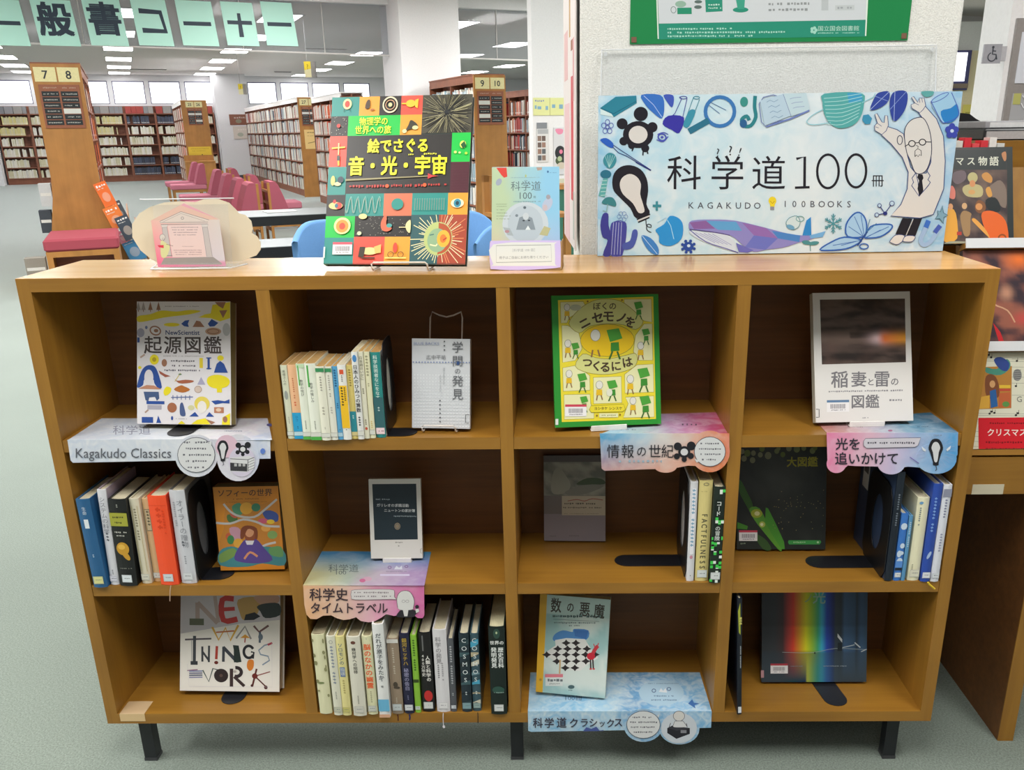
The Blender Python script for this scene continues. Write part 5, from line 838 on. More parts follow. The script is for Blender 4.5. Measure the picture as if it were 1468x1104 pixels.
    A.li([(850, 545), (828, 575), (838, 600), (826, 620), (872, 685), (928, 620), (940, 600), (925, 585), (938, 560), (918, 530)], 5, wl); A.li([(852, 548), (865, 600), (872, 680)], 4, wl); A.p([(866, 552), (892, 552), (898, 575), (890, 590), (898, 650), (876, 685), (862, 640), (872, 590), (860, 570)], K)
    A.p([(772, 818), (832, 822), (792, 922), (730, 915)], K); A.p([(838, 822), (892, 818), (852, 925), (798, 922)], K); A.li([(838, 822), (795, 922)], 4, W_)
    for q in ([(732, 920), (785, 924), (770, 960), (738, 978), (700, 965), (698, 955)], [(795, 925), (850, 928), (835, 958), (800, 962), (775, 955)]): A.p(q, W_, 1); A.li(q, 4, wl, True, 1)
    return A
banner().build('banner_print', BT, -.3575, -.0003)
# clear acrylic sheet behind the banner
g = Geo(); P = [(1.078, .2525, TOP+.001), (1.772, .2525, TOP+.001), (1.742, .2830, 1.492), (1.088, .2830, 1.492)]
T = thing('acrylic_sheet', 'clear acrylic sheet standing up behind the blue banner board', 'acrylic sheet', (0, -.006, 0))
Geo().add(P+[(x, y+.003, z) for x, y, z in P], [(0, 1, 2, 3), (7, 6, 5, 4), (0, 4, 5, 1), (1, 5, 6, 2), (2, 6, 7, 3), (3, 7, 4, 0)]).build('clear_sheet', M['acrylic'], T)
g = Geo(); Q = [Vector(p)+Vector((0, -.0012, 0)) for p in P]
for a, b in ((1, 2), (2, 3), (3, 0)): g.tube([Q[a], Q[b]], .0014, n=6)
o = g.build('polished_edge', M['edge'], T)
for x in (1.095, 1.735): Geo().tube([(x, .2785, 1.484), (x, .2815, 1.4845)], .004, 'e6e6e2', n=10).build('clear_stud', M['edge'], T)
# green-edged poster on the column
def poster():
    T = thing('poster', 'green-bordered poster on the rough white column above the acrylic sheet', 'poster', (1.415, .2825, 1.502)); Geo().box(-.272, .272, 0, .0012, 0, .5, '1f8048').build('poster_sheet', M['gloss'], T)
    A = Art(.544, .5, [(82, 0), (1372, 0), (1347, 197), (82, 212)], (880, 0, 3.191)); A.mf = homog([(880+x/3.191, y/3.191) for x, y in ((95, 0), (1362, 0), (1347, 197), (82, 212))], [(0, .0745), (.544, .0745), (.544, 0), (0, 0)])
    A.p([(225, -900), (1200, -900), (1172, 98), (228, 108)], 'c9ced2'); A.p([(228, 108), (1172, 98), (1170, 178), (222, 188)], '2a8a72'); A.li([(228, -900), (222, 185)], 6, 'd9e4d8'); A.li([(1200, -900), (1168, 175)], 6, 'd9e4d8')
    A.r(318, 30, 386, 62, '2a8a6a'); A.p([(450, -60), (530, -60), (530, 50), (452, 54)], '2a8a72'); A.e(613, 44, 36, 13, '2a8a72'); A.p([(590, -20), (635, -20), (630, 40), (600, 40)], '3f9a82'); A.e(416, 28, 18, 9, '5a6a66'); A.e(418, 2, 18, 8, '5a6a66'); A.o(300, 40, 12, 16, 3, '6f7f7a'); A.e(335, 12, 26, 16, '8fae9c'); A.d(465, 520, 18, 10, 'c4dcd0'); A.d(465, 520, 34, 8, 'c4dcd0')
    A.d(740, 925, 18, 14, '8d9294'); A.d(740, 915, 46, 14, '8d9294'); A.r(975, -60, 1005, 52, 'b4babd'); A.r(1035, 28, 1118, 52, 'bcc2c4'); A.d(1045, 1110, 40, 12, '9aa0a4')
    for y, x1 in ((136, 570), (154, 815), (172, 662)): A.d(268, x1, y, 11, 'a4d4c4')
    A.t('国立国会図書館', 1050, 138, 26, 'b9dccd'); A.d(960, 1140, 160, 6, 'a4d4c4'); [A.e(942+10*math.cos(R(72*k)), 146+11*math.sin(R(72*k)), 7, 8, '9fd0c0') for k in range(5)]
    A.build('poster_print', T, -.272, -.0003)
    for x in (-.264, .264): Geo().box(x-.005, x+.005, -.0012, -.0004, .003, .013, '7a5a4a').build('corner_tape', M['gloss'], T)
poster()
# leaflet holder
T = thing('leaflet_box', 'brown card leaflet box with a white label edged in lilac', 'leaflet holder', mat=pose(.9375, .040, TOP, -3.8, 0))
lean = Matrix.Rotation(R(-11.3), 4, 'X')
g = Geo(); g.box(-.0665, .0675, .0, .0015, .002, .052, 'b5936a', T=lean); g.box(-.0665, .0675, .0, .075, .0, .0015, 'a98458'); g.prism([(0, 0), (.06, 0), (.06, .05), (.01, .05)], -.0665, -.065, 'a98458', axis='x'); g.prism([(0, 0), (.06, 0), (.06, .05), (.01, .05)], .066, .0675, 'a98458', axis='x'); g.build('card_box', M['paper'], T)
A = Art(.132, .052, [(92, 722), (725, 735), (712, 985), (92, 980)], (690, 230, 6.492)); lb_ = [(92, 740), (150, 718), (400, 722), (690, 728), (722, 745), (716, 940), (700, 965), (600, 975), (350, 985), (130, 975), (95, 950)]
A.p(lb_, 'cdbbe6', 1); A.p([(125, 750), (665, 745), (672, 760), (668, 935), (640, 950), (150, 945), (122, 930)], 'dedfda', 1); q = [(152, 762), (640, 765), (640, 912), (150, 915)]; A.li(q, 4, '6d7572', True); A.t('［科学道 100 冊］', 398, 808, 30, '9fa3a2'); A.t('冊子はご自由にお持ち帰りください', 395, 872, 28, '74777a', sx=.98)
o = A.build('paper_label', T, -.0665, -.001); o.matrix_local = lean @ Matrix.Translation((-.0665, -.001, 0))
L0 = Matrix.Translation((0, .006, .0045))
for k in range(6):
    T = thing('leaflet', 'pastel science leaflet in front of the stack in the card box' if k == 0 else ('second', 'third', 'fourth', 'fifth', 'last')[k-1]+' leaflet of the stack, only its edge showing behind the front one', 'leaflet', mat=pose(.9375, .0475+.0035*k, TOP+.003, -3.8, 11.3), group='leaflets in the card box')
    Geo().box(-.0625, .0625, 0, .0012, 0, .182, 'bcd3dd').build('sheet', M['gloss'], T)
    if k: continue
    A = Art(.125, .182, [(98, 65), (735, 68), (722, 1000), (108, 1005)], (690, 230, 6.492))
    A.g2(99, 66, 734, 1003, lambda u, v: mixc(mixc(mixc('b4c89a', '7fbfe0', min(1, max(0, u*1.5-.15+nz(u*2, v*2, 1, 1)*.3))), mixc('e6c4a0', 'a8b0dc', u), max(0, (v-.45)*1.8)), 'd0d8dc', .15), 20, 26)
    A.p([(140, 68), (238, 68), (246, 155), (215, 165), (190, 140)], 'd8483f'); A.e(415, 600, 215, 205, 'c4ccd2'); A.e(415, 600, 165, 175, 'b8c2ca'); A.t('科学道', 420, 245, 96, '5f6e72', sx=1.0); A.t('100', 420, 335, 90, '5f6e72'); A.t('冊', 503, 350, 26, '5f6e72'); A.d(280, 550, 165, 9, '8fa8b0'); A.e(420, 150, 8, 14, 'b4bc7a'); A.t('??!', 420, 200, 34, '6f7e82'); A.d(285, 570, 392, 14, '7f98a0')
    A.p([(330, 655), (360, 540), (420, 520), (480, 545), (510, 655)], '8a949c'); A.e(420, 530, 28, 34, 'c6ccd0'); A.e(410, 448, 14, 13, '5f6a72'); A.e(335, 522, 14, 13, '7d8890'); A.e(400, 570, 12, 6, '2d343a'); A.e(450, 568, 12, 6, '2d343a'); A.p([(415, 655), (440, 615), (465, 655)], 'dfe4e6')
    A.e(165, 205, 26, 36, 'a0a8b8', 30); A.e(620, 420, 42, 70, 'b4bcd0', 30); A.e(600, 450, 22, 30, 'c4b4b8'); A.e(630, 350, 20, 22, 'a09aa0'); A.p([(205, 630), (270, 640), (305, 710), (250, 705)], 'a8b0b4'); A.p([(545, 700), (590, 620), (650, 640), (620, 712)], 'b9b488'); A.e(245, 670, 22, 14, 'b48a90'); A.r(140, 412, 240, 418, '9aac8c'); A.d(145, 240, 436, 9, '8a9c80')
    for y, x1 in ((468, 215), (497, 240), (526, 275), (553, 265)): A.d(145, x1, y, 9, '8a9c80')
    A.t('♦', 628, 112, 26, '3f6a9a'); A.d(645, 705, 122, 8, '5f8ab0'); A.p([(520, 70), (575, 70), (570, 95), (530, 100)], 'b49a8a'); A.build('leaflet_print', T, -.0625, -.0003)
# clear stand with the temple card and the cloud-shaped card
T = thing('cloud_card', 'large beige cloud-shaped card leaning in the clear stand', 'card', mat=pose(.2855, .128, TOP+.003, 2, 8))
def ell(cx, cy, rx, ry, n=18): return [(cx+rx*math.cos(2*PI*k/n), cy+ry*math.sin(2*PI*k/n)) for k in range(n)]
g = Geo(); pts = [(-.085, .012), (-.105, .03), (-.118, .055), (-.116, .08), (-.100, .1), (-.078, .112), (-.05, .12), (-.02, .122), (.01, .120), (.03, .126), (.055, .125), (.075, .118), (.088, .104), (.092, .098), (.105, .094), (.115, .083), (.117, .068), (.114, .06), (.124, .054), (.13, .042), (.129, .028), (.12, .017), (.105, .012), (.09, .006), (-.07, .004)]
g.prism(pts, 0, .0012, 'd6cbb2', axis='y'); g.build('card_sheet', M['print'], T)
T = thing('temple_card', 'small pink card shaped like a temple gable with a columned drawing', 'card', mat=pose(.292, .099, TOP+.004, 1.5, 7))
h5 = [(-.068, 0), (.063, 0), (.058, .088), (-.006, .119), (-.072, .088)]; Geo().prism(h5, 0, .001, 'd9a0ac', axis='y').build('card_sheet', M['print'], T)
A = Art(.131, .119, None, (190, 270, 8.156)); Fh = homog([(285, 900), (1130, 885), (1080, 290), (590, 100), (195, 295)], h5) if False else homog([(285, 900), (1130, 885), (1085, 290), (195, 295)], [(0, 0), (.131, 0), (.127, .088), (-.004, .088)]); A.mf = lambda x, y: Fh((x-190)*8.156, (y-270)*8.156)
def gcol(u, v): return mixc(mixc('e56a8e', 'c9c4cc', min(1, u*1.5)), mixc('e2b4a8', 'cfc6c0', u), 1-min(1, v*1.1)) if v < .9 else mixc('e26a90', 'cf8aa8', u)
F5 = homog([(0, 1), (1, 1), (1, 0), (0, 0)], [(285, 900), (1130, 885), (1080, 290), (195, 295)])
for j in range(14):
    for i in range(14):
        A.g.add([(X, -.00001, Z) for X, Z in (A.mp(*F5(a/14, b/14)) for a, b in ((i, j), (i+1, j), (i+1, j+1), (i, j+1)))], [(0, 1, 2, 3)], [gcol(a/14, b/14) for a, b in ((i, j), (i+1, j), (i+1, j+1), (i, j+1))])
A.g.add([(X, -.00001, Z) for X, Z in (A.mp(x, y) for x, y in ((195, 295), (590, 92), (1080, 290)))], [(0, 1, 2)], 'd8b4a4'); A.l = 8
ln = '6d6a72'
A.p([(310, 310), (590, 180), (950, 295), (930, 330), (320, 335)], 'd3c6bd'); A.li([(310, 310), (590, 180), (950, 295)], 5, ln); A.li([(350, 318), (590, 205), (900, 312)], 3, ln); A.li([(315, 325), (935, 322)], 5, ln); A.li([(325, 350), (930, 345)], 4, ln); A.o(607, 268, 16, 18, 5, ln)
A.p([(415, 360), (850, 355), (895, 770), (470, 775)], 'dcc4c0'); A.li([(415, 360), (850, 355)], 2, ln)
for x0, x1, b0, b1 in ((340, 405, 380, 460), (860, 925, 900, 970)): A.p([(x0, 385), (x1, 385), (b1, 765), (b0, 768)], 'bdb6b4'); A.li([(x0, 385), (b0, 768)], 3, ln); A.li([(x1, 385), (b1, 765)], 3, ln); A.p([(x0-15, 355), (x1+12, 352), (x1, 388), (x0, 390)], 'ccc6c2'); A.li([(x0-15, 355), (x1+12, 352), (x1, 388), (x0, 390)], 3, ln, True)
A.p([(365, 785), (980, 770), (1085, 850), (1080, 865), (320, 868)], '9a9490'); [A.li([(360-9*k, 792+16*k), (985+22*k, 780+17*k)], 2, '827c7a') for k in range(5)]
for k, y in enumerate((390, 424, 457, 490)): A.d(460+12*k, 800-8*k, y, 12, '8f8288')
for k, y in enumerate((686, 712, 740)): A.d(490+10*k, 830, y, 11, '9a8088')
A.d(595, 735, 637, 7, '9a8a90')
A.e(345, 520, 36, 42, 'cfc8c0'); A.o(345, 520, 36, 42, 4, ln); A.p([(330, 560), (400, 600), (440, 640), (395, 770), (330, 770), (320, 650)], 'cfcf9a', 1); A.p([(280, 622), (360, 620), (360, 660), (300, 648)], 'd03c50'); A.li([(395, 610), (480, 632)], 5, '6a6060'); A.li([(400, 755), (470, 752)], 4, '6a6060'); A.o(355, 540, 14, 12, 3, ln)
A.build('card_print', T, -.068, -.0002, 'print')
T = thing('clear_card_stand', 'clear acrylic stand holding the temple and cloud cards', 'stand', mat=pose(.2915, .09, TOP+.0006, 1.5, 0))
g = Geo(); g.box(-.075, .075, -.004, .055, 0, .0018); g.box(-.072, .072, .0225, .0245, .002, .122, T=Matrix.Rotation(R(-7.5), 4, 'X')); g.box(-.075, .075, -.004, -.002, .0018, .012); g.build('clear_base', M['acrylic'], T)
g = Geo(); g.tube([(-.095, .0405, .1285), (.085, .0405, .1285)], .0012, n=6); g.tube([(-.076, -.005, .002), (.076, -.005, .002)], .0016, n=6); g.tube([(.09, .056, .001), (.076, -.005, .002)], .0014, n=6); g.tube([(-.09, .056, .001), (-.076, -.005, .002)], .0014, n=6); g.build('clear_edges', M['edge'], T)
# ------------------------------------------------------------------ printed shelf sheets folded over the shelf edges
def sheet(label, z, top, flap, mt, mf, draw, frame, x0, lo=0, hi=9):
    """top: world (x, y) outline on the board; flap: list of outlines (x, z) hanging in front at y=-.003"""
    top = [(min(max(x, lo), hi), y) for x, y in top]; T = thing('shelf_sheet', label, 'sign sheet', (x0, 0, z))
    Geo().prism([(x-x0, y) for x, y in top], .0003, .0009).build('flat_part', mt, T)
    g = Geo(T=Matrix.Translation((0, -.0032, 0)))
    for k, q in enumerate(flap): g.prism([(x-x0, zz-z) for x, zz in q], -.0002*k, .0006, axis='y')
    g.build('hanging_flap', mf, T)
    A = Art(.4, .1); A.ox, A.oy, A.k = frame; A.mf = lambda px, py: (lambda p: (p.x-x0, p.z-z))(ay(px, py, -.0036)); draw(A); A.build('flap_print', T, 0, -.0045, 'print')
    return T
def az_(px, py, Z): d = ray(px, py); return CAM+d*((Z-CAM.z)/d.z)
def outline(frame, pts, sm=0):
    ox, oy, k = frame; out = [(lambda p: (p.x, p.z))(ay(ox+x/k, oy+y/k, -.0032)) for x, y in pts]; return smoothpts(out, True, 3) if sm else out
def circ(x, y, rx, ry=None): return [(x+rx*math.cos(2*PI*k/26), y+(ry or rx)*math.sin(2*PI*k/26)) for k in range(26)]
def topline(frame, z, pts): ox, oy, k = frame; return [(lambda p: (p.x, p.y))(az_(ox+x/k, oy+y/k, z)) for x, y in pts]
def onflat(T, z, frame, draw, x0):
    A = Art(.4, .1); A.ox, A.oy, A.k = frame; A.mf = lambda px, py: (lambda p: (p.x-x0, p.y))(az_(px, py, z+.001)); draw(A)
    g = A.g; g.v = [(x, zz, .0010-y*.4) for x, y, zz in g.v]; g.build('flat_print', M['print'], T)
def bubble(A, cx, cy, rx, ry, lines, c='d9dadb', ln='4a4c58'):
    A.e(cx, cy, rx, ry, c); A.o(cx, cy, rx, ry, 3, ln)
    n = len(lines)
    for i, (t_, w_) in enumerate(lines): A.d(cx-w_, cx+w_, cy+(i-(n-1)/2)*ry*.36, ry*.13, '6c6c74')
def bulb(A, x, y, s, rays=False):
    A.p([(x-22*s, y-20*s), (x-30*s, y-45*s), (x-15*s, y-78*s), (x+15*s, y-78*s), (x+30*s, y-45*s), (x+22*s, y-20*s), (x+12*s, y+15*s), (x+10*s, y+28*s), (x-10*s, y+28*s), (x-12*s, y+15*s)], '222228', 1)
    A.p([(x-12*s, y-25*s), (x-18*s, y-45*s), (x-8*s, y-66*s), (x+8*s, y-66*s), (x+18*s, y-45*s), (x+12*s, y-25*s), (x+6*s, y+12*s), (x-6*s, y+12*s)], 'd6d6d8', 1); A.li([(x, y+30*s), (x+4*s, y+45*s), (x-2*s, y+50*s)], 3*s, '44484e')
def molec(A, x, y, s):
    A.e(x, y, 28*s, 27*s, '222228'); [A.e(x+dx*s, y+dy*s, r_*s, r_*s, '222228') for dx, dy, r_ in ((-30, -26, 18), (32, -28, 20), (-34, 20, 14), (30, 18, 14), (0, 34, 12))]; A.e(x, y, 17*s, 16*s, 'd6d6d8')
wcl = watercolour
m1 = wcl('classics_wash', [(0, 'c4cede'), (.5, 'd2d8e2'), (.8, 'd6d0dc'), (1, 'b8c8e4')], .0, .41, 22, .5, 'e2e4e8')
f1 = (20, 400, 3.67)
def d1(A):
    A.t('Kagakudo Classics', 577, 915, 73, '5d6068', .0, sx=.94); bubble(A, 960, 925, 98, 92, [(0, 65), (0, 55), (0, 70), (0, 55), (0, 45)]); A.p([(1025, 858), (1042, 852), (1038, 880)], 'd9dadb')
    A.e(1120, 880, 60, 60, 'ddbccc'); A.e(1200, 960, 70, 80, 'd2cadc'); bulb(A, 1100, 930, 1.0); molec(A, 1205, 895, .8)
    A.p([(1140, 940), (1240, 930), (1268, 945), (1262, 1000), (1225, 1015), (1140, 1010)], 'd8d8da'); A.p([(1138, 965), (1228, 972), (1228, 1012), (1140, 1008)], '3a3a3e'); [A.r(1160+22*k, 970, 1174+22*k, 985, 'b4b4b4') for k in range(3)]; A.li([(1138, 945), (1232, 950), (1265, 938)], 3, '3a3a3e'); A.li([(1232, 950), (1232, 1010)], 3, '3a3a3e'); [A.li([(1232, 965+14*k), (1266, 950+14*k)], 2, '3a3a3e') for k in range(4)]
    A.e(1310, 905, 14, 16, '5f7fc8', n=7)
S = sheet('pale blue sheet lettered in Latin letters, folded over the upper shelf edge', S1, topline(f1, S1, [(460, 735), (1335, 735), (1375, 848), (280, 852)]), [outline(f1, [(281, 846), (1348, 841), (1350, 945), (310, 967), (298, 955)]), outline(f1, circ(960, 930, 112)), outline(f1, circ(1180, 940, 112, 124))], m1, m1, d1, f1, .04, .0265, .4402)
onflat(S, S1, f1, lambda A: (A.t('科学道', 620, 795, 52, '8d90a4', sx=1.3), A.d(1100, 1200, 800, 8, '9aa0b4'), A.e(1345, 768, 16, 8, '5a5a90')), .04)
mt2 = wcl('century_wash_top', [(0, '86b4cc'), (.3, 'a9bcc8'), (.55, 'b88ab0'), (.85, 'c04a78'), (1, 'c43c50')], .0, .27, 18, .2); mf2 = wcl('century_wash', [(0, '3f9fd0'), (.3, 'b0cfe0'), (.5, 'd8d4d0'), (.7, 'e0a48c'), (.9, 'e27a4a'), (1, 'e45a48')], .0, .27, 14, .2, 'e4dcd6', ('e0783c', .0, -.11, 2))
f2 = (720, 400, 3.68)
def d2(A):
    for i, ch in enumerate('情報の世紀'): A.t(ch, (585, 662, 735, 805, 872)[i], 908, 76 if ch != 'の' else 62, '26252b', .0, sx=.92)
    A.d(615, 850, 960, 14, '9ab4c4', gap=.9); molec(A, 960, 912, 1.15); bubble(A, 1095, 910, 82, 78, [(0, 50), (0, 58), (0, 58), (0, 42)]); A.p([(1012, 945), (1025, 968), (1040, 960)], 'd9dadb')
S = sheet('blue to orange sheet about the information age below the green picture book', S1, topline(f2, S1, [(790, 715), (1135, 705), (1200, 822), (512, 822)]), [outline(f2, [(515, 815), (1198, 815), (1198, 925), (1150, 990), (980, 985), (900, 1000), (760, 1004), (540, 1012), (524, 1000)]), outline(f2, circ(1095, 910, 106, 110)), outline(f2, circ(862, 985, 62, 37))], mt2, mf2, d2, f2, 1.08, 0, 1.3262)
onflat(S, S1, f2, lambda A: (A.d(925, 1040, 768, 12, '5a4a5a', gap=1.2), A.e(812, 822, 12, 6, '8a9ab0'), A.d(620, 700, 795, 7, '7a8a9a')), 1.08)
mt3 = wcl('light_wash_top', [(0, 'b06a60'), (.3, 'b8a4b0'), (.6, '6a98b4'), (1, '2f78a4')], .0, .26, 16, .2); mf3 = wcl('light_wash', [(0, 'e884ac'), (.3, 'e4b4c8'), (.55, 'c8bcdc'), (.75, '8fb8e0'), (1, '4f9fd8')], .0, .25, 12, .15, 'e4dce6')
f3 = (1060, 400, 3.598)
def d3(A):
    A.t('光を', 558, 850, 66, '33313c', .004, sx=1.0); A.t('追いかけて', 655, 925, 68, '33313c', .004, sx=.98)
    q = [(650, 822), (935, 818), (920, 858), (905, 866), (655, 872), (640, 858), (640, 835)]; A.p(q, 'd6d0da'); A.li(q, 2.5, '6a6474', True); A.d(660, 905, 845, 12, '5a5664')
    for k in range(24): a = R(15*k); A.li([(1012+55*math.cos(a), 885+55*math.sin(a)), (1012+100*math.cos(a), 885+88*math.sin(a))], 1.6, '9fb8dc')
    bulb(A, 1012, 925, 1.25); A.p([(938, 862), (962, 880), (958, 890), (944, 882)], 'dfe4ea'); A.p([(1090, 858), (1066, 878), (1070, 888), (1086, 876)], 'dfe4ea'); A.li([(878, 918), (925, 950)], 4, '7a6ab0'); A.d(1000, 1040, 805, 5, '8a8aa0')
S = sheet('pink to blue sheet about chasing light with a light bulb drawing', S1, topline(f3, S1, [(392, 735), (985, 690), (1130, 795), (452, 797)]), [outline(f3, [(450, 793), (1128, 793), (1125, 905), (1100, 960), (1040, 985), (960, 975), (870, 968), (830, 975), (740, 968), (600, 965), (560, 962), (530, 985), (480, 988), (455, 960)]), outline(f3, circ(500, 955, 50, 46)), outline(f3, circ(783, 950, 72, 58)), outline(f3, circ(1015, 925, 105, 80))], mt3, mf3, d3, f3, 1.52, 1.4, 1.7742)
onflat(S, S1, f3, lambda A: (A.d(560, 640, 762, 7, '7a5a60'), A.d(900, 985, 762, 7, '5a7a90'), A.e(778, 782, 12, 5, '9a5a80')), 1.52)
mt4 = wcl('history_wash_top', [(0, 'c8c490'), (.35, 'a8b4a8'), (.6, 'b4a0b8'), (1, '9a78b0')], .0, .25, 14, .15, 'd8d8d4', ('3f88b8', .05, .14)); mf4 = wcl('history_wash', [(0, 'e8b080'), (.3, 'e4bca4'), (.55, 'e4b0bc'), (.8, 'dc80b4'), (1, 'd45aa0')], .0, .25, 10, .15, 'e8d8d0')
f4 = (420, 650, 4.416)
def d4(A):
    A.t('科学史', 227, 893, 84, '43333a', .006, sx=.98); A.t('タイムトラベル', 357, 978, 76, '43333a', .006, sx=.93)
    q = [(395, 862), (615, 860), (642, 878), (642, 905), (655, 925), (620, 922), (395, 925), (370, 905), (370, 880)]; A.p(q, 'dcd6d6', 1); A.li(q, 2.5, '8a7a84', True, 1); A.d(388, 610, 880, 11, '8a7e84'); A.d(388, 615, 904, 11, '8a7e84')
    A.p([(660, 1035), (672, 1000), (700, 985), (745, 985), (790, 1000), (775, 1020), (760, 1035)], '2d2a30', 1); A.p([(664, 975), (658, 920), (675, 880), (710, 868), (745, 880), (768, 930), (762, 980), (740, 990), (685, 990)], 'dcdad8', 1); A.li([(664, 975), (658, 920), (675, 880), (710, 868), (745, 880), (768, 930), (762, 980)], 3, '6a6064', sm=1); A.o(700, 935, 10, 8, 2, '8a8288'); A.o(724, 935, 10, 8, 2, '8a8288'); A.p([(695, 985), (732, 985), (725, 1030), (705, 1030)], 'dcdad8'); A.e(786, 970, 12, 12, '2d2a30'); A.p([(775, 985), (795, 982), (800, 1000), (780, 1010)], 'dcdad8')
S = sheet('pink and orange sheet about the history of science over the middle shelf edge', S2, topline(f4, S2, [(160, 622), (875, 625), (832, 838), (64, 838)]), [outline(f4, [(64, 834), (830, 834), (832, 1025), (822, 1043), (790, 1043), (760, 1020), (700, 1018), (640, 1030), (590, 1018), (560, 1040), (520, 1062), (480, 1070), (430, 1062), (400, 1038), (360, 1050), (320, 1055), (280, 1045), (240, 1025), (190, 1028), (150, 1050), (110, 1048), (85, 1020), (72, 960)])], mt4, mf4, d4, f4, .465, .467, 1)
onflat(S, S2, f4, lambda A: (A.t('科学道', 320, 728, 54, '5f6a6c', sx=1.2), A.t('100', 305, 755, 34, '5f6a6c', sx=1.5), A.o(612, 722, 10, 8, 4, '7a5a8a'), A.o(718, 716, 10, 7, 4, '7a5a8a'), A.p([(640, 735), (655, 712), (672, 725), (690, 710), (692, 735)], 'cdd0dc'), A.d(590, 720, 748, 8, '8a8098'), A.r(552, 764, 738, 776, 'ccc4dc'), A.e(470, 795, 30, 14, 'c8a0b4'), A.e(440, 805, 20, 12, 'c06a90', n=9)), .465)
m5 = wcl('blue_classics_wash', [(0, '9cc4de'), (.2, '7fb4d8'), (.45, 'a4cbe4'), (.6, '6fa4d0'), (.8, '8cbce0'), (1, '7ab0d8')], .0, .4, 26, .5, 'd4e0e6')
f5 = (740, 840, 4.18)
def d5(A):
    for i, ch in enumerate('科学道クラシックス'): A.t(ch, (130, 198, 272, 345, 408, 462, 515, 565, 612)[i], (820, 820, 818, 820, 818, 818, 822, 822, 816)[i], (64, 64, 66, 62, 58, 58, 46, 56, 58)[i], '3f3d4c', .004, sx=.95)
    A.p([(400, 870), (420, 845), (450, 855), (480, 842), (500, 865), (525, 862), (520, 868)], '4a5a98'); bubble(A, 762, 830, 100, 82, [(0, 65), (0, 80), (0, 75), (0, 58)]); A.p([(845, 775), (858, 768), (852, 790)], 'd9dadb')
    A.e(975, 850, 108, 92, 'ccd2da'); A.p([(905, 850), (935, 835), (1040, 850), (1040, 885), (960, 915), (905, 880)], '25252c'); A.p([(905, 850), (935, 835), (1040, 850), (962, 865)], '3a3a42'); A.r(985, 862, 1020, 880, '8a8a90'); A.e(975, 778, 34, 30, 'd8d4d0'); A.o(975, 778, 34, 30, 3, '5a5a64'); A.p([(940, 835), (950, 808), (1000, 808), (1022, 838), (1005, 845), (950, 845)], 'd8d8da', 1); A.li([(940, 835), (950, 808), (1000, 808), (1022, 838)], 3, '4a4a54'); A.li([(925, 820), (915, 848)], 4, '4a4a54'); A.li([(1020, 822), (1024, 845)], 4, '4a4a54')
S = sheet('mottled sky blue sheet over the bottom board below the chessboard book', S0, topline(f5, S0, [(85, 520), (1100, 520), (1172, 755), (70, 755)]), [outline(f5, [(70, 751), (1172, 751), (1168, 850), (1100, 852), (640, 865), (90, 875), (72, 868)]), outline(f5, circ(762, 835, 118, 100)), outline(f5, circ(978, 858, 120, 92))], m5, m5, d5, f5, .93)
onflat(S, S0, f5, lambda A: (A.e(870, 640, 135, 78, 'aecce0'), A.o(825, 628, 11, 10, 4, '4a5a88'), A.o(915, 618, 11, 9, 4, '4a5a88'), A.p([(855, 635), (868, 612), (880, 630), (895, 612), (905, 640)], 'e0e4ea'), A.d(790, 970, 585, 6, '7a94b4'), A.d(815, 940, 660, 9, '6a84a4'), A.d(810, 960, 684, 9, '6a84a4'), A.p([(1030, 705), (1055, 680), (1065, 700), (1100, 705), (1070, 715), (1075, 735), (1050, 718)], '3f6aa8'), A.t('100冊', 345, 672, 34, '4a6484', sx=1.3), A.e(795, 745, 90, 10, '9cc4e0')), .93)
# ------------------------------------------------------------------ the reading room behind: papers on the smoke screen
T = thing('glass_smoke_screen', 'long sheet of grey glass hanging from the ceiling beam', 'glass screen', rab(0, 11.8, 0), TH)
def zb(a): return 2.445-.0115*a
for a0, a1 in ((-4, -.05), (-.04, 1.9), (1.91, 3.92), (4.81, 6.6)):
    g = Geo(); g.add([(a0, 0, zb(a0)), (a1, 0, zb(a1)), (a1, 0, 3.06), (a0, 0, 3.06), (a0, .006, zb(a0)), (a1, .006, zb(a1)), (a1, .006, 3.06), (a0, .006, 3.06)], [(0, 1, 2, 3), (7, 6, 5, 4), (0, 4, 5, 1), (1, 5, 6, 2), (3, 2, 6, 7), (0, 3, 7, 4)]); g.build('glass_pane', M['smoke'], T)
for a0, a1 in ((-4, 3.92), (4.81, 6.6)): Geo().tube([(a0, -.004, zb(a0)-.005), (a1, -.004, zb(a1)-.005)], .012, 'c9c6c4', n=6).build('bottom_rail', M['metal'], T)
for a in (3.0, 5.6): Geo().tube([(a, -.01, zb(a)), (a, -.01, 3.06)], .008, 'b4b0ae', n=6).build('hanger_rod', M['metal'], T)
HB = [(-.938, -.650, '一', 'last stroke', 2.417, 2.93), (-.543, -.085, '般', '', 2.427, 2.95), (.035, .479, '書', '', 2.440, 2.985), (.600, 1.026, 'コ', '', 2.454, 3.0), (1.137, 1.592, 'ー', '', 2.466, 3.005), (1.699, 2.115, 'ナ', '', 2.479, 3.01), (2.216, 2.637, 'ー', '', 2.491, 3.03)]
HL = ['mint paper with one thick bar, first of the row', 'mint paper with the many-stroked character 般', 'mint paper with the character 書', 'mint paper with the angular katakana コ', 'mint paper with a long bar between コ and ナ', 'mint paper with the cross-like katakana ナ', 'mint paper with a short bar ending the row']
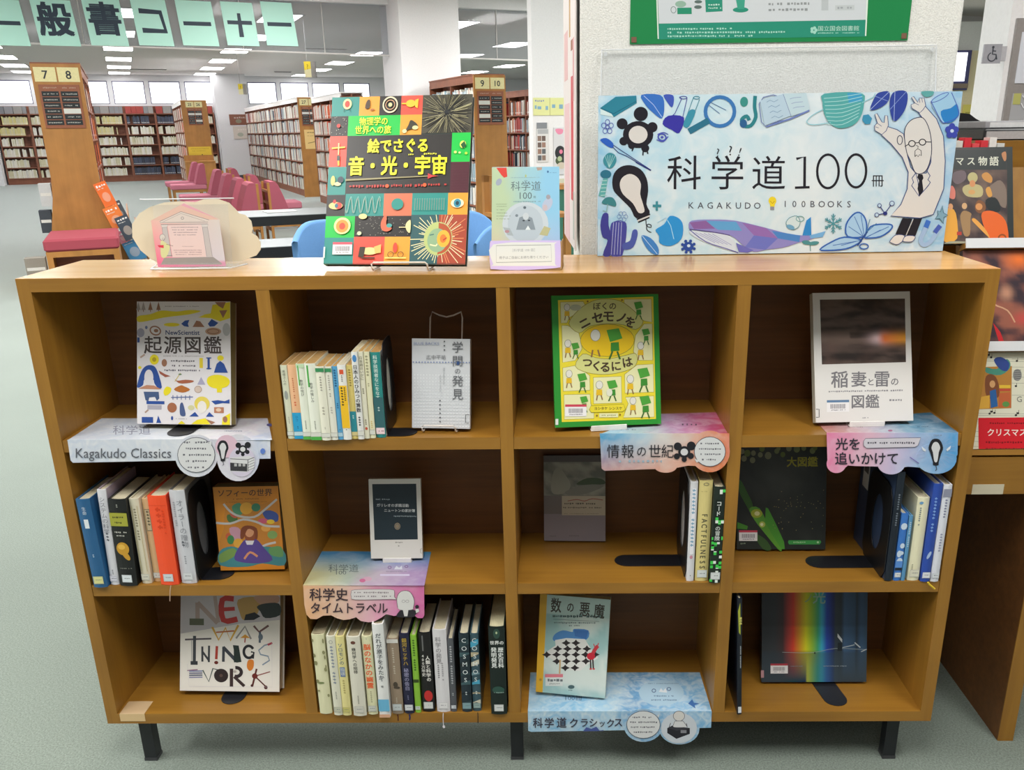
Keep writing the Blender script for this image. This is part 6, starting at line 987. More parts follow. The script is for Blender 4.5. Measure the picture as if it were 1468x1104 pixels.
for (a0, a1, ch, _, z0, z1), l in zip(HB, HL):
    if ch == '一': a0 = -1.09
    T = thing('paper_sign', l+', hung on the glass screen', 'paper sign', rab(a0, 11.78, z0), TH); w_, h_ = a1-a0, z1-z0
    sk = -.035; g = Geo(); P = [(0, 0, 0), (w_, 0, -.003), (w_+sk*1.2, 0, h_), (sk, 0, h_+.005)]; g.add(P+[(x, .002, z) for x, y, z in P], [(0, 1, 2, 3), (7, 6, 5, 4), (0, 4, 5, 1), (1, 5, 6, 2), (2, 6, 7, 3), (3, 7, 4, 0)], 'b9ebdd'); g.build('paper_sheet', M['print'], T)
    A = Art(w_, h_); K = '33404e'; W_, H_ = w_*1000, h_*1000; A.mf = lambda x, y: (x/1000+sk*(1-y/H_), h_-y/1000)
    if ch in 'ー一': A.r(W_*.12, H_*.46, W_*.88, H_*.55, K)
    elif ch == 'ナ': A.r(W_*.12, H_*.42, W_*.88, H_*.51, K); A.p([(W_*.46, H_*.25), (W_*.56, H_*.25), (W_*.56, H_*.8), (W_*.42, H_*.8)], K)
    elif ch == 'コ': A.li([(W_*.18, H_*.25), (W_*.78, H_*.27), (W_*.84, H_*.68), (W_*.18, H_*.67)], 60, K)
    else: A.t(ch, W_*.5, H_*.42, 400, K, .05)
    A.step = 1e-4; A.build('brushed_character', T, 0, -.002, 'print')
# ------------------------------------------------------------------ library shelving
rb_ = random.Random(11)
PAL = ['e4e0d6', 'd9d6cc', 'e9e7e0', 'cfcabd', 'b9c4cc', 'dfd8c4', 'c4cfc8', 'a9b4bc', 'd4b8a8', 'e6e2da', 'f0ede6', '8f9aa8', 'b89a8a', '5f7f98', 'e2dccb', 'a33a34', '3f4f5c', 'c9c4b4']
def cover_mat():
    m, t, b = newmat('library_book_cover', .5, spec=.3); oi = nd(t, 'ShaderNodeObjectInfo'); t.links.new(oi.outputs['Color'], b.inputs['Base Color']); return m
M['cover'] = cover_mat()
bm_ = bpy.data.meshes.new('library_book')
g = Geo(); g.prism([(0, .02), (.25, .0), (.75, 0), (1, .02), (1, .97), (.93, .97), (.93, .1), (.07, .1), (.07, .97), (0, .97)], 0, 1, m=0); g.box(.07, .93, .1, .95, .01, .985, 'd8cfb4', 1)
_o = g.build('library_book', [M['cover'], M['paper']]); BM = _o.data; bpy.data.objects.remove(_o)
far = Geo(); NB = [0]; SN = {}
CN = {'e4e0d6': 'off-white', 'd9d6cc': 'pale grey', 'e9e7e0': 'white', 'cfcabd': 'stone grey', 'b9c4cc': 'pale blue-grey', 'a33a34': 'dark red', 'b8443c': 'brick red', 'e6e2da': 'cream-white', '7a3a34': 'maroon', '3f4f5c': 'slate', 'c98a6a': 'tan', 'e2703a': 'orange', 'e88a4a': 'light orange', 'd8553a': 'red-orange', 'd8cfc8': 'pinkish grey', 'c9c4c0': 'mid grey', 'c9d4da': 'ice blue', '9ab4c0': 'dull blue', 'c4a8a0': 'dusky pink', 'c9c4b4': 'sand grey', 'e06a4a': 'coral', '5f8fb0': 'blue', 'd8cfc4': 'beige', 'dfd8c4': 'cream', 'c4cfc8': 'pale green', 'a9b4bc': 'steel grey', 'd4b8a8': 'rose beige', 'f0ede6': 'bright white', '8f9aa8': 'blue-grey', 'b89a8a': 'brownish', '5f7f98': 'dusky blue', 'e2dccb': 'ivory'}
ORD = ['first', 'second', 'third', 'fourth', 'fifth', 'sixth', 'seventh', 'eighth', 'ninth', 'tenth', 'eleventh', 'twelfth']+['%dth' % k for k in range(13, 120)]
def put_book(base, ang, w, d, h, c, label, group, tilt=0):
    o = bpy.data.objects.new('library_book', BM); COL.objects.link(o); o.location = base; o.rotation_euler = (0, tilt, ang); o.scale = (w, d, h); o.color = (*H(c), 1)
    tag(o, label, 'book', group); NB[0] += 1; return o
def row_of_books(ori, ang, length, z, hmax, single, label='', group='', pal=PAL, fill=.95, wmin=.018, wmax=.045, depth=.16, orange=0):
    """ori = world point of the row's start at the shelf edge; books run along local x at angle ang, spines to local -y"""
    ex = Vector((math.cos(ang), math.sin(ang), 0)); x = .005
    T_ = Matrix.Translation(ori) @ Matrix.Rotation(ang, 4, 'Z')
    while x < length*fill:
        w = rb_.uniform(wmin, wmax); 
        if x+w > length: break
        h = hmax*rb_.uniform(.78, .97); c = rb_.choice(pal) if rb_.random() > orange else rb_.choice(('e2703a', 'e88a4a', 'd8553a'))
        if rb_.random() < .05: x += rb_.uniform(.03, .12); continue
        off = rb_.uniform(.0, .02)
        if single and NB[0] < 225:
            kk = SN.get((label, group), 0); SN[(label, group)] = kk+1
            put_book(T_ @ Vector((x, off, z+.001)), ang, w*.94, depth*rb_.uniform(.85, 1), h, c, '%s book, %s along %s' % (CN.get(c, 'pale'), ORD[kk], label), group)
        else:
            far.box(x, x+w*.92, off, off+depth, z+.001, z+h, c, T=T_)
            far.box(x+w*.2, x+w*.72, off-.001, off, z+.03, z+.05, 'e9e6df', T=T_)
        x += w
ROWN = ['top', 'second', 'third', 'fourth', 'fifth', 'bottom']
def unit(name, label, a0, b0, L, rows=6, w=.42, h=2.0, near='panel', sside=-1, left=True, right=True, flare=False, nums=None, board='m', zc=.0, single_near=0, books=True, blabel='', bgroup='', pal=PAL, orange=0.0, frame='redwood', low=.12, single_rows=(0, 9)):
    """double-sided library shelving running away from a0..a0+w at b0 for length L"""
    T = thing(name, label, 'library shelving', rab(a0+w/2, b0, 0), TH); hw = w/2; fm = M[frame]
    if near == 'panel':
        prof = [(-hw, h), (hw, h), (hw, .95), (hw+.015, .78), (hw+.07, .5), (hw+.13, .2), (hw+.15, 0), (-hw-.15, 0), (-hw-.13, .2), (-hw-.07, .5), (-hw-.015, .78), (-hw, .95)] if flare else [(-hw, h), (hw, h), (hw+.01, .7), (hw+.04, 0), (-hw-.04, 0), (-hw-.01, .7)]
        Geo().prism(prof, 0, .03, axis='y').build('end_panel', M['oak'], T)
    Geo().box(-.012, .012, .03, L, low, h-.02).build('back_board', fm, T)
    n = max(1, int(round(L/.9))); bl = (L-.03)/n
    zs = [low+.02+(h-.12-low)*k/rows for k in range(rows)]
    for s, on in ((-1, left), (1, right)):
        if not on: continue
        x0, x1 = (-hw+.01, -.012) if s < 0 else (.012, hw-.01)
        for z in zs: Geo().box(x0, x1, .03, L, z-.02, z, '8a5a40').build('shelf_board', fm, T)
        Geo().box(x0, x1, .03, L, 0, low-.002, '6a4634').build('plinth', fm, T)
        for k in range(n+1): yy = .03+bl*k; Geo().box(x0, x1, yy-(.012 if k else 0), yy+.012, low, h-.05).build('upright', fm, T)
        Geo().box(x0 if s < 0 else x1-.02, x0+.02 if s < 0 else x1, .03, L, h-.09, h, 'e9e6e2').build('cornice_board', M['paint'] if board == 'w' else fm, T)
    Geo().box(-hw, hw, .03, L, h-.0, h+.015).build('top_cap', M['paint'] if board == 'w' else fm, T)
    if nums:
        for i, t_ in enumerate(nums):
            x = -.10 if i == 0 else .10; q = Geo().box(x-.093, x+.093, -.006, 0, h-.16, h-.03, 'd9cf9a').build('number_plate', M['paint'], T)
            A = Art(.186, .13); A.step = 1e-4; A.t(t_, 93, 66, 105 if len(t_) == 1 else 92, '2e3238', .01); A.build('number', q, x-.093, -.0065, 'print', h-.16)
        Geo().box(-.175, .175, -.012, 0, h-.58, h-.185, '8a5034').build('directory_board', M['paint'], T)
        A = Art(.35, .395); A.step = 1e-4; r2 = random.Random(len(nums[0])+ord(nums[0][0]))
        for s in (0, 1):
            xx = 18+164*s; A.d(xx+20, xx+130, 28, 14, 'a58a7a', s)
            for k in range(6):
                wh_ = r2.random() < .22; A.r(xx, 60+52*k, xx+148, 60+52*k+46, 'c9cac4' if wh_ else '22272a')
                if not wh_: A.d(xx+15, xx+130, 84+52*k, 12, 'a9a9a4', k)
        A.build('directory_strips', T, -.175, -.0125, 'print', h-.58)
    if books:
        for s, on in ((-1, left), (1, right)):
            if not on: continue
            for ri, z in enumerate(zs):
                for k in range(n):
                    hm = (h-.12-low)/rows-.03
                    one = s == sside and k*bl < single_near and single_rows[0] <= ri <= single_rows[1]
                    rn = 'the %s row, %s bay of %s' % (ROWN[rows-1-ri], ORD[k], blabel)
                    if s < 0: row_of_books(rab(a0+.015, b0+.03+bl*(k+1)-.015), TH-PI/2, bl-.03, z, hm, one, rn, bgroup, pal, rb_.uniform(.75, 1), orange=orange if k < 2 else orange*.4)
                    else: row_of_books(rab(a0+w-.015, b0+.03+bl*k+.015), TH+PI/2, bl-.03, z, hm, one, rn, bgroup, pal, rb_.uniform(.8, 1), orange=orange)
    return T
RED = ['e4e0d6', 'a33a34', 'b8443c', 'd9d6cc', 'e6e2da', '7a3a34', 'cfcabd', '3f4f5c', 'c98a6a', 'b9c4cc']
unit('library_shelf_unit', 'tall library shelving numbered 9 and 10 with a brown end panel', 4.27, 9.22, 1.85, nums=('9', '10'), single_near=5, single_rows=(4, 6), blabel='shelving 9 10', bgroup='books on top rows of shelving 9 and 10', pal=['c9d4da', 'e4e0d6', '9ab4c0', 'd9d6cc', 'e9e7e0', 'c4a8a0', 'b9c4cc'])
unit('library_shelf_unit', 'red-brown shelving full of red and white books past the 9 10 panel', 6.72, 12.6, 2.3, near=None, single_near=5, single_rows=(1, 6), blabel='red-brown shelving', bgroup='books beyond the 9 10 panel', pal=RED)
unit('library_shelf_unit', 'pale-topped shelving with orange-spined books next to the big picture book', 3.76, 14.6, 2.75, near=None, board='w', single_near=5, blabel='orange-spine shelving', bgroup='books with orange spines beside the picture book', orange=.34, pal=['d9d6cc', 'e4e0d6', 'cfcabd', 'd8cfc8', 'c9c4c0'])
U = unit('library_shelf_unit', 'long shelving numbered 27 and 28 receding behind the red seats', 3.78, 19.0, 9.6, w=.46, h=2.08, nums=('27', '28'), board='w', single_near=1.0, blabel='shelving 27 28', bgroup='books in the first bay of shelving 27 28')
q = Geo().box(-.15, .15, -.008, 0, 1.02, 1.42, 'd9b878').build('yellow_notice', M['print'], U); A = Art(.3, .4); A.step = 1e-4; A.d(60, 220, 60, 26, '6a5530'); A.d(60, 240, 130, 16, '8a7348'); A.li([(60, 280), (150, 265), (240, 240)], 12, '6a5530'); A.build('notice_print', U, -.15, -.009, 'print', 1.02)
U = unit('library_shelf_unit', 'shelving numbered 25 and 26 with a yellow notice and red and orange spines', 1.66, 23.2, 4.6, w=.6, h=2.15, nums=('25', '26'), board='w', orange=.18, pal=['e4e0d6', 'd8a8a0', 'd9d6cc', 'e6e2da', 'c9a8a0', 'cfcabd'])
Geo().box(-.27, .27, -.02, -.005, .78, 1.06, 'd9b83c').build('yellow_notice', M['print'], U); A = Art(.54, .3); A.step = 1e-4; A.d(60, 480, 60, 22, 'a58a2a'); A.d(60, 400, 110, 18, 'a58a2a'); A.r(300, 190, 325, 260, '3a3420'); A.build('notice_print', U, -.27, -.021, 'print', .77)
T = thing('catalogue_table', 'small oak table with sides, standing before the 25 26 panel', 'table', rab(1.9, 22.6, 0), TH)
Geo().box(-.35, .35, 0, .5, .7, .73).build('table_top', M['oak'], T); Geo().box(-.35, .35, .47, .5, .73, .86).build('rear_screen', M['oak'], T); [Geo().box(x, x+.03, 0, .5, 0, .7).build('side_board', M['oak'], T) for x in (-.35, .32)]; Geo().box(-.32, .32, .02, .04, .1, .7).build('front_board', M['oak'], T)
# shelving numbered 7 and 8 close at the left, with sloping magazine racks
U = unit('library_shelf_unit', 'flared oak shelving end numbered 7 and 8 with a red padded bench before it', -.48, 8.42, 2.6, flare=True, nums=('7', '8'), w=.43, rows=6, left=False, sside=1, single_near=1, blabel='shelving 7 8', bgroup='books on the side of shelving 7 8', pal=['e2703a', 'e88a4a', 'e4e0d6', 'd8553a', 'c9c4b4', 'e06a4a', '5f8fb0', 'd9d6cc'])
pal7 = ['e2703a', 'e88a4a', 'e4e0d6', 'd8553a', 'c9c4b4', 'e06a4a', '5f8fb0', 'd9d6cc']
for a, b, z, w_, h_, c, l in ((-.04, 8.33, .66, .12, .24, 'e06a2a', 'orange-covered magazine'), (.04, 8.36, .50, .13, .2, '4a5058', 'charcoal magazine under the orange one'), (.0, 8.31, .44, .15, .22, 'e27a34', 'lower orange magazine with a white corner'), (.10, 8.25, .33, .13, .24, '3a4450', 'dark slate magazine'), (.12, 8.30, .10, .16, .25, '3f84b4', 'bright blue magazine at the foot'), (.05, 8.28, .30, .1, .12, 'c4788a', 'small dusky pink booklet')):
    T = thing('magazine', l+' of the sloping rack beside shelving 7 8', 'magazine', mat=Matrix.Translation(rab(a-.0, b, z)) @ Matrix.Rotation(TH+R(6), 4, 'Z') @ Matrix.Rotation(R(-6), 4, 'X') @ Matrix.Rotation(R(-18), 4, 'Y'))
    Geo().box(0, w_, 0, .008, 0, h_, c).build('magazine_body', M['gloss'], T); A = Art(w_, h_); A.step = 1e-4; A.d(w_*120, w_*880, 34, 24, 'e6e4e0'); A.d(w_*120, w_*600, 62, 10, 'd4d4d0'); A.e(w_*500, h_*620, w_*300, h_*200, mixc(c, 'e0d0c0', .35)); A.build('magazine_print', T, 0, -.0006)
T = thing('magazine_rack', 'sloping wooden magazine rack along the foot of shelving 7 8', 'rack', rab(.12, 8.44, 0), TH)
for k in range(3): Geo().box(.02+.07*k, .035+.07*k, 0, 2.2, .02, .55-.17*k).build('rack_step', M['oak'], T)
for a, b, z, c, l in ((-.56, 8.6, .78, 'cfd2d4', 'grey-white booklet sticking out above the gap on the shelving 7 8'), (-.60, 8.6, .52, '4a5058', 'dark booklet on the low rack of shelving 7 8'), (-.70, 8.2, .1, '9a958c', 'grey-brown card box on the floor beside the padded bench')):
    tag(Geo(T=Matrix.Translation(rab(a, b, z)) @ Matrix.Rotation(TH, 4, 'Z')).box(-.06 if z > .2 else -.13, .05, 0, .15, -.1, .12 if z > .2 else .12, c).box(-.05 if z > .2 else -.12, .04, -.002, 0, .0, .03, 'e4e4e0').build('booklet' if z > .2 else 'card_box', M['paper']), l, 'booklet' if z > .2 else 'box')
T = thing('padded_bench', 'oak bench box with a dusky red padded seat before the 7 8 panel', 'bench', rab(-.26, 7.33, 0), TH)
Geo().bbox(-.31, .31, 0, .9, .36, .47, '9c4652', r=.018).build('seat_pad', M['fabric'], T); Geo().box(-.30, .30, .01, .89, .31, .36).build('seat_frame', M['oak'], T); [Geo().box(x, x+.05, .01, .89, 0, .31).build('side_board', M['oak'], T) for x in (-.30, .25)]; Geo().box(-.25, .25, .3, .32, 0, .31, '5a3a28').build('inner_board', M['redwood'], T); Geo().box(-.25, .25, .02, .3, .05, .07).build('low_shelf', M['oak'], T)
# wall shelving along the far wall
def wall_bay(a0, wd, label, dark=False, yellow=False):
    T = thing('wall_shelf_bay', label, 'library shelving', rab(a0, 29.98, 0), TH); fm = M['redwood']
    Geo().box(0, wd, -.02, 0, 0, 2.2).build('back_board', fm, T)
    for x in (0, wd-.03): Geo().box(x, x+.03, -.3, -.02, 0, 2.0).build('upright', fm, T)
    zs = [.18+.3*k for k in range(7)]
    for z in zs: Geo().box(.03, wd-.03, -.3, -.02, z-.025, z).build('shelf_board', fm, T)
    Geo().box(.03, wd-.03, -.27, -.25, 0, .15).build('plinth', fm, T)
    for i, z in enumerate(zs[:6]):
        p = ['e2deca', 'd6d0ae', 'e4e0d6', 'd9d6cc', 'eae7da', 'cfc9a8'] if not (dark and i in (0, 1, 5)) else ['3f4658', '4a5268', '39404f']
        if i > 3 and yellow: p = ['d6cc8a', 'cfc9a8', 'd9cf9a']
        row_of_books(rab(a0+.035, 29.7), TH, wd-.07, z, .25, False, pal=p, fill=rb_.uniform(.7, 1), depth=.2)
    r_ = random.Random(int(a0*10)); x = .04
    while x < wd-.12:
        ww = r_.uniform(.12, .3); far.box(x, min(x+ww*.95, wd-.04), -.26, -.05, 1.985, 2.185, r_.choice(('8a8a8c', '9a9894', '7d7f84', 'a09c98', 'a8433c' if a0 > 0 else '8c8c90')), T=Matrix.Translation(rab(a0, 29.98)) @ Matrix.Rotation(TH, 4, 'Z')); x += ww
for i in range(7):
    a0 = -3.05+.86*i
    wall_bay(a0, .86, ['far wall shelving bay nearest the room corner', 'second far wall bay from the room corner, rows of white files', 'far wall bay half hidden by the flared 7 8 panel', 'far wall bay with yellowish upper rows beside the 7 8 panel', 'far wall bay with long cream series', 'far wall bay with navy volumes at top and foot', 'far wall bay seen beyond the 25 26 panel, against the white column'][i], dark=i in (4, 5), yellow=i in (0, 3))
stuff(far.build('distant_library_books', M['paint']), 'hundreds of white, cream and coloured books packed on the distant library shelves', 'books')
# posters on the far column and signs hanging from the ceiling
for a0, a1, z0, z1, c, l in ((3.35, 3.88, 1.62, 1.93, '8a5a48', 'brown framed picture high on the far white column'), (3.42, 3.83, 1.2, 1.58, 'd8cfc4', 'pale small poster under the brown picture on the far column')):
    T = thing('wall_poster', l, 'poster', rab(a0, 28.99, z0), TH); Geo().box(0, a1-a0, -.01, 0, 0, z1-z0, c).build('poster_sheet', M['print'], T); A = Art(a1-a0, z1-z0); A.step = 1e-4; A.d(60, (a1-a0)*900, 100, 60, mixc(c, 'f0e8e0', .5)); A.e((a1-a0)*500, (z1-z0)*650, 90, 60, mixc(c, '8fa08a', .6)); A.build('poster_print', T, 0, -.011, 'print')
for a, b, zz, s, l in ((3.14, 14.0, 2.33, 1.0, 'yellow and white question sign hanging below the ceiling, the bigger one'), (2.75, 20.0, 2.28, .9, 'small yellow hanging sign before the far white column')):
    T = thing('hanging_sign', l, 'sign', rab(a, b, zz), TH-R(25)); Geo().box(-.05*s, .06*s, -.01, .01, -.12*s, .12*s, 'e4dcae').build('sign_face', M['print'], T); Geo().box(.06*s, .12*s, -.01, .1, -.12*s, .12*s, '8f8a84').build('sign_side', M['paint'], T)
    A = Art(.11*s, .24*s); A.step = 1e-4; A.p([(0, 0), (110*s, 0), (110*s, 110*s), (0, 130*s)], 'e8cf3a'); A.t('?', 55*s, 80*s, 110*s, 'b0922a', .01); A.build('sign_print', T, -.05*s, -.011, 'print', -.12*s); Geo().tube([(0, 0, .12*s), (0, 0, 3.1-zz)], .004, 'a9a6a4', n=5).build('hanging_wire', M['metal'], T)
# notices on the second white column
def colposter(name, l, a0, a1, z0, z1, c, fn):
    T = thing('notice' if name is None else name, l, 'notice', rab(a0, 6.996, z0), TH); Geo().box(0, a1-a0, -.003, 0, 0, z1-z0, c).build('paper_sheet', M['print'], T); A = Art(a1-a0, z1-z0); A.step = 3e-5; fn(A, (a1-a0)*1000, (z1-z0)*1000); A.build('notice_print', T, 0, -.0032, 'print')
colposter('yellow_notice', 'pale yellow paper lettered in blue on the white column', 4.095, 4.8, 1.49, 1.66, 'd9dc9c', lambda A, w, h: (A.r(w*.26, 0, w*.27, h, 'b4b47a'), A.d(20, 160, 30, 22, '7f8fb0'), A.d(15, 175, 95, 50, '7fa8c0', gap=.1), A.d(210, 400, 85, 46, '7fa8c0', 4, gap=.1), A.d(430, 660, 85, 46, '8fa8a0', 4)))
colposter('photo_strip', 'grey and white strip of small photographs on the white column', 4.13, 4.26, 1.03, 1.42, 'd4d4d4', lambda A, w, h: (A.r(0, 0, w*.9, 60, '7f848a'), A.r(10, 65, w, 110, 'a9acb0'), [A.r(8+48*i, 130+64*j, 50+48*i, 180+64*j, ('8a7468', '6a5a54', '97786a', '5f6468')[(i+j) % 4]) for i in (0, 1) for j in range(4)]))
colposter('flower_notice', 'pink and black flower poster on the white column', 4.32, 4.7, .9, 1.37, 'cfd0d4', lambda A, w, h: (A.p([(20, 20), (60, 10), (110, 20), (100, 60), (50, 65)], 'e08aa8', 1), A.e(75, 250, 60, 70, '2a2c30'), A.e(120, 330, 60, 60, '34383a'), A.e(60, 330, 40, 40, '4a5a40'), A.e(85, 240, 20, 22, 'd87a98'), A.e(70, 310, 26, 26, 'a9b890'), A.e(150, 260, 30, 40, '5a3a44'), A.e(90, 380, 50, 34, 'c9bfae')))
# pink-red banner edge on the side of the near column
T = thing('side_poster', 'tall pink and red poster edge on the near column side', 'poster', (1.038, .30, 1.10))
PT = Matrix.Rotation(R(-86.6+90), 4, 'Z'); Geo(T=PT).box(-.003, 0, 0, .34, 0, 1.4, 'e8dedc').build('poster_sheet', M['print'], T); g = Geo(T=PT)
for y0, y1, z0, z1, c in ((.04, .1, .1, .35, 'd0404a'), (.15, .3, .0, .3, 'e6c0c4'), (.02, .05, .3, .42, 'd8a0a4'), (.2, .3, .35, .45, 'e0b4b4'), (.06, .1, .4, .42, 'a05a3a'), (.12, .15, .43, 1.3, 'c49a5a'), (.02, .05, .02, .12, 'b9c0b8')): g.box(-.0036, -.003, y0, y1, z0, z1, c)
o = g.build('poster_print', M['print'], T); o['kind'] = 'stuff'
# ------------------------------------------------------------------ red seats, low tables, blue chairs
def lounge_seat(label, a, b, face, group=None):
    """face -1 looks towards -a, +1 towards +a; a is where the rear of the backrest stands"""
    T = thing('lounge_seat', label, 'seat', rab(a, b, 0), TH, group); f = face; w = .56
    def X(x0, x1): return (min(f*x0, f*x1), max(f*x0, f*x1))
    P = [(.03, .40), (.25, .40), (.19, .60), (.13, .76), (.10, .79), (.04, .79), (.03, .76)]
    Geo().prism([(f*x, z) for x, z in P], 0, w, 'a35666', axis='y').build('backrest', M['fabric'], T)
    g = Geo(); x0, x1 = X(.04, .72); g.bbox(x0, x1, 0, w, .30, .40, 'b87080', r=.015); g.build('seat_pad', M['fabric'], T)  # pad paler than the backrest: light on seat tops put into its colour
    x0, x1 = X(0, .03)
    for y in (0, w-.04): Geo().box(x0, x1, y, y+.04, .0, .78).build('rear_post', M['oak'], T)
    for z in (.2, .38, .52, .66): Geo().box(x0, x1, .04, w-.04, z, z+.03).build('rear_slat', M['oak'], T)
    x0, x1 = X(.64, .68)
    for y in (.02, w-.06): Geo().box(x0, x1, y, y+.04, 0, .30).build('front_leg', M['oak'], T)
    x0, x1 = X(.03, .68)
    for y in (.01, w-.04): Geo().box(x0, x1, y, y+.025, .25, .30).build('seat_rail', M['oak'], T)
for i, b in enumerate((9.6, 10.9, 12.5, 14.3, 18.0)): lounge_seat(['dusky red seat closest to the black table, facing the 7 8 shelving', 'second red seat in the row facing the 7 8 shelving', 'middle red seat of the row facing the 7 8 shelving', 'fourth red seat of the row facing the 7 8 shelving', 'farthest pink-red seat by the 25 26 shelving'][i], 1.62+.015*i, b, -1, 'red seats facing the 7 8 shelving')
lounge_seat('pink-red seat standing alone beyond the row, its pad towards the wall shelving', 1.64, 19.3, -1)
for i, b in enumerate((9.75, 11.9, 14.8)): lounge_seat(['red seat with slatted oak back, closest to the black table on the 27 28 side', 'red seat behind the slat-backed one, facing shelving 27 28', 'far red seat facing shelving 27 28'][i], 1.74+.03*i, b, 1, 'red seats facing the 27 28 shelving')
def low_table(label, a0, a1, b0, b1, z=.6):
    T = thing('reading_table', label, 'table', rab((a0+a1)/2, b0, 0), TH); hw = (a1-a0)/2; d = b1-b0
    Geo().bbox(-hw, hw, 0, d, z-.05, z, '6a7276', r=.006).build('table_top', M['gloss'], T); Geo().box(-hw-.002, hw+.002, -.004, 0, z-.09, z-.004, '16181b').build('edge_band', M['metal'], T)
    for x in (-hw+.05, hw-.1):
        for y in (.05, d-.1): Geo().box(x, x+.05, y, y+.05, 0, z-.05, '202226').build('leg', M['metal'], T)
low_table('black-edged reading table in front of the red seats', .95, 2.75, 7.15, 7.95)
low_table('lower black-edged table nearer the blue chairs', 1.0, 2.9, 5.5, 6.1, .5)
tag(Geo(T=Matrix.Translation(rab(1.42, 7.5, .602)) @ Matrix.Rotation(TH+.1, 4, 'Z')).box(0, .3, 0, .21, 0, .006, 'd4d2d4').box(.15, .152, 0, .21, .006, .0065, '8a8a90').build('open_magazine', M['paper']), 'open white magazine lying on the black-edged table', 'magazine')
def blue_chair(label, a, b, rz, s=1):
    T = thing('blue_chair', label, 'chair', mat=Matrix.Translation(rab(a, b, 0)) @ Matrix.Rotation(TH+rz, 4, 'Z'))
    n = 14; vs = []; fs = []; g = Geo()
    for side in (0, 1):
        for k in range(n+1):
            t = -1+2*k/n; x = .26*t; y = .10*t*t+(.0 if side == 0 else -.07); top = .84-.10*abs(t)**3.2
            for z in (.42, .62, top-.015, top): vs.append((x*(1 if z < top else .97), y+(.0 if z < top else (-.012 if side == 0 else .012))+.04*(.84-z), z))
    m = (n+1)*4
    for k in range(n):
        for j in range(3):
            a_ = k*4+j; fs.append((a_, a_+4, a_+5, a_+1)); fs.append((m+a_, m+a_+1, m+a_+5, m+a_+4))
        fs.append((k*4+3, k*4+7, m+k*4+7, m+k*4+3)); fs.append((k*4, m+k*4, m+k*4+4, k*4+4))
    for k in (0, n): fs.append((k*4, k*4+1, k*4+2, k*4+3, m+k*4+3, m+k*4+2, m+k*4+1, m+k*4))
    g.add(vs, fs, '6f9fd8'); g.build('backrest', M['fabric'], T, True)
    Geo().bbox(-.25, .25, -.48, -.02, .38, .46, '3f6fae', r=.02).build('seat_pad', M['fabric'], T); Geo().box(-.02, .02, .0, .03, .3, .6, '2a2c30').build('back_stem', M['metal'], T)
    Geo().tube([(0, -.24, .05), (0, -.24, .38)], .025, '2a2c30').build('column', M['metal'], T)
    for k in range(5): aa = 2*PI*k/5; Geo().tube([(0, -.24, .07), (.26*math.cos(aa), -.24+.26*math.sin(aa), .03)], .018, '2a2c30', n=6).build('leg', M['metal'], T)
blue_chair('light blue rounded chair back beyond the large picture book', 1.27, 3.75, R(-158)) ; blue_chair('blue chair between the picture book and the leaflet box', 2.2, 3.95, R(160)); blue_chair('lower blue chair back just beside the leaflet box', 2.22, 3.0, R(175))
T = thing('study_desk', 'oak study desk side with a framed screen behind the leaflet box', 'desk', rab(2.86, 5.2, 0), TH)
Geo().box(0, .05, 0, .05, 0, 1.0).build('front_post', M['oak'], T); Geo().box(.05, .5, .01, .03, .3, .93, 'b08a60').build('screen_panel', M['paper'], T); Geo().box(0, .6, 0, .05, .95, 1.0).build('top_rail', M['oak'], T); Geo().box(.0, .6, -.45, 0, .68, .71).build('desk_top', M['oak'], T); Geo().box(.55, .6, -.4, -.35, 0, .68).build('leg', M['oak'], T); Geo().box(.0, .05, -.4, -.35, 0, .68).build('leg', M['oak'], T)
T = thing('study_counter', 'oak counter with a green edge seen between the leaflet box and column', 'desk', rab(4.3, 6.2, 0), TH)
Geo().box(-.5, .3, 0, .5, .8, .84).build('counter_top', M['oak'], T); Geo().box(-.48, .28, .02, .48, .0, .8, '2f6a58').build('counter_body', M['paint'], T); Geo().box(-.5, .3, -.01, 0, .86, .9, 'c9c6b0').build('paper_edge', M['paper'], T)
# ------------------------------------------------------------------ the display table at the right
TX, TY, TZ = 1.835, .09, .70; LN = 20
T = thing('display_table', 'golden wood display table with a sloping book rest beside the bookcase', 'display table', (TX, TY, 0))
Geo().box(0, .9, 0, .02, .618, TZ).build('front_apron', M['wood'], T)
Geo().box(0, .9, .02, .75, TZ-.03, TZ-.002).build('table_board', M['wood'], T)
Geo().box(.17, .205, .003, .75, 0, .617).build('side_panel', M['wooddark'], T); Geo().box(.17, .205, .0, .003, 0, .617).build('edge_strip', M['woodv'], T); Geo().box(.86, .9, 0, .75, 0, .617).build('side_panel', M['woodv'], T)  # inner panel darkened for cavity shade; strip keeps the front edge golden
Geo().box(.02, .17, .72, .75, 0, .617).build('back_panel', M['wooddark'], T)  # dark tone paints the shade at the back of the cavity
t = Geo().box(.02, .085, -.0008, 0, .618, .64, 'cfc6ae').build('tape_strip', M['gloss'], T); t['label'] = 'strip of clear tape on the apron'
SL = Matrix.Translation((0, .012, TZ)) @ Matrix.Rotation(R(-LN), 4, 'X')
Geo(T=SL).box(0, .9, .012, .028, 0, .60).build('sloping_board', M['woodv'], T)
for k, s0 in enumerate((.0, .213, .425)):
    Geo(T=SL).box(0, .9, -.0155, .0118, s0, s0+.0115).build('book_ledge', M['wood'], T)
    if k: Geo(T=SL).box(0, .9, -.0195, -.0165, s0, s0+.02).build('clear_lip', M['edge'], T)
W0 = Matrix.Translation((TX, TY, 0)) @ SL
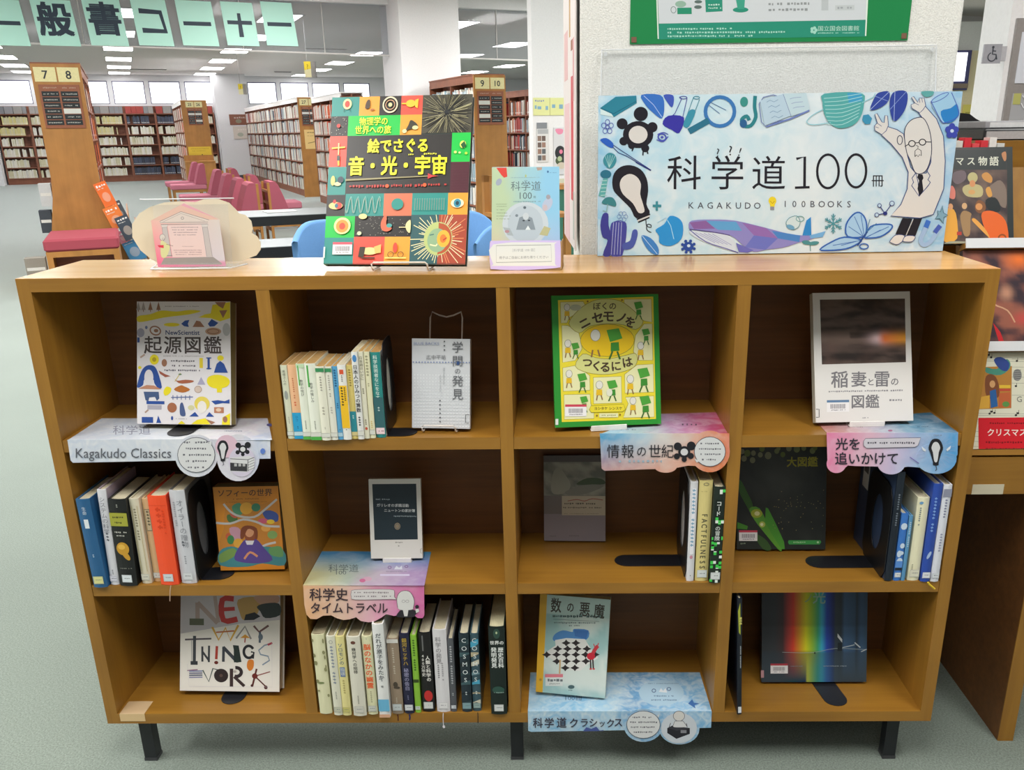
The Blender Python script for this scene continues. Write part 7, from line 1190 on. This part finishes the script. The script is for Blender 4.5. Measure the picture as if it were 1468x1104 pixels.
def rack_book(label, x0, s0, w, h, t, cov, fn, dz=-.001):
    T = thing('book', label, 'book', mat=W0 @ Matrix.Translation((x0, -t+.0105, s0+.0125))); Geo().box(0, w, 0, .002, 0, h, cov).box(0, w, t-.002, t, 0, h, cov).box(0, .002, .002, t-.002, 0, h, cov).build('cover', M['gloss'], T); Geo().box(.002, w-.002, .002, t-.002, .002, h-.002, 'd8d2c0').build('page_block', M['paper'], T)
    A = Art(w, h); fn(A); A.build('cover_print', T, 0, -.0003)
def px(*f):      # print measured in photo pixels, mapped onto the sloping plane
    ox, oy, k = f
    def m(A, x0, s0):
        A.ox, A.oy, A.k = f; Wi = (W0 @ Matrix.Translation((x0, -.012, s0+.0125))).inverted(); o = Wi @ CAM; Rm = Wi.to_3x3()
        def q(a, b): d = Rm @ ray(a, b); t = -o.y/d.y; return (o.x+d.x*t, o.z+d.z*t)
        A.mf = q
    return m
def clipw(A, w, h):     # keep print inside the cover
    A.g.v = [(min(max(x, .0005), w-.0005), y, min(max(z, .0005), h-.0005)) for x, y, z in A.g.v]
def score(A):
    px(1360, 340, 3.45)(A, .01, 0); A.r(-200, 500, 900, 1100, 'd3d2be')
    for y in (570, 590, 610, 870, 880, 900, 960, 985, 1010, 1035): A.li([(100, y), (600, y+6)], 1.6, '8a8a80')
    for y in (600, 640, 690, 720, 780): A.li([(325, y), (600, y+4)], 1.6, '8a8a80')
    for x, y in ((210, 580), (222, 592), (350, 610), (345, 735), (338, 690), (225, 862), (214, 872), (238, 868), (345, 880), (355, 870), (140, 900)): A.e(x, y, 6, 5, '2d2b2b'); A.li([(x+4, y), (x+4, y-16)], 2, '2d2b2b')
    A.e(352, 680, 22, 30, '8a8a88'); [A.li([(335, 660+10*k), (370, 655+10*k)], 2.5, '3a3a3a') for k in range(5)]; A.t('G', 362, 800, 40, '6a6a68')
    A.p([(190, 640), (325, 635), (322, 845), (158, 850)], 'b07c3a'); A.p([(190, 640), (250, 650), (300, 600), (318, 640), (270, 680), (200, 670)], '4a8a78', 1); A.p([(235, 605), (270, 590), (312, 620), (300, 660), (265, 650)], '34488a', 1)
    A.p([(192, 700), (215, 675), (245, 690), (262, 740), (258, 790), (200, 790)], '7a4a30', 1); A.p([(215, 760), (245, 750), (255, 835), (220, 845)], '2f5f9a'); A.e(228, 725, 14, 18, 'c99a6a'); A.r(262, 730, 318, 745, 'd9b43c'); A.r(262, 748, 318, 760, 'b84a3a'); A.p([(165, 790), (215, 780), (212, 845), (160, 848)], 'd0a040'); A.p([(262, 770), (318, 765), (320, 840), (258, 842)], 'b8603a'); A.e(295, 825, 18, 14, '5a8a4a')
    A.p([(158, 893), (600, 888), (600, 1070), (160, 1068)], 'c8202c'); A.t('クリスマス', 300, 965, 40, 'e8dcd4', .02, anchor='c'); A.d(205, 420, 920, 10, '7a1418'); A.d(195, 420, 1015, 12, '7a1418'); A.d(195, 420, 1048, 12, '7a1418'); clipw(A, .2, .2)
rack_book('music score book with an old painting and a red band on the lowest ledge', .01, 0, .2, .2, .012, 'd3d2be', score)
def paint1(A):
    px(1330, 190, 5.25)(A, .0, .213)
    def f(u, v):
        n = nz(u*3, v*4, 1, 3); c = mixc('3c3038', '965c4c', min(1, max(0, .45+n*1.6))); r_ = math.hypot((u-.55)/.2, (v-.1)/.14)
        c = mixc('f07832', c, min(1, r_)); r_ = math.hypot((u-.62)/.22, (v-.72)/.12); c = mixc('d04448', c, min(1, .15+r_)); r_ = math.hypot((u-.42)/.12, (v-.45)/.14); return mixc('dca080', c, min(1, .2+r_))
    A.mf = lambda x, y: (x/1000, .198-y/1000); A.ox = A.oy = 0; A.k = 1; A.uv = False; A.g2(0, 0, 210, 198, f, 30, 30)
    A.p([(60, 150), (75, 170), (85, 198), (74, 198)], 'c02a30'); A.li([(40, 80), (60, 110), (90, 125), (105, 150)], 3, 'c99a7a', sm=1)
    [A.o(150+4*k, 60+3*k, 14, 10, 2, '9a9080', a0=0, a1=200) for k in range(3)]
rack_book('large dark red old-master painting book on the middle ledge', .0, .213, .21, .198, .014, '3a2a2c', paint1)
def xmas(A):
    px(1330, 190, 5.25)(A, -.04, .425); A.p([(210, 110), (605, 118), (620, 875), (110, 880)], '463a3c')
    A.p([(208, 118), (602, 118), (606, 270), (190, 270)], '2c3233')
    for ch, x, s_ in (('ス', 340, 68), ('物', 428, 72), ('語', 514, 74), ('マ', 255, 68)): A.t(ch, x, 205, s_, 'd3d4c4', .015)
    def f(u, v): n = nz(u*4, v*5, 1, 8); return mixc('3a3034', '6e5a50', min(1, max(0, .4+n*1.4)))
    A.g2(130, 272, 612, 872, f, 18, 20)
    A.p([(210, 290), (290, 280), (300, 340), (240, 380), (200, 350)], '6a5a60', 1); A.e(352, 330, 38, 40, 'b4aa78'); A.p([(280, 400), (330, 380), (400, 385), (430, 420), (415, 475), (320, 475), (280, 440)], 'b4a878', 1); A.e(350, 375, 22, 26, 'c98a5a'); A.e(345, 440, 26, 18, 'c99a60')
    A.p([(420, 310), (460, 290), (500, 330), (490, 370), (440, 350)], 'c08848', 1); A.p([(500, 380), (560, 350), (605, 420), (600, 560), (520, 500), (470, 420)], '7a6a60', 1); A.p([(450, 420), (480, 400), (500, 465), (470, 475)], 'c9924a', 1)
    A.p([(170, 430), (195, 390), (220, 430), (215, 490), (175, 480)], 'd87a6a', 1); A.p([(150, 600), (175, 560), (225, 600), (235, 790), (135, 810)], 'e0a03c', 1); A.e(185, 550, 18, 24, 'd99a6a'); A.p([(258, 620), (285, 580), (340, 600), (335, 640), (330, 760), (290, 770), (270, 700)], '9a7a54', 1); A.e(290, 545, 20, 24, 'c9a074')
    A.p([(370, 540), (395, 500), (440, 520), (450, 570), (410, 600), (375, 580)], '7a5034', 1); A.e(400, 550, 26, 26, 'c98a54'); A.p([(450, 500), (520, 480), (560, 540), (550, 590), (470, 570)], '22282a', 1); A.p([(420, 600), (480, 580), (560, 610), (612, 690), (616, 855), (510, 855), (470, 780), (430, 680)], 'd8622a', 1); A.p([(345, 650), (370, 640), (440, 710), (480, 780), (460, 770), (380, 690)], 'd89a4a', 1); A.o(575, 790, 28, 28, 12, '8a4a20'); A.p([(120, 850), (180, 812), (360, 820), (370, 850), (330, 875), (140, 878)], '9a9a84', 1); A.p([(180, 835), (230, 825), (330, 835), (320, 855), (200, 860)], 'b89464', 1); A.r(232, 740, 268, 765, 'b03a30'); A.p([(570, 150), (602, 135), (606, 190), (590, 205)], 'b07a54', 1); clipw(A, .145, .2)
rack_book('old nativity painting book with white title characters on the top ledge', -.04, .425, .145, .2, .014, '2c3233', xmas)
# things beyond the display table
T = thing('wooden_box', 'tan wooden box end behind the nativity book', 'box', (1.955, .46, 0)); Geo().box(0, .6, 0, .33, .9, 1.31).build('box_body', M['wood'], T); Geo().box(.02, .58, .02, .31, .7005, .9).build('box_base', M['woodv'], T)
tag(Geo().bbox(1.96, 2.4, .5, .75, 1.3105, 1.335, '1c1f22', r=.003).box(1.965, 2.395, .495, .5, 1.313, 1.33, 'a9a9ac').build('black_tray', M['metal']), 'flat black tray with a silver front edge on the wooden box', 'tray')
tag(Geo().bbox(1.97, 2.38, .52, .74, 1.3355, 1.352, '9a9a9e', r=.002).box(1.98, 2.37, .519, .52, 1.338, 1.349, 'd9d9da').build('paper_stack', M['paper']), 'stack of grey-white papers on top of the black tray', 'papers')
g = Geo(); r_ = random.Random(2)
PB = thing('pamphlet_holder', 'holder of white and red pamphlets standing behind the nativity book', 'pamphlets', (1.84, .40, 1.288))
for k in range(7): Geo().box(.018*k, .018*k+.015, 0, .03, -.1, .018+.006*(k % 3), ('e4e0dc', 'd9d4cc', 'd83a44', 'e0555a', 'd84048', 'e9e4e0', 'd4d4d0')[k]).build('pamphlet', M['paper'], PB)
Geo().box(-.005, .135, -.004, .034, -.102, -.1, '6a5a48').build('pamphlet_tray', M['wood'], PB); Geo().box(.0, .13, .0, .03, -.5865, -.102, '5a4a3a').build('pamphlet_stand', M['woodv'], PB)
T = thing('wooden_counter', 'long brown wooden counter beyond the pamphlets', 'counter', (2.05, 1.5, 0)); Geo().box(0, 2.2, 0, .5, 1.25, 1.30).build('counter_top', M['oak'], T); Geo().box(.02, 2.18, .05, .48, 0, 1.25).build('counter_body', M['oak'], T)
T = thing('office_chair', 'black chair back rising beside the brown counter', 'chair', (2.82, 2.5, 0)); g = Geo(); g.prism([(-.08, 1.05), (.07, 1.05), (.075, 1.335), (.04, 1.35), (.0, 1.37), (-.03, 1.39), (-.08, 1.395)], 0, .06, '1f2023', axis='y'); g.build('backrest', M['fabric'], T); Geo().bbox(-.2, .22, -.4, .02, .98, 1.05, '232427', r=.02).build('seat_pad', M['fabric'], T); Geo().tube([(0, -.2, .05), (0, -.2, .98)], .03, '2a2a2c').build('column', M['metal'], T)
for k in range(4): Geo().tube([(0, -.2, .06), (.3*math.cos(PI/2*k+.4), -.2+.3*math.sin(PI/2*k+.4), .02)], .02, '2a2a2c', n=6).build('leg', M['metal'], T)
T = thing('wheelchair_sign', 'small grey wheelchair symbol sign jutting from the grey pillar', 'sign', (3.03, 2.99, 1.62)); Geo().box(-.0, .085, 0, .012, 0, .085, '9fa0a8').box(.085, .108, 0, .012, .01, .075, 'b4b4ba').build('sign_plate', M['paint'], T)
A = Art(.085, .085); A.e(42, 14, 6, 6, '3f434c'); A.li([(42, 20), (42, 44), (60, 46), (66, 68)], 6, '3f434c'); A.o(42, 56, 19, 19, 5, '3f434c', a0=-20, a1=250); A.li([(42, 30), (58, 31)], 5, '3f434c'); A.build('wheelchair_symbol', T, 0, -.0005)
T = thing('notice_board', 'grey-framed notice board with white sheets on the wall at the picture edge', 'notice board', (3.165, 2.985, 1.335))
Geo().box(0, .9, 0, .014, 0, .48, '8f8a88').build('board_frame', M['paint'], T); Geo().box(.03, .9, -.004, 0, .195, .42, 'd4d8e2').build('notice_sheet', M['print'], T); Geo().box(.03, .9, -.002, 0, .02, .15, 'a9aaae').build('lower_panel', M['print'], T); Geo().box(.09, .2, -.006, -.002, .16, .19, 'd9c8b8').build('small_label', M['print'], T); Geo().box(.035, .07, -.004, -.002, .1, .15, 'b4b46a').build('small_label', M['print'], T); Geo().box(.1, .3, -.006, 0, .44, .455, 'd9d9d6').build('small_label', M['print'], T)
A = Art(.9, .48); [A.d(60, 400, 80+17*k, 5, '8a90a0', k) for k in range(8)]; A.li([(75, 340), (100, 365), (120, 372), (150, 350)], 4, 'eef0f4', sm=1); A.li([(75, 375), (95, 400), (125, 395), (165, 355)], 4, 'eef0f4', sm=1); A.build('board_print', T, 0, -.0062)
# window in the cream wall far at the right
o = struct('window_12', Geo().box(7.4, 8.5, 15.9, 15.98, 1.95, 2.62, '4a4a74').box(7.4, 8.5, 15.88, 15.9, 1.98, 2.06, '8a7a6a'), M['paint']); Geo().box(7.42, 8.42, 15.88, 15.89, 2.1, 2.58).build('window_pane', M['daylight'], o)
tag(Geo().box(8.5, 8.84, 15.96, 15.98, 1.36, 1.70, 'e4d870').box(8.55, 8.8, 15.955, 15.96, 1.45, 1.47, 'b4a850').box(8.55, 8.75, 15.955, 15.96, 1.55, 1.57, 'b4a850').build('yellow_poster', M['print']), 'yellow poster on the cream wall far at the right', 'poster')
